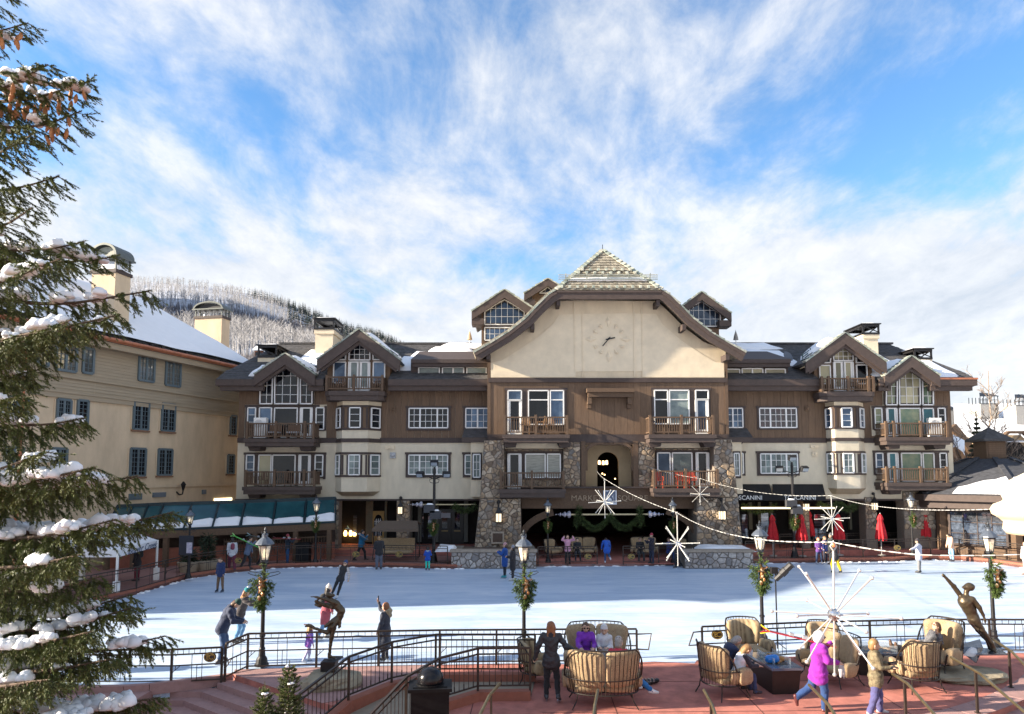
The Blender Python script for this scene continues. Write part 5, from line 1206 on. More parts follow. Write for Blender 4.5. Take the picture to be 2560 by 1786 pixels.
def bare_tree(name,label,base,height,spread,seed,m,twigs=4,trunk_r=.12):
 t=thing(name,label,'tree',base);rt=random.Random(seed);tr=B();br=B()
 pts=[Vector(base)+Vector((rt.uniform(-.12,.12)*i,rt.uniform(-.1,.1)*i,height*i/7))for i in range(8)]
 tr.tube(pts,[trunk_r*(1-.11*i)for i in range(8)],6)
 def grow(p,d,ln,r,lv):
  q=p+d*ln;mid_=p.lerp(q,.5)+Vector((rt.uniform(-1,1),rt.uniform(-1,1),rt.uniform(-.3,.6)))*ln*.07
  br.tube([p,mid_,q],[r,r*.75,r*.5],4 if lv<2 else 3,close=False)
  if lv<3:
   for k in range(twigs if lv else 4):
    s=rt.uniform(.3,1);dd=(d+Vector((rt.uniform(-1,1),rt.uniform(-1,1),rt.uniform(-.25,.8)))*.75).normalized();grow(p.lerp(q,s),dd,ln*rt.uniform(.4,.65),r*.55,lv+1)
 for i in range(15):
  k=rt.uniform(1.6,6.8);i0=int(k);p=pts[i0].lerp(pts[i0+1],k-i0);an=rt.uniform(0,2*pi);up=.35+.12*k
  grow(p,Vector((cos(an),sin(an),up)).normalized(),spread*(1.15-k/9)*rt.uniform(.7,1.1),trunk_r*.35,0)
 tr.obj('trunk',m,t);stuff(br.obj('branches',m,t));return t
M_bark=mat('pale_bark',(.30,.24,.19),.9,var=.3,scale=5)
M_bark_d=mat('dark_bark',(.10,.07,.05),.9,var=.3,scale=5)
bare_tree('bare_tree','tall bare tree rising behind the pavilion cupola in front of the snow roof',(P(2466,1150,58).x,58,.2),P(2466,935,58).z,3.2,3,M_bark)
bare_tree('bare_tree','smaller bare tree with pale branches right of the pavilion cupola',(P(2512,1160,55).x,55,.2),P(2512,1040,55).z,3.0,8,M_bark)
bare_tree('bare_tree','bare dark shrubby tree between the lodge end and the pavilion roof',(P(2415,1200,54).x,54,.2),P(2415,1105,54).z,3.4,12,M_bark_d)
M_fir=mat('fir_needles',(.030,.045,.022),.85,var=.45,scale=3,island=.45)
def conifer(b,base,h,r,rs,tiers=9,per=9):
 """drooping boughs in whorls round a stem, each bough a few ragged blades"""
 base=Vector(base)
 for t in range(tiers):
  f=t/tiers;z=h*(.08+.9*f);rr=r*(1-f)**.85+.04*h*(1-f)*.3+.02
  for k in range(per):
   an=2*pi*(k+.5*(t%2))/per+rs.uniform(-.3,.3);d=Vector((cos(an),sin(an),0));s=Vector((-d.y,d.x,0));ln=rr*rs.uniform(.7,1.15);w=ln*.3+.01*h
   p=base+Vector((0,0,z));tip=p+d*ln-Vector((0,0,ln*rs.uniform(.15,.45)));m_=p+d*ln*.55+Vector((0,0,ln*.02))
   b.add([p,m_+s*w,tip,m_-s*w,m_-Vector((0,0,.12*ln+.02*h))],[(0,1,2),(0,2,3),(0,4,1),(1,4,2),(2,4,3),(3,4,0)])
 b.lathe([(.02*h,0),(.004*h,h)],4,base);return b
sf_=thing('fir_tree','small dark fir between the bare trees and the snow roof','tree',(P(2446,1150,56).x,56,.2))
conifer(B(),(P(2446,1150,56).x,56,.2),P(2446,1035,56).z,1.7,random.Random(3),26,12).obj('crown',M_fir,sf_)
sky_px=[(-700,640),(-200,660),(150,690),(360,706),(450,709),(540,721),(640,737),(740,769),(805,799),(871,823),(946,843),(1000,866),(1150,900),(1500,960),(2200,1010),(3300,1030)]
def skyline(px):
 for(x0,y0),(x1,y1)in zip(sky_px[:-1],sky_px[1:]):
  if x0<=px<=x1:return y0+(y1-y0)*(px-x0)/(x1-x0)
 return 1030
def hill_pt(px,t):
 Y=150+620*t**1.25;top=skyline(px);bot=960 if px<1000 else 960+(px-1000)*.08
 f=t;prof_=.44*min(1,f/.38)+(0 if f<.38 else .56*((f-.38)/.62)**.85)
 py=bot+(top-bot)*prof_;p=P(px,py,Y)
 p.z+=2.2*mnoise.noise(Vector((p.x*.03,p.y*.03,0)))*(1 if t<.97 else .3);return p
nx_,nt_=110,44;vs=[hill_pt(-700+4000*i/nx_,j/nt_)for j in range(nt_+1)for i in range(nx_+1)]
back=[Vector((v.x*1.6,1500,20))for v in vs[-(nx_+1):]]
vs+=back;fs=[(j*(nx_+1)+i,j*(nx_+1)+i+1,(j+1)*(nx_+1)+i+1,(j+1)*(nx_+1)+i)for j in range(nt_+1)for i in range(nx_)]
M_hill=mat('snowy_scrub',(.58,.61,.67),.95,scale=.06,col2=(.33,.35,.40),bump=.6,bscale=.5)
struct(link('hill',mesh('hill',vs,fs,M_hill,True)))
sp=B();n=24;vs=[]
for j in range(n+1):
 y=345+285*j/n;hgt=(150+(y-330)*.40)*min(1,j/2+.2,(n-j)/3)+5*mnoise.noise(Vector((y*.05,0,0)));x=-(.80*y+35)
 vs+=[(x-190,y,-2),(x-70,y,hgt*.8),(x,y,hgt),(x+4,y,hgt*.6),(x+8,y,-2)]
struct(link('shade_spur',mesh('shade_spur',vs,[(j*5+i,j*5+i+1,(j+1)*5+i+1,(j+1)*5+i)for j in range(n)for i in range(4)],M_hill,True)))  # unseen spur left of frame, added to cast shade across the hill
rs=random.Random(21)
M_asp=mat('aspen_grey',(.29,.285,.29),.9,var=.2,scale=.2,island=.4);M_scrub=mat('scrub',(.10,.095,.105),.95,var=.4,scale=.2,island=.4);M_fird=mat('distant_fir',(.035,.05,.045),.95,var=.3,scale=.3,island=.4)
asp,scr,firs=B(),B(),B()
def stick(b,p,h,r):
 ox,oy=rs.uniform(-.06,.06)*h,rs.uniform(-.06,.06)*h
 b.add([p+Vector((-r,0,0)),p+Vector((r,r,0)),p+Vector((r,-r,0)),p+Vector((ox,oy,h))],[(0,1,3),(1,2,3),(2,0,3)])
def aspen(b,p,h):
 stick(b,p,h,h*.022)
 for k in range(8):
  z=h*rs.uniform(.4,.9);an=rs.uniform(0,6.28);ln=h*rs.uniform(.12,.26);q=p+Vector((0,0,z));e=q+Vector((cos(an)*ln,sin(an)*ln,ln*rs.uniform(.5,1.3)));w=h*.012
  b.add([q+Vector((-w,0,0)),q+Vector((w,w,0)),q+Vector((w,-w,0)),e],[(0,1,3),(1,2,3),(2,0,3)])
for i in range(7000):
 px=rs.uniform(300,1010);t=rs.random()**.8;p=hill_pt(px,t)
 dens=.5+.5*mnoise.noise(Vector((p.x*.02,p.y*.02,5)))
 if .27<t<.47 and px<800:
  aspen(asp,p,rs.uniform(9,13)*(1 if t>.3 else .8))
 elif t>.70 and rs.random()<.75:
  if(px>720 and rs.random()<.8)or(dens>.72):conifer(firs,p,rs.uniform(6,11),rs.uniform(1.4,2.1),rs,4,5)
  else:aspen(asp,p,rs.uniform(7,10))
 elif t<.27:
  q=p;h=rs.uniform(1.2,3)
  for k in range(5):stick(scr,q+Vector((rs.uniform(-1,1),rs.uniform(-1,1),0)),h*rs.uniform(.6,1),.16)
 elif t<.7:
  if dens>.7 and rs.random()<.5:conifer(firs,p,rs.uniform(6,11),rs.uniform(1.4,2.2),rs,4,5)
  else:
   for k in range(3):stick(scr,p+Vector((rs.uniform(-3,3),rs.uniform(-3,3),0)),rs.uniform(4,8),.2)
for i in range(420):
 px=620+390*rs.random()**.8;t=rs.uniform(.93,1.0);p=hill_pt(px,t);conifer(firs,p,rs.uniform(4,11),rs.uniform(1.2,2.0),rs,4,5)
stuff(asp.obj('aspen_wood',M_asp));stuff(scr.obj('scrub',M_scrub));stuff(firs.obj('fir_wood',M_fird))
for(px0,px1,t,lab)in((643,664,.25,'far log cabin with a snow roof among the pale aspens, leftmost of three'),(671,686,.25,'tiny far cabin with a pale snow roof, middle of the three among the aspens'),(760,784,.23,'far reddish cabin with a snow roof beside the tall stucco chimney')):
 p=hill_pt((px0+px1)/2,t);w=(px1-px0)/F*p.y/2;cb=thing('cabin',lab,'cabin',p,0,'cabins on the far hill')
 b=B();b.box(p.x-w,p.x+w,p.y-3,p.y+3,p.z-3,p.z+2.6);b.obj('wall',mat('cabin_wall',(.14,.06,.035),.9),cb)
 b=B();b.plate([(p.x-w-.5,p.y-4,p.z+2.5),(p.x+w+.5,p.y-4,p.z+2.5),(p.x+w+.5,p.y,p.z+4.6),(p.x-w-.5,p.y,p.z+4.6)],.4);b.plate([(p.x-w-.5,p.y,p.z+4.6),(p.x+w+.5,p.y,p.z+4.6),(p.x+w+.5,p.y+4,p.z+2.5),(p.x-w-.5,p.y+4,p.z+2.5)],.4);b.obj('roof',M_snow,cb)
 for k in(-.5,.3):b=B();b.box(p.x+w*k-.5,p.x+w*k+.5,p.y-3.06,p.y-3.0,p.z+.3,p.z+1.7);b.obj('window',M_glass,cb)
def arcpier(A,x0,y0,x1,y1,seed,Y=YW-.1):
 p=R(A,x0,y0,x1,y1,Y);b=B();b.box(p[0][0],p[1][0],Y,Y+.9,.3,p[2][1]);o=b.obj('stone_pier',M_mortar,lodge)
 stones(o,p,.36,M_stone,0,seed,Tfront(Y));return o
arcpier(A5,916,556,982,915,61);arcpier(A5,1446,552,1550,915,62);arcpier(A4,662,1395,716,1600,63);arcpier(A4,1130,1365,1210,1600,64);arcpier(A4,1410,1322,1640,1600,65)
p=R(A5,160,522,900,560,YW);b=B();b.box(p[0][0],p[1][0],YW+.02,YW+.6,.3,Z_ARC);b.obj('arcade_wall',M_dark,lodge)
M_olive=mat('olive_paint',(.17,.16,.11),.7)
def store(A,posts,y0,y1,m):
 for x0,x1 in posts:b=B();rbox(b,A,x0,y0,x1,y1,ARC_Y,-.25,-.002);b.obj('shopfront',m,lodge)
store(A5,[(985,1000),(1205,1262),(1355,1372)],556,880,M_olive);store(A5,[(1556,1575),(1620,1650),(1760,1785),(1988,2020)],556,880,mat('grey_paint',(.13,.135,.12),.7));store(A4,[(262,288),(330,352),(418,436),(560,590),(840,860),(1000,1016)],1400,1600,M_olive)
M_warm=mat('warm_light',(.9,.55,.2),.5,emit=(1,.55,.16),estr=3.0)
for x0,x1 in((1032,1052),(1072,1096),(1100,1130)):q=R(A5,x0,788 if x0!=1100 else 800,x1,832,ARC_Y-.1);b=B();b.lathe([(.09,q[0][1]),(.13,(q[0][1]+q[2][1])/2),(.06,q[2][1])],8,((q[0][0]+q[1][0])/2,ARC_Y-.3,0));b.obj('window_lamp',M_warm,lodge)
dq=R(A5,1262,632,1354,745,ARC_Y);dd=thing('shop_door','ochre shop door with an arched glazed top under the left arcade','door',((dq[0][0]+dq[1][0])/2,ARC_Y-.3,.52))
b=B();b.box(dq[0][0],dq[1][0],ARC_Y-.32,ARC_Y-.26,.53,dq[2][1]);b.obj('leaf',mat('ochre_paint',(.42,.28,.09),.6),dd)
b=B();xm_=(dq[0][0]+dq[1][0])/2;hw_=(dq[1][0]-dq[0][0])*.36;zt2=dq[2][1]-.25;b.prism([(xm_-hw_,zt2-1.5),(xm_+hw_,zt2-1.5),(xm_+hw_,zt2-.4),(xm_+hw_*.6,zt2-.08),(xm_,zt2),(xm_-hw_*.6,zt2-.08),(xm_-hw_,zt2-.4)],ARC_Y-.335,ARC_Y-.322);gl_=b.obj('pane',M_glass,dd)
b=B();[b.box(xm_+k*hw_-.025,xm_+k*hw_+.025,ARC_Y-.35,ARC_Y-.336,zt2-1.5,zt2-.3)for k in(-.5,0,.5)];[b.box(xm_-hw_,xm_+hw_,ARC_Y-.349,ARC_Y-.337,zt2-z,zt2-z+.04)for z in(.5,.95)];b.obj('glazing_bar',M_white,dd)
dq=R(A5,1786,618,1986,878,ARC_Y);bdoor=thing('double_door','black double door with a pale sign strip under the left arcade','door',((dq[0][0]+dq[1][0])/2,ARC_Y-.2,.52))
for k in(0,1):
 x0=dq[0][0]+(dq[1][0]-dq[0][0])*k/2;x1=x0+(dq[1][0]-dq[0][0])/2-.03;b=B();b.box(x0,x1,ARC_Y-.2,ARC_Y-.12,.53,dq[2][1]);l_=b.obj('leaf',mat('black_paint',(.012,.012,.013),.35),bdoor)
 b=B();b.box(x0+.25,x1-.25,ARC_Y-.215,ARC_Y-.201,1.6,dq[2][1]-.2);b.obj('pane',M_glass,l_);b=B();b.box(x0+.2,x1-.2,ARC_Y-.225,ARC_Y-.202,1.42,1.47);b.obj('push_bar',M_brass,l_)
q=R(A5,1790,648,1880,688,ARC_Y);b=B();b.box(q[0][0],q[1][0],ARC_Y-.24,ARC_Y-.226,q[0][1],q[2][1]);b.obj('notice',mat('pale_notice',(.42,.46,.55),.4),bdoor)
M_srefl=mat('shop_reflection',(.30,.33,.38),.05,.6,var=.4,scale=1.4,stretch=(.6,1,6),col2=(.02,.02,.022))  # pale streaks painted into the pane colour as reflected snow
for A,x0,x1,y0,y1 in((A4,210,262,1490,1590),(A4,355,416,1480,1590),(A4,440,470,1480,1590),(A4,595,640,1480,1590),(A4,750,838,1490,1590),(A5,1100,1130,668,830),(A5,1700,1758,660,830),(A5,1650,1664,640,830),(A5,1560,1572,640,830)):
 q=R(A,x0,y0,x1,y1,ARC_Y);b=B();b.box(q[0][0],q[1][0],ARC_Y-.08,ARC_Y-.03,.9,q[2][1]);b.obj('shop_pane',M_srefl,lodge)
M_awn=mat('awning_black',(.006,.006,.008),.8,var=.3)
M_awn_t=mat('awning_print',(.78,.78,.74),.7)
for nm,(tx0,tx1,bx0,bx1),tcx,lab in(('awning',(222,424,178,446),252,'black shop awning next to the right stone pier, lettered TOSCANINI'),('awning',(444,815,446,836),648,'wide black shop awning behind the floodlight pole, lettered TOSCANINI')):
 Y0,Y1=YW-.05,YW-1.15;a,c=XZ(*A4(tx0,1268),Y0),XZ(*A4(tx1,1268),Y0);d,e=XZ(*A4(bx0,1350),Y1),XZ(*A4(bx1,1350),Y1);zf=gz(A4,400,1388,Y1)
 aw_=thing(nm,lab,'awning',((a[0]+c[0])/2,YW,a[1]),0,'black awnings');b=B()
 pts=[(a[0],Y0,a[1]),(c[0],Y0,c[1]),(e[0],Y1,e[1]),(d[0],Y1,d[1])];b.plate(pts[::-1],.03);b.add([(a[0],Y0,a[1]),(d[0],Y1,d[1]),(d[0],Y1,zf),(a[0],Y0,zf)],[(0,1,2,3)]);b.add([(c[0],Y0,a[1]),(e[0],Y1,d[1]),(e[0],Y1,zf),(c[0],Y0,zf)],[(3,2,1,0)]);b.obj('cover',M_awn,aw_)
 b=B();b.box(d[0],e[0],Y1-.03,Y1,zf,d[1]+.02);v_=b.obj('valance',M_awn,aw_);pp=P(*A4(tcx,1370),Y1-.04)
 text('TOSCANINI',.40,M_awn_t,v_,(pp.x,Y1-.04,(zf+d[1])/2),depth=.006,sx=1.0)
B().box(gx(A4,185,1395,YW),gx(A4,850,1395,YW),YW-1.0,YW-.8,Z_ARC-.55,Z_ARC-.45).obj('light_strip',mat('strip_light',(.8,.6,.3),.5,emit=(1,.75,.4),estr=.8),lodge)
def pier_lantern(px,py,Y,lab,sc=1.0):
 c=P(px,py,Y);t=thing('wall_lantern',lab,'lantern',c,0,'lanterns on the stone piers');k=sc
 b=B();b.box(c.x-.2*k,c.x+.2*k,Y-.38*k,Y-.02,c.z-.30*k,c.z-.26*k)
 for sx in(-1,1):
  for y in(Y-.36*k,Y-.06):b.box(c.x+sx*.19*k-.02,c.x+sx*.19*k+.02,y-.02,y+.02,c.z-.26*k,c.z+.26*k)
 b.box(c.x-.015,c.x+.015,Y-.39*k,Y-.365*k,c.z-.26*k,c.z+.26*k)
 b.obj('frame',M_iron,t)
 b=B();b.lathe([(.34*k,c.z+.26*k),(.08*k,c.z+.62*k),(.05*k,c.z+.7*k)],4,(c.x,Y-.2*k,0),pi/4);b.obj('cap',M_iron,t)
 b=B();b.tube([(c.x,Y-.2*k,c.z+.66*k),(c.x,Y-.22*k,c.z+.9*k),(c.x,Y,c.z+1.0*k)],.05*k,6);b.ball((c.x,Y-.08,c.z+.98*k),.13*k,8,5);b.obj('arm',M_iron,t)
 b=B();b.box(c.x-.17*k,c.x+.17*k,Y-.35*k,Y-.07,c.z-.25*k,c.z+.25*k);b.obj('lamp_glass',mat('lantern_glass',(.75,.68,.52),.5,emit=(1,.78,.5),estr=.35),t)
for px,py,Y,lab,sc in((1247,1294,YP-.25,'black square lantern on the left flared stone pier of the clock gable',1),(1803,1288,YP-.25,'black square lantern on the right flared stone pier of the clock gable',1),(1002,1276,YW-.1,'lit square lantern on the slim stone pier between the left arcades',.85),(2013,1268,YW-.1,'square lantern on the stone pier behind the red umbrellas, beside the floodlight pole',.85),(2183,1266,YW-.1,'square lantern on the stone pier left of the dark doors',.85)):
 pier_lantern(px,py,Y,lab,sc)
pq=R(A6,278,825,352,892,YP-.25);t=thing('plaque','bronze plaque in a stone frame on the left flared stone pier','plaque',((pq[0][0]+pq[1][0])/2,YP-.25,pq[0][1]))
b=B();b.box(pq[0][0],pq[1][0],YP-.42,YP-.2,pq[0][1],pq[2][1]);b.obj('plate',mat('plaque_bronze',(.09,.06,.045),.45,.4,var=.5,scale=30),t)
b=B()
for x0,x1,z0,z1 in((pq[0][0]-.1,pq[1][0]+.1,pq[2][1],pq[2][1]+.1),(pq[0][0]-.1,pq[1][0]+.1,pq[0][1]-.1,pq[0][1]),(pq[0][0]-.1,pq[0][0],pq[0][1],pq[2][1]),(pq[1][0],pq[1][0]+.1,pq[0][1],pq[2][1])):b.box(x0,x1,YP-.45,YP-.2,z0,z1)
b.obj('frame',M_cap,t)
def vent(A,x0,y0,x1,y1,Y,lab,m,round_=False):
 p=R(A,x0,y0,x1,y1,Y);t=thing('vent',lab,'vent',((p[0][0]+p[1][0])/2,Y,p[0][1]));b=B();b.box(p[0][0],p[1][0],Y-.12,Y,p[0][1],p[2][1]);b.obj('housing',m,t)
 b=B();b.ball(((p[0][0]+p[1][0])/2,Y-.12,(p[0][1]+p[2][1])/2),(p[2][1]-p[0][1])*.36,10,6);b.obj('hood',m,t)
vent(A5,1396,165,1440,212,YW,'pale round vent in a grey plate on the left cream wall',mat('vent_grey',(.42,.43,.44),.6));vent(A5,1357,112,1430,138,YW,'flat cream vent strip under the dark band on the left cream wall',M_cream2)
vent(A4,735,1032,772,1064,YW,'cream round vent on the right cream wall',M_cream2);vent(A4,720,982,778,1001,YW,'flat cream vent strip on the right cream wall',M_cream2);vent(A4,682,696,714,728,YW-.03,'brown vent hood on the right boarded wall beside the bay',M_board);vent(A2,1398,1088,1440,1122,YW-.03,'brown vent hood on the left boarded wall beside the bay',M_board)
def garland_sprigs(b,pts,rad,n,rs,ln=.22,w=.02):
 """needle blades bristling round a path"""
 pts=[Vector(p)for p in pts];seg=len(pts)-1
 for i in range(n):
  u=rs.random()*seg;k=min(seg-1,int(u));p=pts[k].lerp(pts[k+1],u-k);t=(pts[k+1]-pts[k]).normalized()
  d=Vector((rs.gauss(0,1),rs.gauss(0,1),rs.gauss(0,1)));d=(d-t*d.dot(t)*.4).normalized();q=p+d*rad*rs.uniform(.1,.8)
  e=q+(d+t*rs.uniform(-.7,.7)+Vector((0,0,-.25))).normalized()*ln*rs.uniform(.6,1.2);s=d.cross(Vector((rs.random(),rs.random(),rs.random()))).normalized()*w
  b.add([q-s,q+s,e,q+d*.012],[(0,1,2),(0,2,3)])
 return b
M_garl=mat('garland_green',(.055,.085,.022),.8,var=.5,scale=3,island=.5)
rs=random.Random(33)
rod=thing('garland_rod','pale rod with icicle shaped ends hung across the central passage','decoration',P(*A6(1150,685),YC-.5))
p,q=P(*A6(860,685),YC-.6),P(*A6(1460,683),YC-.6);B().bar(p,q,.09).obj('rod',mat('rod_cream',(.62,.52,.30),.5),rod)
for e,s in((p,-1),(q,1)):
 b=B()
 for k in range(7):b.ball(e+Vector((s*(.05+.14*k),0,0)),(.24-.03*k)*(1 if k%2==0 else .6),8,5,(.6,1,1))
 b.obj('icicle_end',mat('icicle',(.55,.56,.66),.25,.4),rod)
gd=thing('garland','green fir garland in two swags over the central passage','garland',P(*A6(1150,720),YC-.6))
def swag(a,c,sag,n=14):return[a.lerp(c,i/n)-Vector((0,0,sag*4*(i/n)*(1-i/n)))for i in range(n+1)]
gl=P(*A6(932,690),YC-.75);gm_=P(*A6(1160,690),YC-.75);gr_=P(*A6(1388,690),YC-.75);b=B()
garland_sprigs(b,swag(gl,gm_,.85),.16,1500,rs);garland_sprigs(b,swag(gm_,gr_,.8),.16,1500,rs);garland_sprigs(b,[gl+Vector((0,0,.55)),gl-Vector((.2,0,.7))],.2,420,rs);garland_sprigs(b,[gr_+Vector((0,0,.55)),gr_-Vector((-.1,0,.7))],.2,420,rs)
b.obj('foliage',M_garl,gd)
for A,x0,x1,y,lab in((A5,1900,2085,590,'dark fir garland along the top of the left arcade beside the stone pier'),(A4,215,480,1425,'fir garland hung under the first black awning'),(A4,780,930,1405,'bushy fir garland over the restaurant arcade, left half'),(A4,930,1070,1410,'bushy fir garland over the restaurant arcade, right half')):
 a,c=P(*A(x0,y),YW-.3),P(*A(x1,y),YW-.3);g_=thing('garland',lab,'garland',(a+c)/2);garland_sprigs(B(),swag(a,c,.35),.22,700,rs).obj('foliage',M_garl,g_)
rod2=thing('garland_rod','pale rod with an icicle shaped end under the left arcade','decoration',P(*A5(1800,581),YW-.2));p,q=P(*A5(1650,583),YW-.2),P(*A5(2085,582),YW-.2);B().bar(p,q,.07).obj('rod',mat('rod_cream',(.62,.52,.30),.5),rod2)
b=B();[b.ball(p-Vector((.05+.14*k,0,0)),(.22-.03*k)*(1 if k%2==0 else .6),8,5,(.6,1,1))for k in range(7)];b.obj('icicle_end',mat('icicle',(.55,.56,.66),.25,.4),rod2)
def planter(lab,x0,x1,y0,y1,zt,seed,slope=None):
 t=thing('stone_planter',lab,'planter',((x0+x1)/2,y0,.14));b=B();b.box(x0,x1,y0,y0+.5,.0,zt);b.box(x0,x0+.5,y0+.5,y1,.0,zt);b.box(x1-.5,x1,y0+.5,y1,.0,zt);w_=b.obj('wall',M_mortar,t)
 stones(t,[(x0,.02),(x1,.02),(x1,zt),(x0,zt)],.36,M_stone_p,300,seed,Tfront(y0))
 n=max(2,int((x1-x0)/1.4))
 for k in range(n):a=x0-.08+(x1-x0+.16)*k/n;c=x0-.08+(x1-x0+.16)*(k+1)/n-.015;B().box(a,c,y0-.12,y0+.55,zt+.003,zt+.14).obj('cap_stone',M_cap,t)
 B().box(x0+.5,x1-.5,y0+.5,y1,.1,zt-.05).obj('soil',M_bark_d,t);return t
PY=40.35
pl1=planter('pale fieldstone planter wall at the foot of the left stone pier',gx(A5,1885,1040,PY),gx(A6,606,1040,PY),PY,44,.95,71)
pl2=planter('long pale fieldstone planter wall running right from the right stone pier',gx(A6,1728,1040,PY),gx(A4,300,1750,PY),PY,44,.95,72)
for a,c,k in((pl1,(-4.6,-3.4),3),(pl2,(11.2,14.6),4)):snow_patch(a,[(c[0],PY+.6,.92),(c[1],PY+.6,.92),(c[1],43,.92),(c[0],43,.92)],.22,k,8)
def make_lamp():
 t=thing('street_lamp','','street lamp',(0,0,0),0,'lamp posts round the rink')
 b=B();b.lathe([(.20,0),(.20,.05),(.17,.08),(.15,.20),(.10,.27),(.085,.45),(.095,.48),(.07,.52)],14);b.obj('base',M_iron,t)
 b=B();b.lathe([(.068,.52),(.062,.80),(.085,.82),(.085,.87),(.06,.89),(.052,2.0),(.05,2.78),(.08,2.82),(.08,2.88),(.05,2.92)],12);b.obj('pole',M_iron,t)
 for s in(-1,1):
  b=B();b.tube([(s*.05,0,2.62),(s*.42,0,2.68),(s*.48,0,2.64),(s*.40,0,2.60),(s*.05,0,2.50)],.011,5);b.obj('ladder_rest',M_steel,t)
 fr=B();fr.lathe([(.06,2.9),(.115,2.97),(.115,3.02),(.09,3.03)],6)
 for k in range(6):
  an=k*pi/3;fr.bar((.11*cos(an),.11*sin(an),3.0),(.19*cos(an),.19*sin(an),3.45),.022)
 fr.lathe([(.18,3.42),(.215,3.44),(.215,3.47),(.17,3.47)],6);l_=fr.obj('lantern',M_steel,t)
 for k in range(6):
  a0,a1=k*pi/3+.06,(k+1)*pi/3-.06;B().plate([(.105*cos(a0),.105*sin(a0),3.03),(.105*cos(a1),.105*sin(a1),3.03),(.182*cos(a1),.182*sin(a1),3.43),(.182*cos(a0),.182*sin(a0),3.43)],.006).obj('pane',mat('lamp_pane',(.78,.74,.64),.12,var=.18,scale=9,spec=.8,alpha=.55),l_)
 b=B()
 for k in range(3):an=k*2.1;b.lathe([(.022,3.08),(.028,3.2),(.012,3.33)],6,(.045*cos(an),.045*sin(an),0))
 b.obj('bulb',mat('bulb',(.9,.8,.6),.3,emit=(1,.8,.5),estr=.8),l_)
 b=B();b.lathe([(.27,3.47),(.265,3.50),(.20,3.58),(.11,3.66),(.075,3.68),(.075,3.74),(.09,3.76),(.05,3.79)],12);b.obj('cap',mat('lamp_cap',(.13,.15,.18),.38,.5,var=.2),t)
 b=B();b.lathe([(.045,3.79),(.06,3.82),(.03,3.86),(.04,3.89),(.008,3.97)],8)
 for k in range(4):an=k*pi/2+.3;b.tube([(.05*cos(an),.05*sin(an),3.76),(.11*cos(an),.11*sin(an),3.80),(.09*cos(an),.09*sin(an),3.84)],.012,5)
 b.obj('finial',M_steel,t);return t
lamp0=make_lamp()
M_wr=mat('wreath_green',(.075,.12,.022),.75,var=.5,scale=6,island=.5)
M_bow=mat('copper_ribbon',(.38,.17,.06),.4,.4,var=.3,scale=8);M_cone_p=mat('pale_cone',(.50,.36,.22),.7,var=.4,scale=10)
def make_wreath(seed):
 rs=random.Random(seed);t=thing('wreath','','wreath',(0,0,0),0,'wreaths hung on the lamp posts');b=B()
 for i in range(300):
  v=rs.random()**.8;z=.12-1.0*v;hw=.30*(min(1,(1-v)*1.7+.1))*(min(1,.45+v*3));x=rs.uniform(-hw,hw);y=-.10-.10*rs.random()+.25*(x*x)
  p=Vector((x,y,z));d=Vector((x*2.2+rs.uniform(-.5,.5),-rs.uniform(.0,.7),-rs.uniform(.0,1.0)+(.5 if v<.12 else 0))).normalized();ln=rs.uniform(.14,.22)
  for k in range(16):
   u=rs.random();q=p+d*ln*u;nd=(d*.8+Vector((rs.gauss(0,1),rs.gauss(0,1),rs.gauss(0,1))).normalized()*.8).normalized();s=nd.cross(Vector((rs.random(),rs.random(),rs.random()))).normalized()*.011
   b.add([q-s,q+s,q+nd*rs.uniform(.05,.09)],[(0,1,2)])
 for i in range(60):
  p=Vector((rs.uniform(-.06,.06),-.08,rs.uniform(.05,.42)));nd=Vector((rs.gauss(0,1),rs.gauss(-.4,1),rs.gauss(0,1))).normalized();s=nd.orthogonal().normalized()*.012;b.add([p-s,p+s,p+nd*.12],[(0,1,2)])
 b.obj('foliage',M_wr,t)
 for i in range(7):
  p=(rs.uniform(-.1,.12),-.25-rs.random()*.05,-.1-.62*i/7+rs.uniform(-.04,.04));b=B();b.ball(p,rs.uniform(.04,.065),7,5,(1,.8,1.3));b.obj('pine_cone',M_cone_p if i%2 else M_bow,t)
 b=B()
 for k in range(4):
  an=k*1.6+.5;c=Vector((.03,-.24,-.12));pts=[c+Vector((.17*sin(u*pi)*cos(an)*1.0,-.02-.05*sin(u*2*pi),.17*sin(u*pi)*sin(an)+.05*(u-.5)))for u in[i/6 for i in range(7)]]
  for p,q in zip(pts[:-1],pts[1:]):b.bar(p,q,.05,.008)
 b.bar((.02,-.26,-.15),(.06,-.27,-.55),.05,.008);b.bar((.0,-.25,-.15),(-.05,-.27,-.45),.05,.008);b.obj('ribbon',M_bow,t);return t
wreath0=make_wreath(5)
near=[((654,1664),TZ,'near lamp post on the red platform at the top of the left steps',1.0),((1310,1651),TZ,'near lamp post behind the ramp railing beside the loveseats',.97),((1907,1606),TZ,'near lamp post at the corner of the striped armchair and the terrace railing',1.0),((2487,1616),TZ,'near lamp post right beside the reaching bronze skater',1.0)]
fars=[((470,1446),.14,'far lamp post with a dark banner panel left of the glass canopy',.93),((788,1410),.14,'far lamp post with a wreath at the right end of the glass canopy',1.04),((1370,1408),.14,'far lamp post in front of the dark passage, left of the garland swags',1.0),((1684,1408),.14,'far lamp post in front of the dark passage behind the hanging starburst',1.0),((2283,1390),.3,'far lamp post with a wreath between the stone wall and the last red umbrella',1.02)]
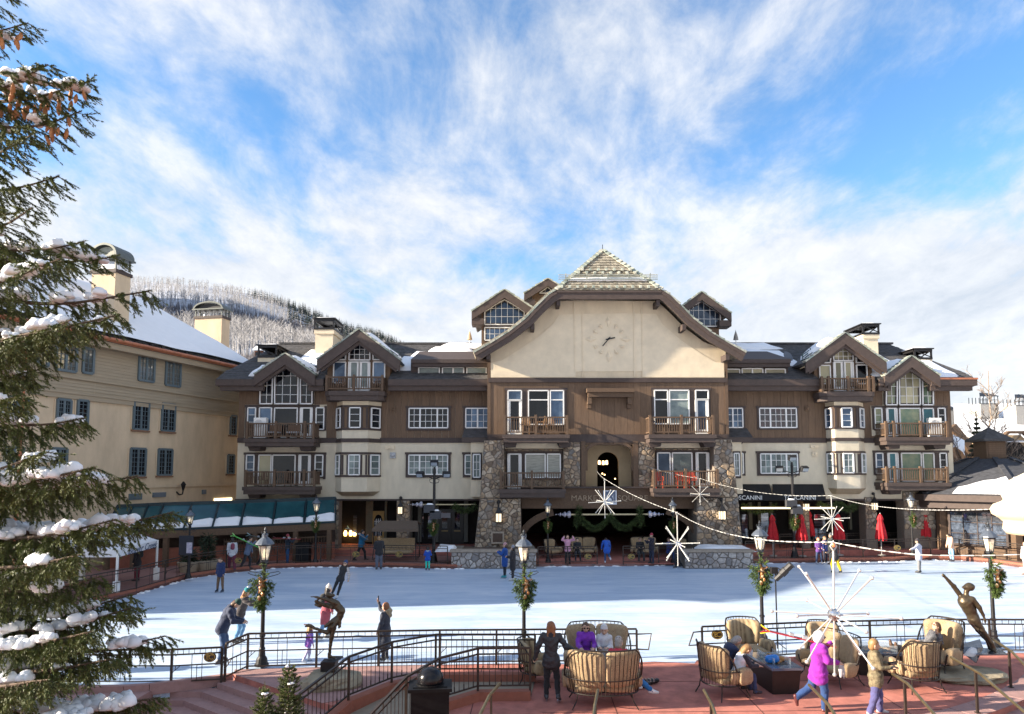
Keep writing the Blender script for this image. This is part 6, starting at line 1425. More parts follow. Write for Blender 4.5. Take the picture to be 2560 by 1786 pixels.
for i,(px,z,lab,s)in enumerate(near+fars):
 p=G(*px,z);place(lamp0,i==0,p,.3*i,lab,s)
 if i==4:continue
 w=place(wreath0,i==0,p+Vector((0,0,2.52*s)),(.0,.25,-.2,.15,0,.1,0,0,.2)[i],'fir wreath with copper ribbon on the '+lab.replace('near lamp post','near lamp').replace('far lamp post','far lamp'),s*(.72 if i>3 else .95))
 w['label']=('green fir wreath on the lamp by the left steps','fir wreath with long copper ribbon on the lamp behind the ramp railing','fir wreath with orange ribbon beside the black spotlight','fir wreath with pale cones on the lamp by the reaching statue','','small wreath on the lamp at the right end of the glass canopy','small wreath on the lamp left of the garland swags','small dark wreath on the lamp behind the hanging starburst','small wreath with orange bow on the lamp by the dark doors')[i]
snc=B();snc.ball((.2,-.2,.1),.1,8,5,(1.2,1,.6))
p=G(470,1446,.14);t=thing('banner_panel','dark notice panel with a pale poster strapped to the far left lamp post','sign',p+Vector((.12,-.2,1.3)))
b=B();b.box(p.x-.42,p.x+.30,p.y-.24,p.y-.18,1.35,2.35);b.obj('board',mat('notice_dark',(.018,.02,.03),.5),t);b=B();b.box(p.x-.02,p.x+.27,p.y-.25,p.y-.241,1.45,2.0);b.obj('poster',mat('poster',(.62,.60,.62),.6,scale=8,col2=(.25,.20,.34)),t)
M_flood=mat('flood_black',(.02,.02,.022),.5)
def flood_pole(px,pyb,pyt,sc,lab,first=None):
 base=G(px,pyb,.14);ht=P(px,pyt,base.y).z-.14;t=thing('floodlight_pole',lab,'floodlight',base,0,'floodlight poles behind the rink')
 T=lambda*a:Vector((base.x+a[0],base.y+a[1],.14+a[2]))
 b=B();b.lathe([(.28,0),(.24,.1),(.16,.5),(.10,.7),(.08,ht-.4),(.10,ht-.3),(.05,ht)],10,T(0,0,0));b.obj('pole',M_iron,t)
 for k,(x,z,r)in enumerate(((-.85,ht-.45,-.3),(.75,ht-.45,.25),(0,ht+.25,0))):
  b=B();b.box(-.24,.24,-.12,.12,-.16,.16);b.box(-.20,.20,-.16,-.121,-.12,.12);M_=Matrix.Translation(T(x,-.1,z))@Matrix.Rotation(r,4,'Z')@Matrix.Rotation(.5,4,'X');b.v=[tuple(M_@Vector(v))for v in b.v];h_=b.obj('floodlight',M_flood,t)
  b=B();b.box(-.19,.19,-.175,-.161,-.11,.11);b.v=[tuple(M_@Vector(v))for v in b.v];b.obj('lens',mat('flood_lens',(.35,.38,.40),.15,.3),h_)
 b=B()
 for s in(-1,1):b.tube([T(0,0,ht-.75),T(s*.4,0,ht-.6),T(s*.85,0,ht-.65),T(s*.95,0,ht-.5)],.03,5);b.tube([T(0,0,ht-1.0),T(s*.25,0,ht-.95),T(s*.3,0,ht-.78),T(s*.15,0,ht-.72)],.022,5)
 b.obj('scroll_arm',M_iron,t)
 for k,(x,z)in enumerate(((-.25,ht*.565),(.12,ht*.50))):b=B();b.box(base.x+x-.33,base.x+x+.33,base.y-.45,base.y-.1,.14+z-.24,.14+z+.24);s_=b.obj('speaker',mat('speaker_grey',(.045,.045,.05),.7),t);snow_patch(s_,[(base.x+x-.2,base.y-.42,.14+z+.24),(base.x+x+.25,base.y-.42,.14+z+.24),(base.x+x+.25,base.y-.15,.14+z+.24),(base.x+x-.2,base.y-.15,.14+z+.24)],.07,k,5)
 w=copy_tree(wreath0);w.location=T(0,-.05,ht*.42);w.scale=(.85,.85,.8);w['label']='fir wreath below the speakers on the '+('left floodlight pole' if px<1500 else 'right floodlight pole');return t
flood_pole(1084,1407,1168,1,'black floodlight pole with three lamps and speakers in front of the left wing')
flood_pole(1987,1396,1155,1,'black floodlight pole with three lamps and speakers in front of the black awnings')
M_rail=mat('rail_bronze',(.055,.042,.034),.42,.45,var=.25)
def emblem(parent,p,nrm_ang,r=.2,m=None):
 """oval disc with a gold ring and the letters B and C"""
 M_=Matrix.Translation(p)@Matrix.Rotation(nrm_ang,4,'Z')
 b=B();n=20;b.prism([(r*cos(2*pi*i/n),r*.8*sin(2*pi*i/n))for i in range(n)],-.02,.02);b.v=[tuple(M_@Vector(v))for v in b.v];d_=b.obj('emblem',m or mat('emblem_brown',(.045,.03,.02),.5),parent)
 b=B()
 for i in range(n):
  a0,a1=2*pi*i/n,2*pi*(i+1)/n;k0,k1=.80,.90
  b.prism([(r*k0*cos(a0),r*.8*k0*sin(a0)),(r*k1*cos(a0),r*.8*k1*sin(a0)),(r*k1*cos(a1),r*.8*k1*sin(a1)),(r*k0*cos(a1),r*.8*k0*sin(a1))],-.028,-.021)
 b.v=[tuple(M_@Vector(v))for v in b.v];b.obj('ring',M_gold,d_)
 for s,x in(('B',-.25),('C',.22)):
  o=text(s,r*1.15,M_gold,None,(0,0,0),depth=.004,name='letter');o.data.transform(M_@Matrix.Translation((x*r,-.027,0)));o.parent=d_;o.matrix_parent_inverse=WM(d_).inverted();CH.setdefault(d_.name,[]).append(o)
def fence(lab,pts,h=1.0,style='rink',spacing=2.0,emb=(),m=None,group=None,stubs=True,brk=True,low=.1,name='railing'):
 m=m or M_rail;pts=[Vector(p)for p in pts];t=thing(name,lab,'railing',pts[0],0,group);up=Vector((0,0,1))
 def rail(z,w,hh):
  b=B()
  for a,c in zip(pts[:-1],pts[1:]):b.bar(a+up*z,c+up*z,w,hh)
  return b.obj('rail',m,t)
 rail(h,.055,.045);rail(h-.14,.035,.035)
 if style=='rink':rail(.52,.03,.03)
 rail(low,.035,.035)
 bal=B();tot=0
 for i,(a,c)in enumerate(zip(pts[:-1],pts[1:])):
  L_=(c-a).length;d=(c-a)/L_;n=max(1,round(L_/spacing))
  for k in range(n+(1 if i==len(pts)-2 else 0)):
   p=a+d*(L_*k/n);b=B();b.box(p.x-.028,p.x+.028,p.y-.028,p.y+.028,p.z-.12,p.z+h-.02);po=b.obj('post',m,t)
   if brk and style=='rink' and k<n:
    b=B();q=p+d*.22;b.bar(p+up*.32,q+up*.52,.018);b.bar(p+up*.42+d*.09,p+d*.10+up*.52,.015);b.obj('strut',m,po)
  if style=='rink':
   for k in range(n):
    for j in(-1,0,1):p=a+d*(L_*(k+.5)/n+j*.13);bal.bar(p+up*low,p+up*(h-.14 if j else .52),.014)
    if stubs:
     for j in range(1,9):p=a+d*(L_*(k+j/9)/n);bal.bar(p+up*(h-.14),p+up*h,.012)
  else:
   q=int(L_/.135)
   for k in range(1,q):
    p=a+d*(L_*k/q);bal.bar(p+up*low,p+up*(h-.14),.014)
    if k%2:bal.bar(p+up*(low+.01),p+up*(low+.14),.026)
    else:bal.bar(p+up*(h-.14),p+up*(h-.04),.02)
 stuff(bal.obj('baluster_row',m,t))
 for(p,ang,r)in emb:emblem(t,Vector(p),ang,r)
 return t
z0=-.1
lf=[(-16.5,18.6,-.05),(-14.2,18.75,-.08),(-11.7,18.85,-.1),(-9.2,18.85,-.1),(-7.95,19.1,-.1),(-7.6,19.75,TZ)]
fence('black rink railing on the left with two gold lettered oval badges, lower than the platform',lf[:-1],.95,emb=[(G(525,1643,.38)if False else P(525,1643,18.8),0,.165),(P(161,1653,18.65),0,.165)],spacing=2.4)
fence('black rink railing behind the dancing bronze statue along the platform edge',[(-7.88,19.16,-.06),(-7.50,19.76,TZ),(-5.6,19.95,TZ),(-2.1,20.2,TZ),(1.2,20.3,TZ),(3.65,20.35,TZ)],1.0,spacing=2.2)
b=Vector((3.65,20.35,TZ));fb_=thing('gate_handle','open bronze end loop of the railing right of the loveseat','railing',b);q=B();q.tube([b+Vector((.03,0,.85)),b+Vector((.42,-.05,.88)),b+Vector((.33,-.05,.42)),b+Vector((.03,0,.42))],.022,6);q.obj('loop',M_rail,fb_)
rfpts=[(5.62,20.55,TZ),(9.0,21.15,TZ),(13.0,21.55,TZ),(16.6,21.5,TZ),(19,21.3,TZ)]
fence('black rink railing along the right half of the terrace behind the armchairs',rfpts,1.02,spacing=2.05,emb=[(P(1793,1587,20.7),0,.17)])
b=Vector((5.62,20.55,TZ));fb_=thing('gate_handle','open bronze end loop of the railing left of the striped armchair','railing',b);q=B();q.tube([b+Vector((-.03,0,.88)),b+Vector((-.28,-.1,.88)),b+Vector((-.42,-.1,.5)),b+Vector((-.03,0,.5))],.022,6);q.obj('loop',M_rail,fb_)
fence('black ramp railing with close bars on the far side of the ramp',RA,1.02,'ramp',1.9,low=.12);fence('black ramp railing with close bars on the near side of the ramp',RB,1.02,'ramp',1.7,low=.12)
def grip(lab,pts):t=thing('handrail',lab,'handrail',pts[0]);b=B();b.tube(pts,.022,6);b.obj('rail',M_rail,t)
grip('short bent handrail at the foot of the ramp, between its two railings',[Vector((-5.0,15.2,.30)),Vector((-4.75,15.15,.30)),Vector((-4.45,15.1,.42)),Vector((-3.2,13.9,.32))])
FH=1.05
def on_far(pxs):return[Vector((G(x,y,.14).x,G(x,y,.14).y,.2))+Vector((0,.12,0))for x,y in pxs]
fence('far bronze railing curving along the left end of the ice below the canopy',on_far([(60,1536),(220,1506),(337,1480),(471,1441),(563,1427),(691,1414),(800,1410),(960,1411),(1118,1414)]),FH,spacing=2.6,emb=[(P(596,1402,38.2),0,.21),(P(890,1386,40.9),0,.23),(P(998,1386,40.9),0,.23)],brk=True)
fence('far bronze railing before the passage, left of the gap in it',[G(1345,1412,.14)+Vector((0,0,.05)),G(1493,1410,.14)+Vector((0,0,.05))],FH-.05,spacing=1.8,emb=[(P(1470,1392,40.3),0,.22)])
fence('far bronze railing before the passage, right of the gap in it',[G(1558,1410,.14)+Vector((0,0,.05)),G(1735,1408,.14)+Vector((0,0,.05))],FH-.05,spacing=1.8,emb=[(P(1578,1392,40.2),0,.22)])
fence('far bronze railing before the red umbrellas, bending round the right end of the ice',on_far([(1866,1403),(2080,1399),(2240,1396),(2330,1393),(2403,1395),(2480,1402),(2570,1414),(2680,1440)]),FH+.08,spacing=2.2,emb=[(P(2243,1370,42.1),0,.22)])
fence('second bronze railing behind, along the restaurant terrace by the pavilion',[G(1950,1372,.5),G(2200,1368,.5),G(2390,1366,.5),G(2490,1380,.4),G(2600,1400,.3)],.95,spacing=2.2,emb=[(P(2387,1337,46),0,.2)])
M_hr=mat('handrail_bronze',(.21,.165,.09),.35,.8,var=.25)
for(x,y,x2,y2,posts,lab)in((-.26,15.2,-.95,12.6,(.25,.9),'stair handrail just right of the black bin, leftmost of the loose rails'),(1.81,14.75,1.35,12.4,(.3,.9),'stair handrail below the big loveseat, seen almost end on'),(4.05,14.75,3.85,12.4,(.3,.9),'stair handrail left of the black fire table, near the bottom edge'),(6.42,15.1,6.2,12.4,(.36,.9),'stair handrail in front of the woman in the purple jacket'),(8.67,15.9,8.35,13.0,(.2,.85),'stair handrail held by the boy in the camouflage jacket'),(10.9,17.3,10.55,13.9,(.31,.86),'long stair handrail ending near the lower right corner, below the flat rock'),(13.25,19.2,12.2,15.6,(.3,.86),'rightmost stair handrail beside the lamp post by the statue')):
 t=thing('handrail',lab,'handrail',(x,y,TZ));a,c=Vector((x,y,TZ+1.0)),Vector((x2,y2,TZ+.62));fl=a.lerp(c,posts[0]+.05)+Vector((0,0,.10));c.z-=.12
 q=B();q.tube([a,fl,c],.033,8);q.obj('rail',M_hr,t)
 for k in posts:
  p=(a.lerp(fl,k/(posts[0]+.05))if k<=posts[0]+.05 else fl.lerp(c,(k-posts[0]-.05)/(1-posts[0]-.05)));rr=hypot(p.x-arc_c.x,p.y-arc_c.y);zb=TZ+.018 if rr<arc_r else TZ-.15*(int((rr-arc_r)/.42)+1)
  q=B();q.box(p.x-.024,p.x+.024,p.y-.024,p.y+.024,zb,p.z-.02);q.box(p.x-.05,p.x+.05,p.y-.05,p.y+.05,zb,zb+.02);q.obj('post',M_rail,t)
M_tube=mat('ornament_white',(.56,.55,.51),.35,.1);M_ball=mat('ornament_chrome',(.55,.56,.58),.18,.9)
def make_star(r,rod,big,seed=2):
 rs=random.Random(seed);t=thing('starburst','','ornament',(0,0,0),0,'hanging starburst ornaments')
 B().ball((0,0,0),r*.105,14,10).obj('hub',M_ball,t)
 dirs=[(0,0,-1)]+[(sin(a)*.98,cos(a)*.98,.06*(-1)**k)for k,a in enumerate([i*pi/3+.12 for i in range(6)])]+[(cos(a)*.7,sin(a)*.7,s*.72)for s in(1,-1)for a in[.35+i*pi/2 for i in range(4)]]
 for d in dirs:
  d=Vector(d).normalized();b=B();b.tube([d*r*.09,d*r],r*(.019 if not big else .014),7);b.ball(d*r,r*.033,7,5);b.obj('rod',M_tube if not big else mat('ornament_steel',(.62,.62,.61),.3,.55),t)
 b=B();b.tube([(0,0,r*.09),(0,0,rod)],r*(.024 if not big else .017),7);b.tube([(0,0,rod),(.06*r,0,rod+.08*r),(0,0,rod+.17*r),(-.06*r,0,rod+.08*r),(0,0,rod)],r*.015,5);b.obj('hanger',M_tube,t);return t
star0=make_star(.78,1.0,False)
s1,s2,s3,s4=P(1512,1255,33),P(1694,1359,24.8),P(1750,1236,46.5-4),P(2080,1297,33.5)
for i,(p,lab,sc,rz)in enumerate(((s2,'white starburst ornament hanging over the far ice before the right pier',1.0,.2),(s1,'white starburst ornament hanging in front of the square logo sign',.98,.5),(s3,'small white starburst hung against the lower right balcony',.85,.9),(s4,'white starburst hanging in front of the red umbrellas',1.0,.35))):place(star0,i==0,p,rz,lab,sc)
s5=P(2085,1537,11.6);star1=make_star(.98,1.05,True,4);star1.location=s5;star1['label']='big near steel starburst hanging over the terrace armchairs';star1.rotation_euler=(.0,.03,.15)
def light_string(lab,pts,sag,r=.0045,bulbs=.3):
 t=thing('light_string',lab,'string lights',pts[0]);path=[]
 for(a,c),s in zip(zip(pts[:-1],pts[1:]),sag):
  n=max(6,int((c-a).length));path+=[a.lerp(c,i/n)-Vector((0,0,s*4*(i/n)*(1-i/n)))for i in range(n)]
 path.append(pts[-1]);B().tube(path,r,5).obj('cable',mat('cable_white',(.40,.40,.39),.5),t);b=B();rs=random.Random(len(path))
 for a,c in zip(path[:-1],path[1:]):
  d=(c-a).normalized();L_=(c-a).length;k=0.0
  while k<L_:
   p=a+d*k;b.tube([p,p+d*bulbs*.55],r*2.3,5);k+=bulbs
 stuff(b.obj('bulbs',mat('string_bulb',(.58,.57,.53),.4),t));return t
top=lambda p,k:p+Vector((0,0,k))
light_string('upper string of lights from the right pier to the cream ornament at the right edge',[P(1616,1166,YC-.2),top(s3,.98),top(s4,1.12),P(2496,1273,14.3)],(.1,.35,.25))
e2=P(2300,1388,10.8);light_string('lower string of lights from the passage arch past the big starburst to the right edge',[P(1492,1178,YC),top(s1,1.1),top(s2,1.1),top(s5,1.20),e2,P(2620,1384,10.2)],(.05,.12,.3,.02,.02))
o=Vector((P(2603,1290,14).x,14,LZ));t=thing('turned_ornament','cream rounded ornament of stacked bulges at the right edge of the frame','ornament',o);zc=P(2603,1300,14).z
M_orn=mat('ornament_cream',(.72,.60,.42),.6,var=.05)
b=B();b.lathe([(.12,LZ),(.12,zc-.5)],12,(o.x,o.y,0));b.obj('post',M_iron,t)
b=B();b.lathe([(.3,zc-.33),(.60,zc-.30),(.66,zc-.2),(.64,zc-.06),(.72,zc+.02),(.84,zc+.10),(.86,zc+.2),(.8,zc+.3),(.66,zc+.36),(.62,zc+.40),(.66,zc+.5),(.62,zc+.6),(.55,zc+.66),(.5,zc+.8),(.25,zc+.95),(.05,zc+1.0)],28,(o.x,o.y,0));b.obj('finial',M_orn,t,smooth=True)
sb=G(1944,1622,TZ);t=thing('spotlight','black stage spotlight tilted on a tall thin stand behind the terrace railing','spotlight',sb);zt=P(1944,1428,sb.y).z
b=B();b.tube([sb,Vector((sb.x,sb.y,zt))],.022,6);b.tube([sb+Vector((-.25,0,0)),sb+Vector((0,0,.2)),sb+Vector((.25,0,0))],.015,5);b.obj('stand',M_iron,t)
b=B();c=Vector((sb.x+.22,sb.y-.1,zt-.02));d=Vector((.55,-.3,.65)).normalized();b.tube([c-d*.34,c-d*.1,c-d*.08,c+d*.1,c+d*.12,c+d*.34,c+d*.36],[.09,.10,.13,.13,.11,.11,.14],10)
b.obj('housing',M_flood,t);q=B();q.tube([Vector((sb.x,sb.y,zt)),c+Vector((-.15,0,.12)),c],.02,5);q.ball(Vector((sb.x-.05,sb.y,zt)),.09,7,5);q.box(sb.x-.14,sb.x+.06,sb.y-.08,sb.y+.08,zt-.08,zt+.12);q.obj('yoke',M_iron,t)
M_redc=mat('umbrella_red',(.52,.012,.02),.75,var=.25,scale=4)
def make_umbrella():
 t=thing('umbrella','','umbrella',(0,0,0),0,'closed red umbrellas');b=B();b.tube([(0,0,0),(0,0,2.75)],.03,8);b.lathe([(.25,0),(.25,.06),(.05,.1)],10);b.obj('pole',mat('umbrella_pole',(.5,.48,.45),.4,.3),t)
 b=B();n=32;vs=[];rs=random.Random(1)
 for z,r,amp in((1.02,.30,.28),(1.25,.31,.28),(1.6,.26,.26),(2.0,.19,.22),(2.25,.13,.16),(2.32,.17,.2),(2.42,.16,.18),(2.6,.10,.1),(2.7,.02,0)):
  for j in range(n):an=2*pi*j/n;k=1+amp*cos(an*8+z*.6)+.05*sin(an*3+z);vs.append((r*k*cos(an),r*k*sin(an),z+(.05*sin(an*8)if z<1.1 else 0)))
 b.add(vs,[(i*n+j,i*n+(j+1)%n,(i+1)*n+(j+1)%n,(i+1)*n+j)for i in range(8)for j in range(n)]);b.obj('canopy',M_redc,t,smooth=True);return t
um0=make_umbrella()
for i,(px,pyt,Y,lab)in enumerate(((1930,1286,45.0,'closed red umbrella nearest the right stone pier, by the lamp post'),(2003,1285,44.2,'closed red umbrella just right of the floodlight pole'),(2022,1276,46.6,'closed red umbrella tucked behind another, under the wall lantern'),(2095,1284,45.0,'closed red umbrella behind the hanging starburst'),(2200,1284,44.6,'closed red umbrella in front of the stone pier with a lantern'),(2310,1277,46.2,'closed red umbrella beside the pavilion, rightmost of the row'))):
 p=P(px,pyt,Y);o=place(um0,i==0,(p.x,Y,p.z-2.72),.4*i,lab)
br=G(2118,1352,.5);t=thing('barrel','weathered wooden barrel under the restaurant arcade beside the red umbrella','barrel',br)
b=B();b.lathe([(.32,0),(.40,.3),(.42,.5),(.40,.7),(.32,1.0)],16,br);b.obj('staves',mat('barrel_wood',(.17,.13,.10),.8,var=.3,stretch=(6,6,.5)),t)
for z in(.12,.32,.68,.88):b=B();r_=.33+.09*sin(pi*z);b.lathe([(r_+.012,z-.03),(r_+.015,z+.03)],16,br);b.obj('hoop',M_steel,t)
for px,Y,lab,cat in((1220/1,0,'',''),):pass
def bin_box(name,lab,x,y,z,w,d,h,rz,dome,m):
 t=thing(name,lab,'bin',(x,y,z),rz);b=B();b.box(-w/2,w/2,-d/2,d/2,0,h);b.box(-w/2-.02,w/2+.02,-d/2-.02,d/2+.02,0,.08);b.obj('body',m,t,world=False)
 b=B();b.box(-w/2-.06,w/2+.06,-d/2-.06,d/2+.06,h+.002,h+.07);b.box(-w/2+.04,w/2-.04,-d/2+.04,d/2-.04,h+.071,h+.09);b.obj('lid',m,t,world=False)
 if dome:
  b=B();b.lathe([(.27,h+.09),(.285,h+.16),(.27,h+.26),(.20,h+.37),(.10,h+.42),(.01,h+.43)],22);b.obj('dome',mat('dome_black',(.008,.008,.010),.2,spec=.3),t,smooth=True,world=False);b=B();b.lathe([(.30,h+.085),(.30,h+.11)],22);b.obj('collar',m,t,world=False)
 return t
M_bin=mat('bin_black',(.008,.008,.009),.45,var=.3,spec=.18)
bx=bin_box('litter_bin','shiny black litter bin with a dome lid at the bottom edge beside the ramp',-1.75,14.98,TZ,.80,.60,.98,.10,True,M_bin)
emblem(bx,Vector((-1.50,14.66,TZ+.38)),.10,.12,M_bin)
q=G(752,1409,.2);bin_box('litter_bin','black slatted litter bin behind the far rail, right of the ski carriers',q.x,q.y+.5,.14,.78,.6,1.15,0,False,M_bin)
q=G(1985,1352,.4);bin_box('utility_box','tall dark post base box below the floodlight pole',q.x+.6,q.y,.2,.4,.4,.9,0,False,M_bin)
def sdf_mesh(caps,res,k=.03,pad=.05,noise_amp=0.0,noise_sc=9.0,cuts=()):
 """caps: (p, q, r0, r1[, flat]) tapered capsules; returns (verts, quads) by surface nets"""
 P0=np.array([c[0]for c in caps],float);P1=np.array([c[1]for c in caps],float);R0=np.array([c[2]for c in caps],float);R1=np.array([c[3]for c in caps],float)
 rm=max(R0.max(),R1.max())+pad+k
 lo=np.minimum((P0-R0[:,None]).min(0),(P1-R1[:,None]).min(0))-pad;hi=np.maximum((P0+R0[:,None]).max(0),(P1+R1[:,None]).max(0))+pad
 n=np.ceil((hi-lo)/res).astype(int)+2
 ax=[lo[i]+res*np.arange(n[i])for i in range(3)]
 D=np.full(tuple(n),1.0,np.float32)
 for a,b_,r0,r1 in zip(P0,P1,R0,R1):
  l_=np.minimum(a-r0,b_-r1)-pad-k;h_=np.maximum(a+r0,b_+r1)+pad+k
  i0=np.maximum(0,np.floor((l_-lo)/res).astype(int));i1=np.minimum(n,np.ceil((h_-lo)/res).astype(int)+1)
  gx_,gy_,gz_=np.meshgrid(ax[0][i0[0]:i1[0]],ax[1][i0[1]:i1[1]],ax[2][i0[2]:i1[2]],indexing='ij')
  d=b_-a;L2=max(1e-9,float(d@d));t=np.clip(((gx_-a[0])*d[0]+(gy_-a[1])*d[1]+(gz_-a[2])*d[2])/L2,0,1)
  dd=np.sqrt((gx_-a[0]-t*d[0])**2+(gy_-a[1]-t*d[1])**2+(gz_-a[2]-t*d[2])**2)-(r0+(r1-r0)*t)
  sub=D[i0[0]:i1[0],i0[1]:i1[1],i0[2]:i1[2]];h=np.clip(.5+.5*(sub-dd)/k,0,1);D[i0[0]:i1[0],i0[1]:i1[1],i0[2]:i1[2]]=sub*(1-h)+dd*h-k*h*(1-h)
 if noise_amp:
  gx_,gy_,gz_=np.meshgrid(*ax,indexing='ij');s=noise_sc
  D+=noise_amp*(np.sin(gz_*s*2.3+2*np.sin(gx_*s))*np.sin(gx_*s*1.3+gy_*s*.9+1.7*np.sin(gz_*s)))
 for(pt,nr)in cuts:
  gx_,gy_,gz_=np.meshgrid(*ax,indexing='ij');D=np.maximum(D,(gx_-pt[0])*nr[0]+(gy_-pt[1])*nr[1]+(gz_-pt[2])*nr[2])
 ins=D<0;nx,ny,nz=[v-1 for v in D.shape]
 acc=np.zeros((nx,ny,nz,3),np.float32);cnt=np.zeros((nx,ny,nz),np.float32)
 corners=[(i,j,l)for i in(0,1)for j in(0,1)for l in(0,1)]
 for a in corners:
  for ax_ in range(3):
   if a[ax_]:continue
   b_=list(a);b_[ax_]=1
   A=D[a[0]:a[0]+nx,a[1]:a[1]+ny,a[2]:a[2]+nz];Bv=D[b_[0]:b_[0]+nx,b_[1]:b_[1]+ny,b_[2]:b_[2]+nz]
   m=(A<0)!=(Bv<0);t=np.where(m,A/np.where(m,A-Bv,1),0)
   for c in range(3):acc[...,c]+=np.where(m,a[c]+(t if c==ax_ else 0),0)
   cnt+=m
 idx=-np.ones((nx,ny,nz),int);act=cnt>0;idx[act]=np.arange(act.sum())
 ijk=np.argwhere(act);V_=(ijk+acc[act]/cnt[act][:,None])*res+lo
 quads=[]
 for ax_ in range(3):
  sl0=[slice(0,-1)if i==ax_ else slice(1,-1)for i in range(3)];sl1=[slice(1,None)if i==ax_ else slice(1,-1)for i in range(3)]
  a_=ins[tuple(sl0)];b_=ins[tuple(sl1)];e=np.argwhere(a_!=b_)
  if not len(e):continue
  flip=a_[a_!=b_];o=e.copy()
  for i in range(3):
   if i!=ax_:o[:,i]+=1
  u,v=(ax_+1)%3,(ax_+2)%3;q=[]
  for du,dv_ in((-1,-1),(0,-1),(0,0),(-1,0)):c=o.copy();c[:,u]+=du;c[:,v]+=dv_;q.append(idx[c[:,0],c[:,1],c[:,2]])
  q=np.stack(q,1);q[~flip]=q[~flip][:,::-1];quads.append(q)
 return V_,np.concatenate(quads)
def np_mesh(name,V_,Q,m):
 me=bpy.data.meshes.new(name);me.vertices.add(len(V_));me.vertices.foreach_set('co',V_.astype(np.float32).ravel());me.loops.add(len(Q)*4);me.loops.foreach_set('vertex_index',Q.astype(np.int32).ravel())
 me.polygons.add(len(Q));me.polygons.foreach_set('loop_start',np.arange(0,len(Q)*4,4,dtype=np.int32));me.polygons.foreach_set('use_smooth',np.ones(len(Q),bool));me.update(calc_edges=True);me.validate();me.materials.append(m);return me
def V3(*a):return Vector(a)
SKIN=mat('skin',(.52,.32,.22),.55,var=.06,scale=12);SKIN2=mat('skin_tan',(.42,.25,.16),.55,var=.06,scale=12)
def cloth(col,rough=.85,var=.18):return mat('cloth_%d_%d_%d'%tuple(int(c*255)for c in col),col,rough,var=var,scale=7,bump=.5,bscale=22,sheen=.15)
HAIR=dict(brown=mat('hair_brown',(.09,.045,.022),.5,var=.4,scale=20,stretch=(3,3,.4)),red=mat('hair_auburn',(.22,.085,.03),.5,var=.4,scale=20,stretch=(3,3,.4)),blond=mat('hair_blond',(.27,.155,.065),.5,var=.35,scale=20,stretch=(3,3,.4)),dark=mat('hair_dark',(.02,.015,.012),.5,var=.4,scale=20),grey=mat('hair_grey',(.30,.26,.23),.5,var=.3,scale=20))
BLADE=mat('skate_blade',(.45,.46,.48),.25,.9)
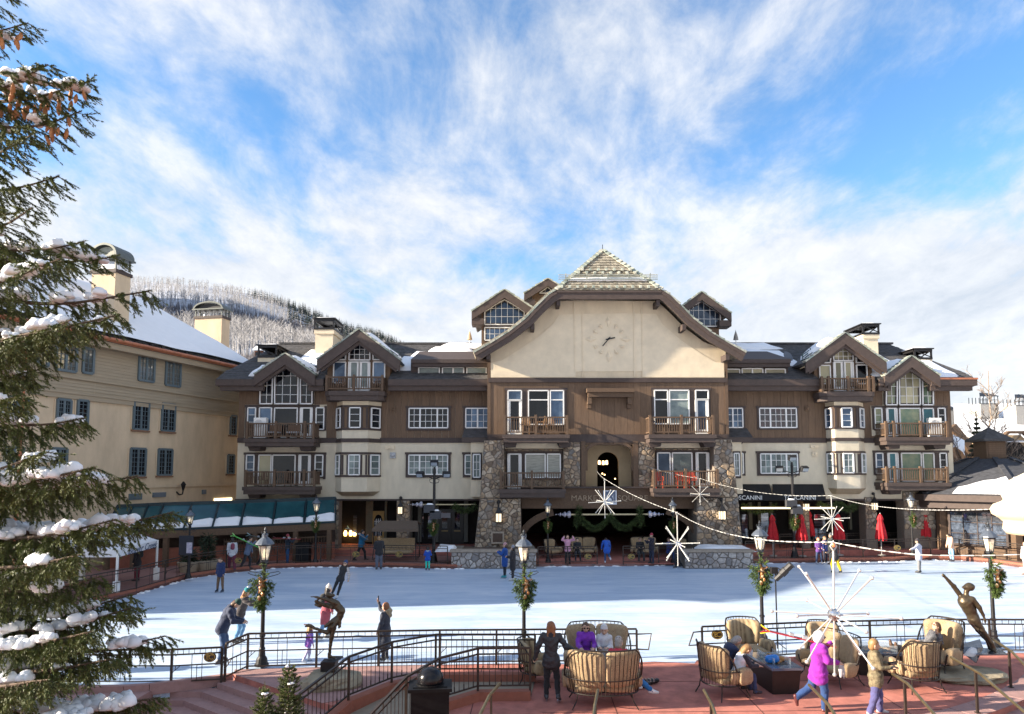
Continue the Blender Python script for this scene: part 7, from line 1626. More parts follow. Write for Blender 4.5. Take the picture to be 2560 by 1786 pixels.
def person(lab,at,face=0.0,h=1.72,res=.028,jacket=(.02,.02,.02),trousers=(.02,.02,.03),shoes=(.02,.02,.02),hair='brown',longhair=False,hat=None,pom=None,hood=None,skates=True,coat=0.0,skin=None,lean=0.0,side=0.0,turn=0.0,nod=0.0,armL=((-.12,.05,-1),(-.05,.25,-1)),armR=((.12,.05,-1),(.05,.25,-1)),legL=((-.06,0,-1),(-.02,0,-1)),legR=((.06,0,-1),(.02,0,-1)),feet=None,plant='LR',glove=None,extra=None,puff=1.0,jm=None,tm=None,child=False,zoff=0.0,specs=False,bare=False,vest=None,helmet=None,stripes=None,seat=None,furhood=False,pack=None,face_to=None):
 """at: where the supporting foot (or, seated, the point under the hips) touches; angles are directions of upper and lower limb, x right, y forward, z up"""
 s=h/1.72;hs=((1.28 if h<1.35 else 1.10)if child else 1.0)
 Z=V3(0,0,1);up=V3(side,lean,1).normalized();rt=V3(1,0,0)-up*up.x;rt.normalize();fw=up.cross(rt)
 pel=V3(0,0,0);chest=pel+up*.42*s;neck=pel+up*.56*s;nd=(up+fw*nod).normalized();head=neck+nd*.155*s*(hs*.5+.5)
 shw=.185*s*(.92 if child else 1)
 def limb(o,dirs,l1,l2):
  a=V3(*dirs[0]).normalized();b_=V3(*dirs[1]).normalized();e=o+a*l1;return o,e,e+b_*l2,b_
 SL,SR=neck-up*.05*s-rt*shw,neck-up*.05*s+rt*shw;HL,HR=pel-rt*.09*s-up*.04*s,pel+rt*.09*s-up*.04*s
 aL,aR=limb(SL,armL,.29*s,.25*s),limb(SR,armR,.29*s,.25*s);lL,lR=limb(HL,legL,.42*s,.42*s),limb(HR,legR,.42*s,.42*s)
 fdir=lambda l,f:(V3(*f)if f else(V3(0,1,0)-l[3]*l[3].y*.4+V3(0,0,0))).normalized()
 fL,fR=fdir(lL,feet[0]if feet else None),fdir(lR,feet[1]if feet else None)
 sole=(.13 if skates else .06)*s
 if seat is not None:base=V3(0,0,-seat)
 else:
  c=[l[2]for l,n in((lL,'L'),(lR,'R'))if n in plant];base=V3(sum(p.x for p in c)/len(c),sum(p.y for p in c)/len(c),min(p.z for p in c)-sole)
 t=thing('person',lab,'person',at,face,'people');del t['group']
 q=lambda v:v-base
 skin=skin or SKIN;g=s*puff
 T=lambda caps:[(q(a),q(b_),r0*s,r1*s)for a,b_,r0,r1 in caps]
 hc=head;hr=.098*hs
 handL,handR=aL[2]+aL[3]*.055*s,aR[2]+aR[3]*.055*s
 body=[(pel,chest,.125,.13),(chest,neck-up*.05,.12,.07),(neck-up*.03,head,.052,.05),(hc-nd*.02,hc+nd*.035,hr*.93,hr),(hc+fw*.045-nd*.05,hc+fw*.02,hr*.62,hr*.75),(hc+fw*.098*hs-nd*.01,hc+fw*.105*hs-nd*.03,.014,.018),(hc-rt*.098*hs,hc-rt*.10*hs-nd*.03,.018,.014),(hc+rt*.098*hs,hc+rt*.10*hs-nd*.03,.018,.014)]
 for l in(aL,aR):body+=[(l[0],l[1],.048,.04),(l[1],l[2],.04,.03)]
 for l in(lL,lR):body+=[(l[0],l[1],.08,.055),(l[1],l[2],.055,.04)]
 fine=res<.022
 for l,sg in((aL,-1),(aR,1)):
  d=l[3];sd_=(d.cross(Z)if abs(d.z)<.9 else d.cross(V3(0,1,0))).normalized();pn=sd_.cross(d).normalized();w=l[2]
  body+=[(w,w+d*.06,.03,.034),(w+sd_*.018+d*.02,w+sd_*.022+d*.075,.022,.022),(w-sd_*.018+d*.02,w-sd_*.022+d*.07,.022,.02)]
  if fine:
   for i,(o,ln)in enumerate(((-.030,.060),(-.010,.074),(.010,.078),(.030,.068))):
    k0=w+d*.085+sd_*o;k1=k0+d*ln*.5-pn*.006;k2=k1+(d-pn*.8).normalized()*ln*.5;body+=[(k0,k1,.0105,.010),(k1,k2,.010,.008)]
   th0=w+d*.03+sd_*.034;body+=[(th0,th0+(d+sd_*.8).normalized()*.045,.013,.011),(th0+(d+sd_*.8).normalized()*.045,th0+(d*1.2+sd_*.4).normalized()*.08,.011,.009)]
 V_,Q=sdf_mesh([(a,b_,r0,r1)for a,b_,r0,r1 in T(body)],(.013 if fine else res),.022*s if not fine else .012,.03)
 link('body',np_mesh('body',V_,Q,skin),t,world=False)
 part=lambda nm,caps,m,k=.03,na=.0,cuts=(),r=None:link(nm,np_mesh(nm,*sdf_mesh(T(caps),r or res,k*s,.04,na,11,cuts),m),t,world=False)
 jk=[(pel+up*.02,chest,.152*puff,.165*puff),(chest-rt*.05,chest+rt*.05,.15*puff,.15*puff),(chest+up*.06-rt*.11*s,chest+up*.06+rt*.11*s,.088*puff,.088*puff),(chest,neck-up*.02,.13*puff,.082)]
 jk+=[(pel-rt*.03,pel-up*.06-rt*.05,.15*puff,.155*puff),(pel+rt*.03,pel-up*.06+rt*.05,.15*puff,.155*puff)]
 if coat:jk+=[(pel-up*.05-rt*.05,pel-up*coat-rt*.06+(lL[1]-lL[0])*.2,.16*puff,.155*puff),(pel-up*.05+rt*.05,pel-up*coat+rt*.06+(lR[1]-lR[0])*.2,.16*puff,.155*puff)]
 sl=[]
 for l in(aL,aR):sl+=[(l[0],l[1],.078*puff,.066*puff),(l[1],l[2]-l[3]*.01,.066*puff,.052*puff)]
 if vest or stripes:
  part('jacket',jk,jm or cloth(jacket),.03,.006);part('sleeves',sl,stripes or cloth(vest),.02,.005)
 else:part('jacket',jk+sl,jm or cloth(jacket),.035,.008 if not fine else .013)
 if hood:part('hood',[(neck-fw*.05-rt*.05,neck-fw*.05+rt*.05,.075,.075),(neck-fw*.09-up*.05,neck-fw*.07,.06,.07)],cloth(hood)if isinstance(hood,tuple)else hood,.04,.006)
 if furhood:part('fur_hood',[(neck-fw*.10-rt*.09+up*.02,neck-fw*.14-up*.09,.06,.075),(neck-fw*.14-up*.09,neck-fw*.10+rt*.09+up*.02,.075,.06),(neck-fw*.13+up*.09,neck-fw*.13-rt*.07+up*.03,.05,.055),(neck-fw*.13+up*.09,neck-fw*.13+rt*.07+up*.03,.05,.055)],mat('fur',(.32,.27,.18),.9,var=.5,scale=30,bump=.9,bscale=60),.03,.012)
 tr=[(pel+up*.03,pel-up*.05,.135,.14)]
 fat=1.0 if not tm or tm[0]=='slim' else 1.22
 for l in(lL,lR):tr+=[(l[0],l[1],.098*fat,.074*fat),(l[1],l[2]-l[3]*(.06 if skates else .0),.074*fat,.062*fat)]
 part('trousers',tr,(tm[1]if tm and tm[1]else cloth(trousers)),.025,.006 if not fine else .010)
 for l,f in((lL,fL),(lR,fR)):
  a=l[2];dn=(l[3]-f*l[3].dot(f)).normalized()if abs(l[3].dot(f))<.95 else-Z;heel=a+dn*.035*s-f*.035*s
  so=link('skate' if skates else 'boot',np_mesh('shoe',*sdf_mesh(T([(a-l[3]*.12,a,.056,.052),(a,heel,.052,.045),(heel,heel+f*.10*s,.045,.046),(heel+f*.10*s,heel+f*.20*s+dn*.01,.046,.036)]),max(.014,res*.6),.02*s,.03),mat('shoe_%d_%d_%d'%tuple(int(c*255)for c in shoes),shoes,.4,var=.25)),t,world=False)
  if skates:
   b=B();h0=q(heel)+dn*.075*s;b.bar(h0-f*.05*s,h0+f*.25*s,.008,.035*s,up=dn);b.bar(h0-f*.0*s-dn*.03*s,h0+f*.03*s-dn*.03*s,.02,.04*s,up=dn);b.bar(h0+f*.16*s-dn*.03*s,h0+f*.19*s-dn*.03*s,.02,.04*s,up=dn);link('blade',mesh('blade',b.v,b.f,BLADE),so,world=False)
 if glove:
  gl_=[]
  for l in(aL,aR):gl_+=[(l[2]-l[3]*.03,l[2]+l[3]*.06,.045,.046),(l[2]+l[3]*.06,l[2]+l[3]*.13,.042,.03)]
  part('gloves',gl_,cloth(glove),.015)
 up_h=nd
 if helmet:
  part('helmet',[(hc+up_h*.035-fw*.015,hc+up_h*.05-fw*.015,.118*hs,.118*hs),(hc-fw*.05-up_h*.03,hc-fw*.05+up_h*.02,.105*hs,.11*hs)],mat('helmet_%d'%int(helmet[0]*255),helmet,.3),.03,cuts=[(q(hc+fw*.075*hs*s),tuple(fw))],r=min(res,.02))
  part('goggles',[(hc+fw*.085*hs-rt*.05+up_h*.02,hc+fw*.085*hs+rt*.05+up_h*.02,.035,.035)],M_iron,.01,r=.015)
 elif hat:
  part('hat',[(hc+up_h*.05-fw*.01,hc+up_h*.085-fw*.02,.109*hs,.095*hs),(hc+up_h*.085-fw*.02,hc+up_h*.14*hs-fw*.02,.085*hs,.035)],hat if not isinstance(hat,tuple)else cloth(hat),.02,.004,cuts=[(q(hc+up_h*.025),tuple(-(up_h-fw*.12)))],r=min(res,.02))
  if pom:part('pompom',[(hc+up_h*.165*hs-fw*.02,hc+up_h*.17*hs-fw*.02,.04,.04)],cloth(pom),.01,.004,r=.02)
 if not helmet:
  hh=[]if hat else[(hc+up_h*.03-fw*.02,hc+up_h*.045-fw*.015,.104*hs,.104*hs)]
  hh+=[(hc-fw*.045-up_h*.05,hc-fw*.03+up_h*.02,.085*hs,.095*hs)]
  if longhair:
   hh+=[(hc-fw*.06-rt*.05,neck-fw*.085-rt*.06-up*.12,.06,.05),(hc-fw*.06+rt*.05,neck-fw*.085+rt*.06-up*.12,.06,.05),(hc-rt*.085-up_h*.02,neck-rt*.09+fw*.02-up*.06,.035,.03),(hc+rt*.085-up_h*.02,neck+rt*.09+fw*.02-up*.06,.035,.03)]
  part('hair',hh,HAIR[hair],.02,.005,cuts=[(q(hc+fw*.055*hs*s+up_h*.0),tuple((fw*1.0-up_h*.75).normalized()))],r=min(res,.02))
 if fine or specs:
  b=B()
  if specs:b.ball(q(hc+fw*.09*hs*s-rt*.036*s+up_h*.015),.026*s,8,5);b.ball(q(hc+fw*.09*hs*s+rt*.036*s+up_h*.015),.026*s,8,5);b.bar(q(hc+fw*.09*s-rt*.09*s+up_h*.018),q(hc+fw*.09*s+rt*.09*s+up_h*.018),.012,.012)
  else:
   for sg in(-1,1):b.ball(q(hc+fw*.088*hs*s+rt*sg*.034*s+up_h*.012),.011*s,6,4)
  link('sunglasses' if specs else 'eyes',mesh('eyes',b.v,b.f,mat('eye_dark',(.015,.01,.008),.2)),t,world=False)
  b=B();b.bar(q(hc+fw*.096*hs*s-rt*.022*s-up_h*.06*hs),q(hc+fw*.096*hs*s+rt*.022*s-up_h*.06*hs),.010,.012);link('mouth',mesh('mouth',b.v,b.f,mat('lips',(.36,.13,.11),.5)),t,world=False)
  if fine and not specs:
   b=B()
   for sg in(-1,1):b.bar(q(hc+fw*.092*hs*s+rt*sg*.018*s+up_h*.034),q(hc+fw*.088*hs*s+rt*sg*.05*s+up_h*.032),.008,.008)
   link('eyebrows',mesh('brows',b.v,b.f,HAIR[hair]),t,world=False)
 if pack:part('rucksack',[(chest-fw*.17-up*.12,chest-fw*.17+up*.04,.11,.11)],cloth(pack),.03)
 t['_j']=0;del t['_j']
 JOINTS[t.name]=dict(handL=q(handL),handR=q(handR),head=q(head),neck=q(neck),chest=q(chest),pel=q(pel),shR=q(SR),shL=q(SL))
 return t
JOINTS={}
def WP(t,key):return WM(t)@JOINTS[t.name][key]
def skis(lab,p,d,ln,cols,name='skis',cat='skis',spread=.05):
 """a pair of skis carried on a shoulder: curved tips, bindings"""
 d=Vector(d).normalized();t=thing(name,lab,cat,p);sd_=d.cross(Vector((0,0,1))).normalized();u=sd_.cross(d)
 for k in(-1,1):
  o=Vector(p)+sd_*spread*k;b=B();pts=[o-d*ln*.5-u*.0,o+d*ln*.38,o+d*ln*.46+u*.03*k,o+d*ln*.5+u*.09*k]
  for i,(a,c)in enumerate(zip(pts[:-1],pts[1:])):b.bar(a,c,.085-.012*i,.022,up=u)
  sk=b.obj('ski',mat('ski_%d_%d_%d'%tuple(int(c*255)for c in cols[0]),cols[0],.35),t);b=B();b.bar(pts[1],pts[3]-u*.0,.07,.026,up=u);b.obj('tip',mat('ski_%d_%d_%d'%tuple(int(c*255)for c in cols[1]),cols[1],.35),sk)
  b=B();b.bar(o-d*.22+u*.05,o-d*.10+u*.05,.07,.07,up=u);b.bar(o+d*.10+u*.05,o+d*.2+u*.05,.07,.06,up=u);b.obj('binding',mat('binding_grey',(.35,.36,.38),.4),sk)
 return t
def fabric(name,base,dark,kind):
 m=bpy.data.materials.new(name);m.use_nodes=True;t=m.node_tree;b=t.nodes['Principled BSDF'];b.inputs['Roughness'].default_value=.9;b.inputs['Sheen Weight'].default_value=.1
 tc=t.nodes.new('ShaderNodeTexCoord');src=tc.outputs['Object']
 if kind=='stripe':
  sx=t.nodes.new('ShaderNodeSeparateXYZ');t.links.new(src,sx.inputs[0])
  ang=math_node(t,'ARCTAN2',sx.outputs[0],sx.outputs[1]);w=math_node(t,'SINE',math_node(t,'MULTIPLY',math_node(t,'ADD',math_node(t,'MULTIPLY',sx.outputs[0],1.0),math_node(t,'MULTIPLY',ang,.12)),85.0));f=math_node(t,'MULTIPLY_ADD',w,.5,.5)
 else:
  v=t.nodes.new('ShaderNodeTexVoronoi');v.inputs['Scale'].default_value=9.0;v.inputs['Randomness'].default_value=.25;t.links.new(src,v.inputs['Vector']);f=math_node(t,'MULTIPLY_ADD',math_node(t,'SINE',math_node(t,'MULTIPLY',v.outputs['Distance'],42.0)),.5,.5)
 n=t.nodes.new('ShaderNodeTexNoise');n.inputs['Scale'].default_value=14;n.inputs['Detail'].default_value=5;t.links.new(src,n.inputs['Vector'])
 f2=math_node(t,'MULTIPLY',f,math_node(t,'MULTIPLY_ADD',n.outputs[0],1.4,-.1),clamp=True)
 mx=t.nodes.new('ShaderNodeMix');mx.data_type='RGBA';t.links.new(f2,mx.inputs[0]);mx.inputs[6].default_value=(*base,1);mx.inputs[7].default_value=(*dark,1);t.links.new(mx.outputs[2],b.inputs['Base Color'])
 bp=t.nodes.new('ShaderNodeBump');bp.inputs['Strength'].default_value=.25;bp.inputs['Distance'].default_value=.01;t.links.new(n.outputs[0],bp.inputs['Height']);t.links.new(bp.outputs[0],b.inputs['Normal']);return m
F_floral=fabric('paisley_cushion',(.44,.32,.185),(.15,.085,.04),'floral');F_stripe=fabric('striped_cushion',(.42,.31,.175),(.11,.062,.028),'stripe')
M_fr=mat('wrought_iron',(.035,.026,.02),.45,.4)
def pad(b,w,d,a0,a1,z0,z1,th,flare=.0,nu=20,tuft=0.0,tn=(5,3),inset=.0):
 """upholstered pad bent along an elliptical plan, puffed and tufted"""
 vs=[];kk=10
 for i in range(nu+1):
  u=i/nu;an=radians(a0+(a1-a0)*u);e=(1-abs(2*u-1)**6)**.5*.96+.04
  for j in range(kk):
   ph=2*pi*j/kk;sgn=lambda x:(abs(x)**.55)*(1 if x>0 else-1);v=sgn(sin(ph))*.5+.5;o=sgn(cos(ph))*.5
   tf=1-tuft*(max(0,sin(u*pi*tn[0])**8*0+(cos(u*2*pi*tn[0])*cos(v*2*pi*tn[1]))*.5+.0));z=(z0+z1)/2+(v-.5)*(z1-z0)*(.75+.25*e)
   r=1-(inset+th*(.5-o*tf)*(.55+.45*e))/(w/2)+flare*(v-.2);vs.append(((w/2)*r*cos(an),d*(1-(inset+th*(.5-o*tf))/d*1.0+flare*(v-.2))*sin(an),z))
 fs=[(i*kk+j,i*kk+(j+1)%kk,(i+1)*kk+(j+1)%kk,(i+1)*kk+j)for i in range(nu)for j in range(kk)]+[tuple(range(kk))[::-1],tuple(nu*kk+j for j in range(kk))]
 return b.add(vs,fs)
def cushion(b,x0,x1,y0,y1,z0,z1,puff=.03):
 n=8;vs=[];idx={}
 for sgn in(0,1):
  for i in range(n+1):
   for j in range(n+1):
    u,v=i/n,j/n;e=min(1,min(u,1-u,v,1-v)*7)**.5;z=(z0+z1)/2+(1 if sgn else-1)*((z1-z0)/2*(.55+.45*e)+puff*sin(pi*u)*sin(pi*v));idx[(sgn,i,j)]=len(vs);k=.03*(1-e);vs.append((x0+(x1-x0)*u,y0+(y1-y0)*v,z))
 fs=[]
 for i in range(n):
  for j in range(n):fs.append((idx[1,i,j],idx[1,i+1,j],idx[1,i+1,j+1],idx[1,i,j+1]));fs.append((idx[0,i,j],idx[0,i,j+1],idx[0,i+1,j+1],idx[0,i+1,j]))
 for i in range(n):
  fs+=[(idx[0,i,0],idx[0,i+1,0],idx[1,i+1,0],idx[1,i,0]),(idx[0,i+1,n],idx[0,i,n],idx[1,i,n],idx[1,i+1,n]),(idx[0,0,i+1],idx[0,0,i],idx[1,0,i],idx[1,0,i+1]),(idx[0,n,i],idx[0,n,i+1],idx[1,n,i+1],idx[1,n,i])]
 return b.add(vs,fs)
def make_seat(w,fab,fab2,hgt=1.02,legs=4):
 """deep barrel-backed patio seat: iron ring and bars outside, tufted pads inside; opens towards +y"""
 t=thing('armchair' if w<1.2 else 'loveseat','','armchair' if w<1.2 else 'sofa',(0,0,0),0,'cushioned iron patio seats');d=.50;W2=w/2
 ell=lambda an,k,z:(W2*k*cos(radians(an)),d*k*sin(radians(an)),z)
 def top(an):c=max(0,-sin(radians(an)));return .60+(hgt-.60)*min(1,max(0,(c-.12)*1.7))**.7
 A0,A1=172,368;n=44;b=B();tk=1.10
 pts=[ell(A0+(A1-A0)*i/n,1.0+.16*(top(A0+(A1-A0)*i/n)-.3),top(A0+(A1-A0)*i/n))for i in range(n+1)];b.tube(pts,.017,6)
 b.tube([ell(A0+(A1-A0)*i/n,.96,.30)for i in range(n+1)],.016,6);b.tube([ell(A0+(A1-A0)*i/n,1.045,.60)for i in range(n+1)],.012,6);b.tube([ell(A0,.96,.30),(-W2*.8,.34,.30),(W2*.8,.34,.30),ell(A1,.96,.30)],.016,6)
 for s in(-1,1):b.tube([ell(A0 if s<0 else A1,1.05,.60),(s*W2*1.0,.22,.60),(s*W2*.93,.36,.52),(s*W2*.82,.34,.30)],.016,6)
 b.obj('frame',M_fr,t,world=False);b=B();nb=max(14,int((w+.9)/.085))
 for i in range(nb+1):
  an=A0+6+(A1-A0-12)*i/nb;z=top(an);p=[Vector(ell(an,.96,.30)),Vector(ell(an,1.03,.58)),Vector(ell(an,1.0+.16*(z-.3),z))];b.tube(p,.008,4,close=False)
 stuff(b.obj('bars',M_fr,t,world=False))
 for sx in(-1,1):
  for sy in(-1,1):b=B();x,y=sx*W2*.72,(.30 if sy>0 else-.34);b.tube([(x,y,.30),(x*1.05,y*1.05,.16),(x*1.22,y*1.25,.01)],.014,6);b.obj('leg',M_fr,t,world=False)
 ns=1 if w<1.2 else 2
 for k in range(ns):b=B();x0=-W2*.80+k*W2*1.6/ns;cushion(b,x0+.01,x0+W2*1.6/ns-.01,-.30,.36,.30,.47,.03);b.obj('seat_cushion',fab2,t,smooth=True,world=False)
 spans=[(205,335)]if ns==1 else[(200,269),(271,340)]
 for a0,a1 in spans:b=B();pad(b,w*.97,d*.96,a0,a1,.44,hgt-.03,.17,.16,30,.42,(3,2));b.obj('back_cushion',fab,t,smooth=True,world=False)
 for a0,a1 in((170,200),(340,370)):b=B();pad(b,w*.99,d*.98,a0,a1,.32,.63,.15,.1,10,0);b.obj('arm_cushion',fab,t,smooth=True,world=False)
 for sx in(-1,1):b=B();cushion(b,sx*W2*.98-.085,sx*W2*.98+.085,.0,.34,.33,.64,.03);b.obj('arm_cushion',fab,t,smooth=True,world=False)
 return t
love_f=make_seat(1.56,F_floral,F_floral,1.22);chair_f=make_seat(.92,F_floral,F_floral,1.14);chair_s=make_seat(.92,F_stripe,F_stripe,1.06)
used_=set()
def put_seat(proto,x,y,rz,lab,z=TZ,sc=1.0):
 first=proto.name not in used_;used_.add(proto.name);return place(proto,first,(x,y,z),rz,lab,sc)
def make_table(name,lab,x,y,rz,L_,Wd,hh,z=TZ):
 t=thing(name,lab,'fire table',(x,y,z),rz);b=B();a,c=L_/2,Wd/2
 b.add([(-a*.8,-c*.82,0),(a*.8,-c*.82,0),(a*.8,c*.82,0),(-a*.8,c*.82,0),(-a*.92,-c*.92,hh-.06),(a*.92,-c*.92,hh-.06),(a*.92,c*.92,hh-.06),(-a*.92,c*.92,hh-.06)],[(0,3,2,1),(4,5,6,7),(0,1,5,4),(1,2,6,5),(2,3,7,6),(3,0,4,7)]);b.obj('body',mat('table_dark',(.022,.014,.012),.5,var=.3),t,world=False)
 b=B();b.box(-a,a,-c,c,hh-.058,hh);tp=b.obj('table_top',mat('table_glass',(.17,.20,.25),.12,.3,var=.2,scale=2,spec=.8),t,world=False)
 b=B();b.box(-a*.62,a*.62,-.15,.15,hh+.002,hh+.012);b.obj('burner',mat('burner',(.05,.045,.04),.6),tp,world=False);b=B();rs=random.Random(int(x*10))
 for i in range(46):b.ball((rs.uniform(-a*.55,a*.55),rs.uniform(-.1,.1),hh+.03),rs.uniform(.03,.055),5,4)
 stuff(b.obj('rocks',mat('fire_rock',(.42,.24,.10),.8,var=.5,island=.4),tp,world=False))
 for s in(-1,1):b=B();b.box(-a*.66,a*.66,s*.21-.004,s*.21+.004,hh+.012,hh+.17);b.obj('wind_guard',mat('guard_glass',(.62,.70,.72),.05,alpha=.28,spec=.8),t,world=False)
 return t
put_seat(love_f,2.36,19.1,pi,'big paisley loveseat facing us behind the table, three people sitting round it',sc=1.12)
put_seat(love_f,2.20,16.95,0,'big paisley loveseat with its barred back turned to us',sc=1.14)
put_seat(chair_s,.72,18.6,-pi/2-.25,'striped armchair mostly hidden behind the woman in the black jacket',sc=1.05)
make_table('fire_table','fire table between the two big loveseats, a beer glass on it',2.3,18.05,0,1.5,.75,.62)
put_seat(chair_f,5.32,17.6,-pi/2+.45,'paisley armchair seen from its barred side, a man and a girl sitting in it',sc=1.16)
put_seat(chair_s,6.82,20.1,pi+.1,'tall striped armchair facing us beside the lamp post',sc=1.2)
make_table('fire_table','black fire table with a blue helmet and glass guard on top',6.85,18.25,pi/2+.08,1.55,.82,.68)
put_seat(love_f,8.55,18.75,1.95,'paisley loveseat behind the woman in the purple jacket',sc=1.02)
put_seat(chair_f,9.15,20.4,pi-.3,'empty paisley armchair at the far side, half hidden by the starburst rods',sc=1.0)
make_table('fire_table','fire table with a raised glass guard in front of the reclining woman',10.2,19.5,-.1,1.45,.8,.62)
put_seat(chair_f,10.45,18.1,.12,'paisley armchair with its rounded barred back to us, beside the flat rock',sc=1.16)
put_seat(chair_f,11.85,19.4,pi/2+.45,'paisley armchair with a high rail where the woman reclines',sc=1.26)
for i,(pr,px,py,rz,lab)in enumerate(((chair_f,1383,1400,pi+.7,'far paisley armchair in the dark passage behind the lamp post'),(love_f,1462,1398,pi,'far paisley sofa in the passage behind the pink jacket'),(love_f,1617,1398,pi,'far paisley sofa in the passage, right of the blue coat'),(chair_f,1705,1398,pi-.6,'far paisley armchair in the passage behind the starburst'))):
 q=G(px,py,.17);put_seat(pr,q.x,q.y+.9,rz,lab,.17,1.05)
q=G(985,1404,.17);sw=thing('swing_seat','far canopied swing seat with tufted cushions in front of the left arcade','swing seat',(q.x,q.y+.6,.14),0)
b=B();cushion(b,-1.05,1.05,-.3,.35,.45,.62);b.obj('seat_cushion',F_floral,sw,smooth=True,world=False);b=B()
vs=[];n1,n2=24,10
for j in range(n2+1):
 for i in range(n1+1):u,v=i/n1,j/n2;vs.append((-1.1+2.2*u,.42+.12*v-.06*abs(sin(u*pi*8)*sin(v*pi*4)),.6+.75*v))
b.add(vs,[(j*(n1+1)+i,j*(n1+1)+i+1,(j+1)*(n1+1)+i+1,(j+1)*(n1+1)+i)for j in range(n2)for i in range(n1)]);b.box(-1.1,1.1,.45,.62,.58,1.33);b.obj('back_cushion',F_floral,sw,smooth=False,world=False)
b=B();b.add([(-1.35,-.75,2.02),(1.5,-.75,2.02),(1.25,.6,2.42),(-1.1,.6,2.42),(-1.35,-.75,1.85),(1.5,-.75,1.85)],[(0,1,2,3),(4,5,1,0)]);b.plate([(-1.1,.6,2.42),(1.25,.6,2.42),(1.5,.95,2.2),(-1.35,.95,2.2)],.04);b.obj('canopy',mat('swing_canopy',(.12,.085,.06),.8),sw,world=False)
b=B()
for s in(-1.3,1.35):b.tube([(s,-.7,1.95),(s*.97,-.5,.9),(s,-.75,.15),(s,.9,.12),(s,.75,2.2)],.03,6)
b.tube([(-1.3,.9,.12),(1.35,.9,.12)],.03,6);b.tube([(-1.1,-.3,.42),(1.1,-.3,.42)],.03,6);b.obj('frame',M_iron,sw,world=False)
M_bronze=mat('bronze',(.125,.095,.06),.40,.65,var=.45,scale=4,bump=.35,bscale=14,col2=(.075,.055,.035))
M_rock=mat('boulder',(.30,.25,.17),.9,var=.3,scale=2.5,bump=.8,bscale=8)
def boulder(lab,x,y,z,sx,sy,sz,seed,rz=0,flat=.55):
 b=B();b.ball((0,0,0),1,22,14);vs=[]
 for v in b.v:
  v=Vector(v);k=1+.28*mnoise.noise(v*1.3+Vector((seed,0,0)))+.12*mnoise.noise(v*3.1+Vector((0,seed,0)));p=Vector((v.x*sx*k,v.y*sy*k,min(v.z,flat)*sz*k+sz*.45));vs.append(p)
 t=thing('boulder',lab,'boulder',(x,y,z),rz);link('rock',mesh('rock',vs,b.f,M_rock,False),t,world=False);return t
mb=P(2483,1612,19.6);d0=19.6
def sp(px,py,dy=0):v=P(px,py,d0+dy);return v
boulder('flat brown boulder under the reaching bronze man',P(2412,1652,19.0).x,19.0,TZ,1.05,.75,.20,4,.1,.4)
st=thing('statue','bronze statue of a skating man leaning far left with one arm thrown up','statue',(mb.x,d0,TZ+.3))
hp_,ch_t,nk,hd_=sp(2432,1551),sp(2415,1512),sp(2416,1483),sp(2420,1471)
caps=[(sp(2434,1546),sp(2424,1525),.155,.15),(sp(2424,1525),sp(2413,1505),.165,.185),(sp(2409,1498,.08),sp(2428,1500,-.1),.11,.10),(sp(2415,1492),sp(2416,1478),.07,.062),(sp(2420,1469),sp(2425,1468),.105,.11),(sp(2411,1469),sp(2418,1472),.05,.07),(sp(2406,1468),sp(2408,1469),.018,.022),(sp(2423,1464),sp(2428,1468),.085,.09)]
caps+=[(sp(2404,1493,.1),sp(2384,1466,.12),.075,.06),(sp(2384,1466,.12),sp(2366,1446,.1),.062,.042),(sp(2366,1446,.1),sp(2358,1439,.1),.036,.034)]+[(sp(2358,1440,.1),sp(x,y,.1),.018,.009)for x,y in((2352,1434),(2355,1432),(2359,1433),(2362,1437))]
caps+=[(sp(2432,1499,-.12),sp(2447,1517,-.16),.075,.062),(sp(2447,1517,-.16),sp(2458,1538,-.16),.06,.042),(sp(2458,1538,-.16),sp(2462,1550,-.16),.034,.034)]+[(sp(2462,1550,-.16),sp(x,y,-.16),.016,.009)for x,y in((2464,1560),(2461,1557),(2466,1554))]
caps+=[(sp(2430,1549,.06),sp(2447,1575,.08),.125,.085),(sp(2447,1575,.08),sp(2470,1604,.08),.085,.052),(sp(2437,1549,-.06),sp(2453,1574,-.1),.12,.085),(sp(2453,1574,-.1),sp(2478,1608,-.12),.085,.055)]
caps+=[(sp(2470,1604,.08),sp(2476,1620,.08),.06,.06),(sp(2476,1620,.08),sp(2482,1626,.05),.055,.04),(sp(2478,1608,-.12),sp(2484,1624,-.12),.06,.065),(sp(2484,1624,-.12),sp(2488,1630,-.2),.055,.04)]
link('figure',np_mesh('figure',*sdf_mesh(caps,.02,.03,.05,.005,14),M_bronze),st)
b=B();b.plate([sp(2384,1616,.35),sp(2440,1657,-.35),sp(2458,1620,-.1),sp(2450,1598,.3)],.03);b.plate([sp(2440,1637,-.3),sp(2520,1636,-.3),sp(2500,1622,.3),sp(2452,1620,.3)],.03);b.obj('base_plate',mat('statue_plate',(.20,.22,.25),.25,.7,var=.4,scale=3),st)
snow_patch(st,[sp(2408,1640,-.1)+Vector((0,0,.03)),sp(2440,1646,-.2)+Vector((0,0,.03)),sp(2456,1630,0)+Vector((0,0,.05)),sp(2425,1622,.1)+Vector((0,0,.05))],.05,3,7)
d0=18.6;gb=sp(823,1642)
boulder('pale boulder under the dancing bronze girl',P(828,1680,18.3).x,18.35,TZ,.78,.62,.33,9,.2,.5)
st2=thing('statue','bronze statue of a dancing skater girl on one leg, back arched and arms wrapped','statue',(gb.x,d0,TZ+.4))
c2=[(sp(850,1541),sp(853,1527),.11,.12),(sp(853,1527),sp(840,1511),.12,.125),(sp(840,1511),sp(830,1503),.12,.09),(sp(830,1503),sp(826,1496),.055,.05),(sp(825,1490),sp(821,1489),.085,.095),(sp(832,1488),sp(834,1489),.05,.05)]
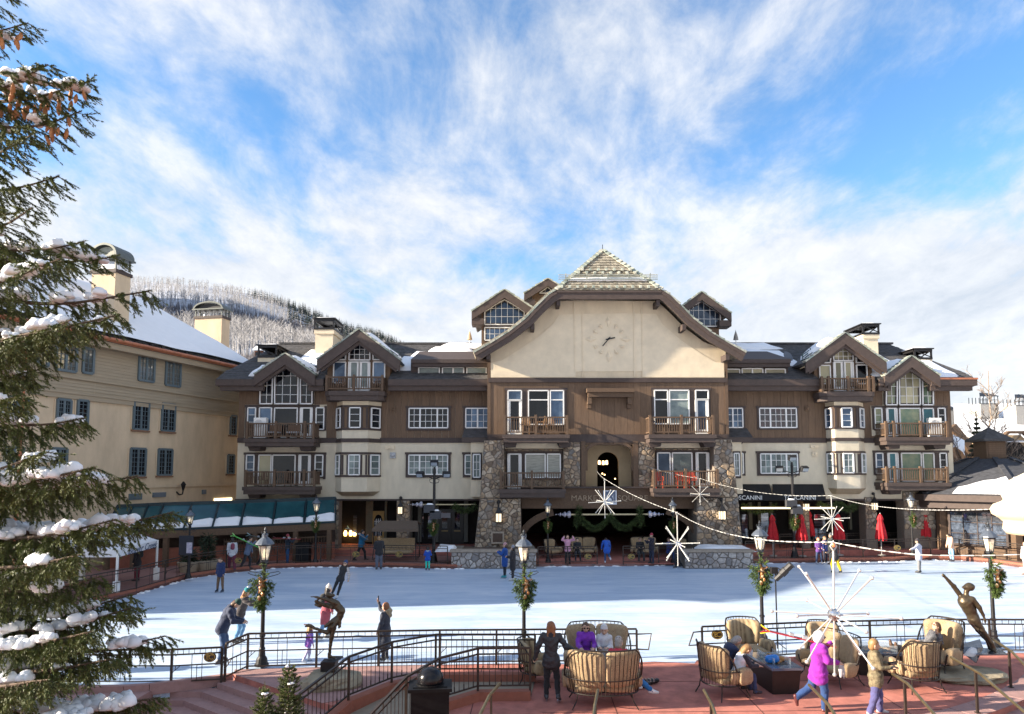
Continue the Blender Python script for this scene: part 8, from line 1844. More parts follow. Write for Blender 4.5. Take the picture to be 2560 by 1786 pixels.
c2+=[(sp(836,1508,-.12),sp(812,1498,-.2),.065,.05),(sp(812,1498,-.2),sp(790,1493,-.16),.05,.036),(sp(790,1493,-.16),sp(777,1492,-.15),.03,.012),(sp(834,1514,.12),sp(812,1513,.0),.085,.07),(sp(812,1513,0),sp(790,1504,-.05),.065,.045),(sp(790,1504,-.05),sp(800,1496,-.1),.04,.03),(sp(790,1512),sp(800,1514),.05,.075),(sp(822,1516),sp(834,1518),.075,.08),(sp(800,1514),sp(797,1507),.06,.04)]
for(x,y,dy,r0,r1)in((814,1566,-.1,.09,.05),(822,1571,.1,.09,.045),(832,1570,-.14,.09,.05),(842,1562,.12,.09,.05),(850,1566,-.05,.08,.04),(847,1570,.05,.06,.03)):c2+=[(sp(849,1541),sp(x,y,dy),r0,r1)]
c2+=[(sp(838,1556),sp(830,1588),.085,.075),(sp(830,1588),sp(826,1612),.075,.052),(sp(826,1612),sp(824,1634),.052,.048),(sp(824,1634),sp(823,1643),.052,.048),(sp(823,1641),sp(837,1645),.048,.034)]
c2+=[(sp(830,1562),sp(818,1582,-.05),.085,.062),(sp(818,1582,-.05),sp(792,1573,-.05),.06,.045),(sp(792,1573,-.05),sp(772,1564,-.05),.045,.048),(sp(772,1564,-.05),sp(764,1567,-.05),.048,.034)]
link('figure',np_mesh('figure',*sdf_mesh([(a,c,p*.86,q*.86)for a,c,p,q in c2],.017,.022,.05,.008,19),M_bronze),st2)
b=B();b.bar(sp(768,1562),sp(760,1562),.02,.03);b.bar(sp(820,1647),sp(842,1648),.015,.05);b.obj('blade',BLADE,st2)
b=B();b.plate([sp(808,1656,-.3),sp(838,1656,-.3),sp(858,1640,.3),sp(830,1640,.3)],.04);b.box(gb.x-.18,gb.x+.2,d0-.18,d0+.2,TZ+.1,sp(0,1652).z);b.obj('base_plate',M_iron,st2)
def at_px(px,py,z=0.0):return G(px,py,z)
RIGHT,LEFT,AWAY,TOUS=-pi/2,pi/2,0.0,pi
STRIDE=dict(legL=((-.06,.35,-1),(-.02,-.1,-1)),legR=((.06,-.25,-1),(.02,-.55,-1)))
person('boy in a navy jacket and brown trousers looking down, alone on the ice',at_px(550,1481),TOUS-.2,1.5,.03,(.015,.03,.10),(.15,.09,.05),(.02,.03,.05),nod=.6,child=True,hood=(.02,.08,.10),legL=((-.10,.05,-1),(-.05,-.05,-1)),legR=((.1,.05,-1),(.06,0,-1)))
man2=person('man in a navy hoodie, jeans and dark beanie skating bent forward by the left railing',at_px(549,1660),RIGHT+.25,1.84,.021,(.018,.028,.065),(.035,.075,.16),(.03,.03,.035),'brown',hat=(.012,.05,.04),lean=.42,nod=.5,hood=(.018,.028,.065),armL=((-.15,.25,-1),(-.0,1,-.35)),armR=((.15,.3,-1),(-.1,1,-.2)),legL=((-.08,.28,-1),(-.05,-.38,-1)),legR=((.08,.15,-1),(.05,-.25,-1)),plant='LR',puff=1.06)
person('woman with long auburn hair and a teal bobble hat, one arm stretched out, skating',at_px(592,1610),RIGHT+.15,1.70,.021,(.045,.035,.035),(.12,.26,.42),(.08,.07,.06),'red',True,(.01,.20,.22),(.85,.85,.85),lean=.28,armL=((-.7,.35,-.5),(-.5,.5,-.3)),armR=((.25,.85,-.50),(.1,1,-.25)),legL=((-.06,.25,-1),(-.03,-.3,-1)),legR=((.06,.05,-1),(.03,-.35,-1)),glove=(.02,.02,.02),hood=(.55,.28,.10))
person('skater in a black vest, striped sleeves and blue hat, leaning hard to one side',at_px(836,1497),TOUS,1.58,.024,(.015,.015,.018),(.014,.014,.018),(.7,.7,.7),'dark',True,(.02,.045,.13),side=-.30,specs=True,stripes=mat('plaid_sleeve',(.65,.62,.6),.85,var=.1,scale=5,stretch=(.3,.3,7),col2=(.12,.10,.11)),armL=((-.28,.1,-1),(.05,.2,-1)),armR=((.02,.1,-1),(.12,.2,-1)),legL=((.28,0,-1),(.30,0,-1)),legR=((.42,0,-1),(.42,0,-1)))
person('woman in a maroon coat and cream bobble hat skating behind the dancing statue',at_px(806,1600),RIGHT+.6,1.68,.022,(.30,.055,.075),(.10,.20,.36),(.35,.33,.28),'dark',True,(.55,.48,.42),(.7,.65,.6),coat=.30,lean=.12,pack=(.02,.02,.02),**STRIDE)
person('small child in a pink, blue and purple jacket toddling on the ice beside the statue',at_px(765,1656),RIGHT+.7,.98,.018,(.3,.1,.4),(.42,.38,.55),(.5,.5,.55),'blond',True,child=True,jm=mat('kids_print',(.45,.06,.36),.8,scale=9,col2=(.06,.20,.62)),lean=.15,**STRIDE)
fw_=person('woman with reddish hair and a fur hood lifting a phone, standing inside the near rail',at_px(962,1654),LEFT-.25,1.60,.021,(.035,.042,.062),(.02,.02,.026),(.03,.03,.03),'red',True,coat=.42,furhood=True,armL=((-.1,.15,-1),(.1,.5,-1)),armR=((.2,.75,.15),(-.25,.25,1)))
ph=WP(fw_,'handR');t=thing('phone','dark phone held up by the woman in the fur hood','phone',ph);b=B();b.box(ph.x-.012,ph.x+.012,ph.y-.04,ph.y+.05,ph.z-.0,ph.z+.15);b.obj('body',M_iron,t)
person('heavy man in black jacket and grey trousers, his back to us at the far edge',at_px(947,1425),AWAY+.5,1.78,.03,(.018,.017,.02),(.10,.11,.145),(.02,.02,.02),'blond',puff=1.25,tm=('wide',None),armL=((-.2,.1,-1),(.2,.9,-.3)),armR=((.2,.1,-1),(-.1,.9,-.3)),nod=.3)
person('child in bright blue jacket and turquoise trousers bending at the far edge of the ice',at_px(1069,1427),AWAY,1.22,.028,(.008,.07,.40),(.02,.62,.46),(.02,.02,.02),'dark',child=True,nod=.6,puff=1.15,hood=(.3,.4,.5),armL=((-.35,.2,-1),(.5,.7,.1)),armR=((.35,.2,-1),(-.5,.7,.1)))
person('skater in a blue jacket with a white band, turned left, by the left stone planter',at_px(1262,1446),LEFT-.15,1.72,.028,(.010,.065,.28),(.015,.02,.03),(.03,.30,.33),'brown',hat=(.45,.25,.26),coat=.2,armL=((-.12,.5,-.8),(.1,.9,.5)),armR=((.12,.5,-.8),(-.1,.9,.5)))
person('skater in a long black coat and grey beanie next to the blue jacket',at_px(1282,1453),LEFT-.1,1.68,.028,(.022,.018,.020),(.014,.014,.016),(.6,.6,.6),'dark',True,(.25,.25,.28),coat=.26,armL=((-.12,.2,-1),(.1,.8,.1)),armR=((.12,.2,-1),(-.1,.8,.1)))
person('person in a pale pink jacket taking a picture in front of the passage',at_px(1420,1410,.17)+Vector((0,.2,0)),TOUS+.1,1.62,.028,(.62,.30,.40),(.012,.012,.014),(.02,.02,.02),'brown',skates=False,armL=((-.55,.6,.15),(.35,.4,.75)),armR=((.55,.6,.15),(-.35,.4,.75)),puff=1.1)
person('child in a royal blue coat walking into the passage, one white skate kicked up',at_px(1514,1410,.17)+Vector((0,.2,0)),AWAY,1.52,.028,(.012,.085,.42),(.02,.07,.18),(.6,.6,.62),'dark',lean=.55,nod=.8,coat=.1,plant='L',armL=((-.35,.1,-1),(-.1,.2,-1)),armR=((.25,.1,-1),(.1,.2,-1)),legR=((.08,-.1,-1),(.15,-1,-.5)),puff=1.12)
SEAT=dict(legL=((-.12,1,-.06),(-.05,.12,-1)),legR=((.12,1,-.06),(.05,.12,-1)),skates=False)
ARMS_IN=dict(armL=((-.12,.35,-1),(.35,1,.1)),armR=((.12,.35,-1),(-.35,1,.1)))
def seat_at(px,py,Y,z=.17):p=P(px,py,Y);return Vector((p.x,Y,z))
person('dark clothed person sitting on the far sofa behind the pink jacket',seat_at(1443,1365,41.9),TOUS,1.6,.03,(.015,.015,.02),(.02,.02,.03),(.02,.02,.02),'dark',seat=.66,**SEAT,**ARMS_IN)
person('person in black with sunglasses on the far sofa right of the blue coat',seat_at(1600,1365,41.9),TOUS,1.66,.03,(.014,.012,.012),(.02,.02,.02),(.02,.02,.02),'brown',seat=.66,specs=True,**SEAT,**ARMS_IN)
person('standing figure in dark clothes and red headband, hands raised, before the far sofa',at_px(1632,1410,.17)+Vector((0,.3,0)),LEFT+.5,1.70,.03,(.02,.017,.03),(.02,.025,.05),(.03,.03,.03),'dark',hat=(.35,.03,.06),skates=False,armL=((-.1,.5,-.8),(.1,.7,.7)),armR=((.1,.5,-.8),(-.1,.7,.7)))
person('person in a dark blue jacket sitting in the far armchair behind the starburst',seat_at(1672,1368,42.0),TOUS+.8,1.62,.03,(.02,.035,.16),(.02,.04,.12),(.02,.02,.02),'brown',seat=.66,**SEAT,**ARMS_IN)
person('skater with black leggings and a purple bag passing behind the white starburst',at_px(1697,1421),LEFT,1.66,.028,(.02,.018,.022),(.012,.012,.014),(.02,.02,.02),'brown',pack=(.12,.05,.55),**STRIDE)
person('girl in a purple jacket and jeans facing us at the far edge of the ice',at_px(2048,1411),TOUS,1.50,.028,(.12,.045,.22),(.035,.06,.13),(.5,.5,.52),'red',True,child=True,vest=None,armL=((-.15,.1,-1),(.3,.7,-.3)),armR=((.15,.1,-1),(-.3,.7,-.3)),legL=((-.14,0,-1),(-.1,0,-1)),legR=((.14,0,-1),(.1,0,-1)))
person('fair haired boy in blue jacket between the purple girl and the grey beanie man',at_px(2064,1407),TOUS+.4,1.48,.028,(.02,.035,.16),(.03,.03,.05),(.02,.02,.02),'blond',child=True,hood=(.5,.35,.30))
person('man in dark jacket and grey beanie standing sideways in the group at the far edge',at_px(2079,1413),LEFT,1.76,.028,(.025,.03,.03),(.02,.025,.03),(.03,.03,.03),'brown',hat=(.09,.10,.11),armL=((-.1,.3,-1),(.1,.9,.0)),armR=((.1,.3,-1),(-.1,.9,.0)))
person('child in bright yellow trousers, black jacket and orange helmet skating away',at_px(2093,1433),AWAY+.3,1.55,.026,(.014,.014,.018),(.72,.46,.006),(.02,.02,.02),'dark',helmet=(.72,.17,.06),tm=('wide',None),lean=.2,legL=((-.2,.3,-1),(-.1,-.3,-1)),legR=((.15,-.1,-1),(.1,-.4,-1)),armL=((-.3,.4,-.8),(.1,.9,-.1)),armR=((.3,.4,-.8),(-.1,.9,-.1)))
person('lone skater in a pale grey jacket and dark beanie with one arm held out',at_px(2299,1434),LEFT-.7,1.76,.026,(.40,.41,.50),(.19,.19,.195),(.02,.02,.025),'dark',hat=(.03,.025,.03),coat=.12,nod=.25,armL=((-.75,.45,-.45),(-.8,.5,-.25)),armR=((.1,-.05,-1),(.05,.1,-1)))
person('woman in a peach hooded top and light jeans looking down near the far rail',at_px(2381,1405),LEFT,1.66,.026,(.66,.42,.29),(.24,.42,.55),(.05,.04,.05),'dark',nod=.6,lean=.12,hood=(.66,.42,.29),armL=((-.1,.15,-1),(0,.3,-1)),armR=((.1,.15,-1),(0,.3,-1)),legR=((.05,.12,-1),(0,-.2,-1)))
person('figure in white at the very right edge of the frame beside the rail',at_px(2560,1436,.14)+Vector((0,-.2,0)),LEFT,1.7,.03,(.6,.6,.62),(.4,.4,.42),(.3,.2,.15),'brown',skates=False)
k1=person('walker in a white jacket and maroon trousers carrying a helmet beyond the far rail',at_px(574,1428,.14)+Vector((0,.3,0)),AWAY+.5,1.76,.03,(.55,.55,.58),(.12,.018,.04),(.05,.04,.04),'dark',skates=False,tm=('wide',None),pack=(.22,.05,.08),**STRIDE)
k2=person('walker in a blue grey jacket with bright green skis on his shoulder',at_px(607,1424,.14)+Vector((0,.3,0)),RIGHT,1.78,.03,(.11,.15,.23),(.018,.018,.02),(.02,.02,.02),'dark',skates=False,lean=.2,armR=((.15,.6,-.2),(-.1,.7,.8)),**STRIDE)
skis('bright green skis carried over the shoulder of the blue grey jacket',WP(k2,'shR')+Vector((-.1,-.12,.12)),(-.85,-.1,.42),1.75,((.10,.50,.08),(.35,.62,.2)))
k3=person('walker in a teal jacket and white helmet behind the near lamp',at_px(650,1414,.14)+Vector((0,.3,0)),RIGHT,1.78,.03,(.01,.22,.20),(.02,.02,.025),(.02,.02,.02),'dark',skates=False,helmet=(.65,.68,.72),**STRIDE)
skis('dark skis carried by the walker in the teal jacket',WP(k3,'shR')+Vector((-.1,-.12,.14)),(-.95,.0,.22),1.75,((.03,.05,.05),(.25,.4,.42)))
k4=person('walker in black and blue with red skis near the black bin',at_px(714,1411,.14)+Vector((0,.3,0)),RIGHT+.4,1.66,.03,(.018,.03,.05),(.01,.06,.17),(.02,.02,.02),'dark',skates=False,hat=(.30,.05,.06),tm=('wide',None),armR=((.2,.6,-.2),(-.1,.7,.8)))
skis('red and black skis across the shoulders of the walker in black and blue',WP(k4,'shR')+Vector((-.05,-.14,.12)),(-.98,.0,.05),1.7,((.25,.02,.03),(.03,.03,.03)))
k5=person('tall walker in a turquoise blue jacket and black trousers striding past the swing seat',at_px(908,1403,.14)+Vector((0,.6,0)),RIGHT,1.86,.03,(.008,.13,.26),(.012,.012,.014),(.02,.02,.02),'dark',skates=False,lean=.12,hood=(.008,.13,.26),legL=((-.06,.55,-1),(-.02,.1,-1)),legR=((.06,-.35,-1),(.02,-.6,-1)),armR=((.15,.5,-.4),(-.1,.6,.9)),plant='L')
skis('grey skis slanting up behind the walker in the turquoise jacket',WP(k5,'shR')+Vector((-.25,-.1,.18)),(-.9,.1,.48),1.6,((.20,.21,.24),(.45,.5,.2)))
person('person in black with a red hem standing under the white tent',at_px(318,1462,.14)+Vector((-.2,1.2,0)),LEFT,1.75,.03,(.012,.012,.016),(.14,.015,.03),(.02,.02,.02),'dark',skates=False,coat=.1,pack=(.03,.03,.03))
person('skater in blue jeans half hidden behind the big spruce at the left rail',Vector((-13.9,19.5,0)),RIGHT,1.75,.026,(.03,.04,.06),(.02,.06,.20),(.03,.03,.03),'brown',**STRIDE)
bw=person('woman in black quilted jacket and leggings, her back to us, reaching for the loveseat',at_px(1366,1752,TZ),AWAY-.12,1.76,.0175,(.02,.02,.024),(.010,.010,.012),(.05,.05,.055),'red',True,hood=(.02,.02,.024),coat=.06,armL=((-.5,-.05,-1),(-.28,.22,-1)),armR=((.55,.05,-.75),(.85,.35,-.55)),legL=((-.04,.05,-1),(-.03,-.08,-1)),legR=((.10,.02,-1),(.10,-.42,-1)),plant='L',glove=(.03,.03,.03),jm=mat('quilted_black',(.028,.028,.033),.6,var=.2,scale=9,bump=.9,bscale=16),feet=((-.25,1,0),(.2,.8,-.4)))
person('woman in a purple jacket and sunglasses on the far loveseat, arms on the table',Vector((2.0,18.98,TZ)),TOUS,1.68,.0185,(.20,.028,.40),(.03,.03,.04),(.03,.03,.03),'brown',True,seat=.70,lean=.22,specs=True,legL=SEAT['legL'],legR=SEAT['legR'],skates=False,armL=((-.15,.45,-.9),(.25,1,-.1)),armR=((.15,.45,-.9),(-.25,1,-.1)),hood=(.02,.012,.03))
person('child in a white hooded top, hood up, on the far loveseat beside the purple jacket',Vector((2.52,18.95,TZ)),TOUS-.2,1.5,.0185,(.60,.58,.58),(.25,.25,.3),(.4,.4,.4),'brown',child=True,seat=.68,lean=.15,hat=mat('hoodie_white',(.60,.58,.58),.9,var=.08),hood=(.60,.58,.58),**SEAT,**ARMS_IN)
person('man in a red jacket seen from behind on the near loveseat, legs stretched out',Vector((2.62,17.25,TZ)),AWAY-.3,1.72,.0185,(.52,.03,.055),(.012,.13,.36),(.62,.60,.60),'grey',seat=.62,lean=.25,skates=False,hat=mat('knit_pattern',(.55,.50,.46),.9,scale=18,col2=(.12,.10,.10)),armL=((-.2,.4,-.9),(.1,1,.1)),armR=((.25,.4,-.9),(-.1,1,.1)),legL=((.5,.8,-.1),(.55,.35,-.8)),legR=((.95,.1,-.12),(.75,.35,-.75)),feet=((.8,.4,0),(.9,.3,-.1)))
person('man with grey brown hair in a navy jacket bending forward in the left armchair',Vector((5.45,17.95,TZ)),RIGHT+.15,1.74,.0185,(.018,.026,.07),(.015,.018,.03),(.02,.02,.02),'grey',seat=.62,lean=.5,nod=.5,**SEAT,armL=((-.1,.6,-.8),(.25,.9,-.35)),armR=((.1,.6,-.8),(-.25,.9,-.35)))
person('girl with fair hair and a white tee over black sleeves sitting in an armchair',Vector((5.62,17.40,TZ)),RIGHT+.1,1.50,.0185,(.66,.66,.70),(.02,.035,.10),(.02,.02,.025),'blond',True,child=True,vest=(.02,.02,.03),seat=.60,lean=.35,nod=.5,**SEAT,armL=((-.1,.5,-.85),(.25,.9,-.1)),armR=((.1,.5,-.85),(-.25,.9,-.1)))
pw=person('woman in purple ski jacket and white helmet walking with skis on her shoulder',at_px(2062,1779,TZ),RIGHT+.1,1.74,.0175,(.24,.012,.29),(.012,.045,.15),(.10,.03,.03),'blond',True,skates=False,helmet=(.74,.73,.74),coat=.12,tm=('wide',None),puff=1.1,plant='R',armL=((-.2,.55,-.35),(.15,.75,.65)),armR=((.16,.25,-1),(.0,1,-.2)),legL=((-.08,-.30,-1),(-.05,-1.1,-.75)),legR=((.06,.18,-1),(.02,-.05,-1)),feet=((.0,.25,-1),(0,1,0)),glove=None,lean=.08)
skis('red skis with yellow tips on the shoulder of the woman in the purple jacket',WP(pw,'shL')+Vector((-.42,-.02,.16)),(-.97,.18,.20),1.72,((.40,.02,.03),(.70,.72,.04)),spread=.035)
q_=WP(pw,'handR');t=thing('ski_gloves','pale grey ski gloves dangling from the hand of the woman in purple','gloves',q_);V_,Q=sdf_mesh([((0,0,-.03),(.01,0,-.16),.04,.05),((.01,0,-.16),(.0,0,-.30),.05,.03),((.05,.01,-.05),(.06,0,-.22),.035,.045),((.06,0,-.22),(.07,0,-.34),.03,.015)],.018,.02);link('pair',np_mesh('pair',V_,Q,cloth((.42,.42,.44))),t,world=False)
M_camo=mat('camouflage',(.045,.035,.02),.85,scale=13,bump=.4,bscale=25,col2=(.27,.22,.13))
person('fair haired boy in a camouflage jacket and blue violet trousers holding the stair rail',at_px(2188,1784,TZ),RIGHT-.35,1.62,.0175,(.2,.2,.1),(.075,.075,.20),(.45,.42,.42),'blond',jm=M_camo,skates=False,child=True,coat=.10,tm=('wide',None),glove=(.012,.012,.014),armL=((-.12,.35,-.9),(.25,1,.1)),armR=((.12,.3,-.9),(-.25,1,.0)),legL=((-.08,.18,-1),(-.05,.02,-1)),legR=((.1,-.12,-1),(.06,-.3,-1)))
person('woman in sunglasses and patterned top lying back, boots on the fire table',Vector((11.55,19.4,TZ)),LEFT-.05,1.68,.0185,(.1,.1,.1),(.012,.012,.016),(.12,.07,.045),'brown',True,seat=.66,lean=-.62,nod=.55,specs=True,skates=False,jm=mat('patterned_top',(.20,.20,.21),.85,scale=14,col2=(.02,.02,.025)),armL=((-.5,.2,-.3),(-.1,.4,1)),armR=((.2,.2,-.9),(.0,.9,.0)),legL=((-.08,1,.06),(-.02,1,.10)),legR=((.08,1,.04),(.1,1,.12)),feet=((0,.1,1),(.1,.1,1)))
g_=Vector((2.22,17.92,TZ+.62));t=thing('beer_glass','tall glass of amber beer with white foam on the centre fire table','glass',g_)
b=B();b.lathe([(.030,.0),(.042,.13)],14,g_);b.obj('beer',mat('beer',(.48,.19,.02),.1,spec=.8),t);b=B();b.lathe([(.042,.131),(.047,.19),(.03,.20)],14,g_);b.obj('foam',mat('foam',(.8,.76,.68),.9),t)
g_=Vector((6.68,17.95,TZ+.68));t=thing('helmet','bright blue helmet lying on the black fire table','helmet',g_);V_,Q=sdf_mesh([((-.06,0,.1),(.10,.02,.10),.105,.115)],.016,.02,cuts=[((0,0,.02),(0,0,-1))]);link('shell',np_mesh('shell',V_,Q,mat('helmet_blue',(.005,.17,.55),.2,coat=.5)),t,world=False)
g_=Vector((6.42,18.7,TZ+.68));t=thing('paper_cup','white paper cup at the far end of the black fire table','cup',g_);b=B();b.lathe([(.035,0),(.048,.16)],12,g_);b.obj('cup',M_white,t);b=B();b.lathe([(.050,.161),(.045,.18)],12,g_);b.obj('lid',M_iron,t)
g_=Vector((7.0,18.1,TZ+.68));t=thing('gloves','pair of orange brown gloves beside the blue helmet','gloves',g_);V_,Q=sdf_mesh([((0,0,.05),(.1,.05,.05),.05,.045),((.1,.05,.05),(.18,.02,.04),.04,.03),((.02,.1,.06),(.12,.16,.05),.05,.04)],.018,.02);link('pair',np_mesh('pair',V_,Q,cloth((.45,.2,.05))),t,world=False)
for i,(px,py,rz,lab)in enumerate(((1600,1722,.5,'black ski boot lying on the terrace, nearer of the two right of the loveseat'),(1618,1712,.25,'black ski boot lying on the terrace, farther of the two right of the loveseat'))):
 q=G(px,py,TZ);t=thing('ski_boot',lab,'boot',q,rz,'ski boots on the terrace');V_,Q=sdf_mesh([((-.12,0,.07),(.12,0,.07),.07,.065),((.12,0,.07),(.30,.02,.08),.07,.06)],.018,.03);link('shell',np_mesh('shell',V_,Q,mat('boot_black',(.014,.014,.016),.25)),t,world=False)
 for k in range(3):b=B();b.box(-.06+k*.1,-.02+k*.1,-.075,.075,.08,.147);b.obj('buckle',mat('buckle',(.35,.35,.36),.3,.7),t,world=False)
t=thing('tent','white pop up tent with script lettering on its edge, half behind the spruce','tent',(-19.5,33,.14),0)
cA,cB_,cC,cD=Vector((-18.2,35.3,.14)),Vector((-17.75,31.0,.14)),Vector((-21.6,30.9,.14)),Vector((-22,35.3,.14));zt0,zt1=1.82,2.16
M_tent=mat('tent_white',(.74,.75,.77),.8,var=.05,scale=2)
for c in(cA,cB_,cC,cD):b=B();b.box(c.x-.04,c.x+.04,c.y-.04,c.y+.04,.14,zt1);b.obj('leg',M_white,t);b=B();b.box(c.x-.11,c.x+.11,c.y-.11,c.y+.11,.14,.75);b.obj('weight',M_white,t)
ap=Vector((-19.9,33.1,3.3));val=None
for a,c in((cA,cB_),(cB_,cC),(cC,cD),(cD,cA)):
 b=B();d=(c-a).normalized();n=Vector((d.y,-d.x,0));a1,c1=Vector((a.x,a.y,0)),Vector((c.x,c.y,0));b.bar(a1+Vector((0,0,(zt0+zt1)/2)),c1+Vector((0,0,(zt0+zt1)/2)),.03,zt1-zt0);v_=b.obj('valance',M_tent,t);val=val or v_
 b=B();b.plate([a1+Vector((0,0,zt1)),ap,c1+Vector((0,0,zt1))],.03);b.obj('roof',M_tent,t)
M_script=mat('tent_lettering',(.05,.08,.15),.6)
mid_=(cA+cB_)/2;ang=atan2((cA-cB_).y,(cA-cB_).x)
text('Beaver Creek',.46,M_script,val,(mid_.x+.07,mid_.y+.25,1.97),rot=(pi/2,0,ang),depth=.005,sx=1.25,shear=.35)
b=B();n=16;b.prism([(.16*cos(2*pi*i/n),.16*sin(2*pi*i/n))for i in range(n)],-.02,.0);M_=Matrix.Translation((mid_.x+.07,mid_.y-1.72,1.97))@Matrix.Rotation(ang,4,'Z');b.v=[tuple(M_@Vector(v))for v in b.v];b.obj('logo_disc',M_script,val)
for i,(py0,py1,lab)in enumerate(((1439,1461,'upper black arrow sign pointing right behind the spruce'),(1463,1476,'lower black arrow sign pointing right behind the spruce'))):
 Y=26;x0,x1=P(48,py0,Y).x,P(116,py0,Y).x;z1,z0_=P(60,py0,Y).z,P(60,py1,Y).z;zm=(z0_+z1)/2;t=thing('arrow_sign',lab,'sign',(x0,Y,z0_),0,'arrow signs')
 o=[(x0,z0_),(x1-.15,z0_),(x1,zm),(x1-.15,z1),(x0,z1)];b=B();b.prism(o,Y,Y+.04);b.obj('board',M_iron,t);b=B()
 for p,q in zip(o,o[1:]+o[:1]):b.bar((p[0],Y-.01,p[1]),(q[0],Y-.01,q[1]),.02,.012,up=(0,1,0))
 b.obj('border',mat('sign_silver',(.5,.52,.55),.4),t);b=B();b.bar((x1-.42,Y-.008,zm),(x1-.2,Y-.008,zm),.02,.012,up=(0,1,0));b.bar((x1-.2,Y-.008,zm),(x1-.27,Y-.008,zm+.05),.02,.012,up=(0,1,0));b.bar((x1-.2,Y-.008,zm),(x1-.27,Y-.008,zm-.05),.02,.012,up=(0,1,0));b.obj('arrow',M_gold,t)
 if i==0:b=B();b.box(x0+.45,x0+.56,Y-.012,Y-.002,z0_+.05,zm);b.obj('pictogram',mat('sign_orange',(.7,.35,.03),.5),t)
t=thing('sign_post','pale post carrying the two arrow signs behind the spruce','post',(P(121,1440,26.1).x,26.1,0));b=B();x=P(40,1440,26.1).x;b.box(x-.05,x+.05,26.05,26.15,.1,P(50,1430,26).z);b.obj('shaft',M_white,t)
for px,py,r,lab in((452,1436,.62,'round concrete planter with a dark shrub left of the banner lamp'),(500,1432,.75,'larger round concrete planter with a tall dark shrub right of the banner lamp')):
 q=G(px,py,.14)+Vector((0,.9,0));t=thing('planter',lab,'planter',q);b=B();b.lathe([(r*.7,0),(r,.55),(r*.92,.56)],18,q);b.obj('bowl',mat('planter_concrete',(.35,.29,.21),.85),t);rs=random.Random(int(px));b=B();garland_sprigs(b,[q+Vector((0,0,.5)),q+Vector((0,0,1.9 if r>.7 else 1.0))],.5,900,rs,.25,.03);b.obj('shrub',M_fir,t)
def chair(lab,x,y,z,rz,m,stool=False,grp='chairs on the balconies'):
 t=thing('balcony_chair',lab,'chair',(x,y,z),rz,grp);h=(.62 if m is not M_chred else .5)if stool else .44;b=B();b.box(-.24,.24,-.24,.24,h-.03,h);b.obj('seat',m,t,world=False)
 for sx in(-1,1):
  for sy in(-1,1):b=B();b.bar((sx*.21,sy*.21,0),(sx*.20,sy*.20,h-.03),.045);b.obj('leg',m,t,world=False)
 b=B();[b.bar((x_,-.22,h),(x_,-.30,h+.55),.06 if abs(x_)<.2 else .045,.025)for x_ in(-.22,-.11,0,.11,.22)];b.bar((-.25,-.30,h+.56),(.25,-.30,h+.56),.07,.03);b.obj('backrest',m,t,world=False)
 for s in(-1,1):b=B();b.bar((s*.25,-.26,h+.24),(s*.25,.22,h+.22),.05,.03);b.bar((s*.25,.2,h-.02),(s*.25,.2,h+.21),.04);b.obj('arm',m,t,world=False)
M_wood=mat('chair_wood',(.34,.19,.09),.6,var=.2);M_wood_d=mat('chair_brown',(.14,.075,.04),.6,var=.2);M_chred=mat('chair_red',(.62,.07,.03),.6)
def bch(A,x,ydeck,Yf,dy,lab,m,stool=False,rz=pi):p=P(*A(x,ydeck),Yf);chair(lab,p.x,Yf+dy,p.z+.005,rz,m,stool)
bch(A3,530,1470,YBc,.7,'wooden bar stool at the left end of the upper left clock gable balcony',M_wood,True);bch(A3,640,1470,YBc,.6,'wooden bar stool in the middle of the upper left clock gable balcony',M_wood,True,pi/2);bch(A3,715,1470,YBc,.7,'wooden bar stool near the right post of the upper left clock gable balcony',M_wood,True,pi)
bch(A6,1552,488,YBc,.75,'red chair at the left on the lower right clock gable balcony',M_chred,True);bch(A6,1715,488,YBc,.75,'red chair in the middle on the lower right clock gable balcony',M_chred,True);bch(A6,1805,488,YBc,.75,'red chair by the door on the lower right clock gable balcony',M_chred,True)
bch(A5,350,440,YB,.6,'brown rocking chair on the lowest left wing balcony, left one',M_wood_d);bch(A5,550,440,YB,.6,'brown rocking chair on the lowest left wing balcony, right one',M_wood_d,False,pi+.4)
bch(A6,440,494,YBc,.6,'dark chair at the door of the lower left clock gable balcony',M_wood_d)
bch(A2,985,955,YDB,.6,'brown chair left of the french doors on the left wing dormer balcony',M_wood_d);bch(A2,1290,955,YDB,.6,'brown chair right of the french doors on the left wing dormer balcony',M_wood_d)
bch(A4,835,588,YDB,.6,'brown chair left of the french doors on the right wing dormer balcony',M_wood_d);bch(A4,1095,588,YDB,.6,'brown chair right of the french doors on the right wing dormer balcony',M_wood_d)
for A,x0,x1,lab in((A2,415,500,'cushioned bench on the upper left wing balcony, left'),(A2,560,660,'cushioned bench on the upper left wing balcony, right')):
 p,q=P(*A(x0,1337),YB+.5),P(*A(x1,1337),YB+.5);t=thing('bench',lab,'bench',(p+q)/2,0,'benches on the balcony');b=B();b.box(p.x,q.x,YB+.4,YB+.95,p.z+.38,p.z+.48);b.obj('cushion',mat('bench_cushion',(.5,.5,.52),.9),t);b=B();b.box(p.x,q.x,YB+.92,YB+.99,p.z+.5,p.z+.95);b.obj('backrest',M_wood_d,t)
 for x in(p.x+.05,q.x-.1):b=B();b.box(x,x+.06,YB+.42,YB+.98,p.z,p.z+.37);b.obj('leg',M_wood_d,t)
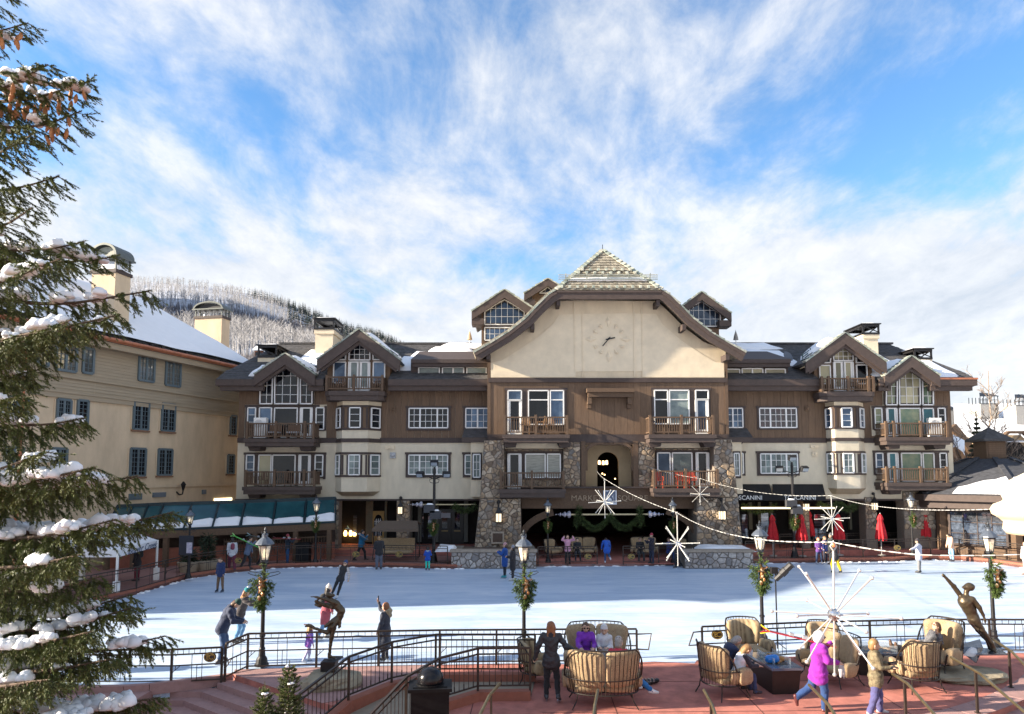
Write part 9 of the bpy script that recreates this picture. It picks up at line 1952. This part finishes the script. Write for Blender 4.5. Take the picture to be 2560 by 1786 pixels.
for A,r,lab in((A2,(300,1168,400,1330),'white air conditioner unit at the left end of the upper left wing balcony'),(A4,(1606,780,1692,916),'white air conditioner unit at the right end of the upper right wing balcony')):
 p=R(A,*r,YB+.45);t=thing('air_conditioner',lab,'air conditioner',(p[0][0],YB+.45,p[0][1]),0,'air conditioner units');b=B();b.box(p[0][0],p[1][0],YB+.45,YB+.85,p[0][1],p[2][1]);b.obj('casing',M_white,t)
 b=B();cx,cz=p[0][0]+(p[1][0]-p[0][0])*.4,p[2][1]-(p[2][1]-p[0][1])*.3;n=14;r0=(p[1][0]-p[0][0])*.3
 for k in range(4):b.tube([(cx+r0*(k+1)/4*cos(2*pi*i/n),YB+.44,cz+r0*(k+1)/4*sin(2*pi*i/n))for i in range(n+1)],.008,4)
 b.obj('fan_grille',mat('grille_grey',(.3,.3,.31),.5),t)
for px,py,Y,lab in((1174,862,51,'small closed cream parasol on the roof left of the clock gable'),(1840,864,51,'small closed grey parasol on the roof right of the clock gable')):
 p=P(px,py,Y);t=thing('parasol',lab,'parasol',p,0,'closed parasols on the roof');z0_=P(px,850,Y).z;b=B();b.tube([p-Vector((0,0,.8)),Vector((p.x,Y,P(px,826,Y).z))],.03,6);b.obj('pole',M_white,t);b=B();zt=P(px,828,Y).z;b.lathe([(.20,z0_),(.14,z0_+.3),(.02,zt)],10,(p.x,Y,0));b.obj('canopy',M_soffit if px<1500 else mat('parasol_grey',(.3,.28,.25),.8),t)
p=P(*A4(557,330),YW+2.0);t=thing('satellite_dish','satellite dish on the snowy roof left of the right wing dormer','satellite dish',(p.x,YW+2.0,p.z-.4));b=B();b.lathe([(.42,0),(.30,-.10),(.05,-.15)],16,(0,0,0));M_=Matrix.Translation((p.x,YW+1.9,p.z))@Matrix.Rotation(radians(65),4,'X')@Matrix.Rotation(.4,4,'Y');b.v=[tuple(M_@Vector(v))for v in b.v];b.obj('reflector',mat('dish_grey',(.12,.13,.15),.5),t);b=B();b.tube([(p.x,YW+2,p.z),(p.x,YW+2.0,zr(YW+2))],.03,6);b.obj('mast',M_iron,t)
M_needle=mat('spruce_needles',(.045,.070,.018),.6,var=.5,scale=5,island=.5,col2=(.125,.145,.035))
M_sbark=mat('spruce_bark',(.11,.075,.05),.9,var=.35,scale=14,bump=.6)
M_scone=mat('spruce_cone',(.42,.19,.075),.65,var=.35,scale=30,bump=.5)
NV_,NF_=[],[]
def needles(b,p,q,rs,per=230,ln=.027,w=.0045):
 """a twig bristling with needles"""
 d=q-p;L_=d.length
 if L_<.01:return
 d=d/L_;a=d.orthogonal().normalized();c=d.cross(a);n=int(per*L_)+4;o=len(b.v)
 for i in range(n):
  u=rs.random();an=rs.random()*6.283;r=a*cos(an)+c*sin(an);s=(c*cos(an)-a*sin(an))*w;e=p+d*(L_*u);t=e+(r*.75+d*.75)*ln*(.7+.6*rs.random());b.v+=[tuple(e-s),tuple(e+s),tuple(t)];b.f.append((o,o+1,o+2));o+=3
 t=q+d*ln;b.v+=[tuple(q-a*w*1.5),tuple(q+a*w*1.5),tuple(t)];b.f.append((o,o+1,o+2))
def bough(nb,wb,base,tip,rs,full=1.0,hang=.5,per=280):
 base,tip=Vector(base),Vector(tip);L_=(tip-base).length;n=14;ax=[]
 for i in range(n+1):u=i/n;ax.append(base.lerp(tip,u)+Vector((0,0,-.10*L_*sin(pi*u)+.02*L_*mnoise.noise(Vector((u*3,base.z*5,0))))))
 wb.tube(ax,[.030*(L_/2.5)*(1-.9*i/n)+.003 for i in range(n+1)],5)
 d0=(tip-base).normalized();side=d0.cross(Vector((0,0,1))).normalized();k=int(L_*21*full)
 for i in range(k):
  u=.12+.88*(i+rs.random())/k;j=min(n-1,int(u*n));p=ax[j].lerp(ax[j+1],u*n-j);d=(ax[j+1]-ax[j]).normalized()
  sg=1 if i%2 else-1;ln=(.62*(1-u)**.6+.10)*rs.uniform(.6,1.15)*min(1,L_/2.2);dr=(d*rs.uniform(.5,1.0)+side*sg*rs.uniform(.35,1.0)+Vector((0,0,-hang*rs.uniform(.2,1.2)))).normalized()
  q1=p+dr*ln*.55;q2=q1+(dr+Vector((0,0,-.35))).normalized()*ln*.45;wb.tube([p,q1,q2],[.005,.003,.0015],3,close=False);needles(nb,p.lerp(q1,.2),q1,rs,per);needles(nb,q1,q2,rs,per)
  for m_ in range(int(4+ln*12)):
   s=rs.uniform(.15,.98);b0=p.lerp(q1,s/.55)if s<.55 else q1.lerp(q2,(s-.55)/.45);dd=(dr*rs.uniform(.4,.9)+side*rs.uniform(-1,1)*.7+Vector((0,0,-hang*rs.uniform(.0,1.5)+.1))).normalized();needles(nb,b0,b0+dd*rs.uniform(.06,.17)*(1.2-.4*s),rs,per)
 needles(nb,ax[-3],ax[-1],rs,per*1.3);return ax
def snow_lump(b,p,sx,sy,sz,seed):
 """a crumbly pile: several overlapping, dented clods"""
 rl=random.Random(int(seed*97))
 for k in range(6):
  o=B();o.ball((0,0,0),1,9,6);f=rl.uniform(.35,.75);c=p+Vector((rl.uniform(-.8,.8)*sx,rl.uniform(-.7,.7)*sy,rl.uniform(-.25,.25)*sz));vs=[]
  for v in o.v:
   v=Vector(v);g=1+.35*mnoise.noise(v*1.7+Vector((seed+k,0,0)));z=v.z if v.z>0 else v.z*.4;vs.append((c.x+v.x*sx*f*g,c.y+v.y*sy*f*g,c.z+z*sz*(f+.2)*g))
  b.add(vs,o.f)
tree=thing('spruce_tree','large near spruce down the left edge, loaded with snow and hanging brown cones','tree',(-6.95,7.6,LZ))
tx,ty=-6.95,7.6;b=B();b.tube([(tx,ty,LZ),(tx,ty,3),(tx+.03,ty,7),(tx,ty,10),(tx,ty,13.6)],[.26,.22,.16,.10,.015],10);b.obj('trunk',M_sbark,tree)
rs=random.Random(77);cones=[];lumps=B();nlump=0
BOUGHS=[((20,-60),6.8,0),((70,60),7.3,1),((228,205),7.0,1),((120,160),6.6,1),((203,280),7.1,1),((90,330),6.5,0),((148,438),6.9,0),((80,520),6.4,1),((215,600),7.1,2),((150,655),6.4,2),((290,640),7.4,2),((378,735),7.2,2),((300,790),6.7,1),((180,800),6.3,1),((60,850),6.3,0),((98,925),7.0,1),((60,990),6.4,1),((213,1045),7.1,2),((120,1130),6.5,2),((345,1185),7.0,3),((240,1165),6.5,3),((432,1285),7.4,3),((290,1300),6.7,2),((200,1380),6.4,1),((325,1495),7.3,2),((250,1440),6.8,1),((330,1530),6.9,2),((230,1580),6.4,2),((413,1590),7.2,1),((280,1650),6.6,1),((397,1735),7.0,3),((260,1790),6.5,3),((340,1830),6.6,2),((120,1700),6.1,1)]
nb,wb=B(),B()
for(tp,Y,sn)in BOUGHS:
 tip=P(tp[0],tp[1],Y);base=Vector((tx,ty,min(13.2,tip.z+(.35 if tip.z>6 else .15)*(tip.x-tx)*.5)))
 ax=bough(nb,wb,base,tip,rs,1.2 if tip.z<5.4 else 1.0 if tip.z<7.5 else .72,.8 if tip.z<8 else .5)
 cones.append(ax)
 for k in range(sn*5):
  u=rs.uniform(.35,.93);j=int(u*14);p=ax[j]+Vector((rs.uniform(-.05,.12),rs.uniform(-.15,.12),.03));s=rs.uniform(.05,.10)*(1.25 if sn==3 else 1);snow_lump(lumps,p,s*1.25,s*1.1,s*.95,rs.random()*50)
for i in range(38):
 z=1.8+(5.4 if i%4 else 9.4)*i/38;an=rs.uniform(-1.1,1.1)+(pi if i%5==0 else 0);ln=max(.6,2.25-.11*z)*rs.uniform(.75,1.1);bough(nb,wb,(tx,ty,z),(tx+cos(an)*ln,ty+sin(an)*ln,z-.25),rs,.9,.8,230)
stuff(nb.obj('needles',M_needle,tree));stuff(wb.obj('boughs',M_sbark,tree));stuff(lumps.obj('snow',M_snow,tree,smooth=True))
cb=B();cb.lathe([(.004,0),(.010,-.012),(.016,-.03),(.0175,-.055),(.013,-.082),(.004,-.098)],7);cme=mesh('cone',cb.v,cb.f,M_scone,True)
for ax,num,u0 in((cones[1],16,.35),(cones[2],26,.45),(cones[3],8,.4),(cones[4],8,.7),(cones[0],5,.6)):
 for k in range(num):
  u=rs.uniform(u0,.97);j=int(u*14);o=link('cone',cme,tree);o.location=ax[j].lerp(ax[min(14,j+1)],u*14-j)+Vector((rs.uniform(-.04,.04),rs.uniform(-.07,.07),-rs.uniform(.03,.12)));o.rotation_euler=(rs.uniform(-.3,.3),rs.uniform(-.3,.3),rs.uniform(0,6));k_=rs.uniform(1.1,1.5);o.scale=(k_,k_,k_)
def little_fir(lab,x,y,z,h,r,seed):
 t=thing('fir_tree',lab,'tree',(x,y,z),0,'small firs at the foot of the steps');rs=random.Random(seed);nb,wb,sn=B(),B(),B();wb.tube([(x,y,z),(x,y,z+h)],[.035,.004],6)
 zz=.25
 while zz<h-.1:
  f=zz/h;k=6
  for i in range(k):
   an=i*2*pi/k+rs.uniform(-.4,.4);ln=(r*(1-f)**.8+.05)*rs.uniform(.75,1.1);p=Vector((x,y,z+zz));d=Vector((cos(an),sin(an),.45)).normalized();q=p+d*ln;wb.tube([p,q],[.007,.003],3,close=False);needles(nb,p.lerp(q,.15),q,rs,620,.026,.0045)
   for m_ in range(6):s=rs.uniform(.2,.95);b0=p.lerp(q,s);dd=(d+Vector((rs.uniform(-.9,.9),rs.uniform(-.9,.9),rs.uniform(-.2,.5)))).normalized();needles(nb,b0,b0+dd*ln*.45,rs,520,.026,.0045)
   if rs.random()<.03:snow_lump(sn,q-d*ln*.3+Vector((0,0,.03)),.05,.045,.03,rs.random()*40)
  zz+=.075
 needles(nb,Vector((x,y,z+h-.18)),Vector((x,y,z+h)),rs,300);stuff(nb.obj('needles',M_needle,t));wb.obj('trunk',M_sbark,t)
 if sn.v:stuff(sn.obj('snow',M_snow,t,smooth=True))
p=P(724,1653,12.6);little_fir('small dark fir in front of the ramp foot, the taller of two',p.x,12.6,LZ,p.z-LZ,.50,5);p=P(662,1706,12.3);little_fir('small dark fir in front of the steps, the shorter of two',p.x,12.3,LZ,p.z-LZ,.46,6)
for x,y,h,r,lab in((-15.2,15.0,13.0,2.0,'unseen spruce beyond the left edge, added to shade the steps'),(-19.5,15.7,14.5,2.3,'farther unseen spruce beyond the left edge, added to shade the terrace')):  # out-of-view spruces added as shadow casters for steps and terrace
 t=thing('spruce_tree',lab,'tree',(x,y,LZ));conifer(B(),(x,y,LZ),h,r,random.Random(int(h*10)),34,13).obj('crown',M_fir,t)
for o in bpy.data.objects:
 if o.get('label')and len(o['label'].split())>16:print('LONG',len(o['label'].split()),o.name,o['label'])
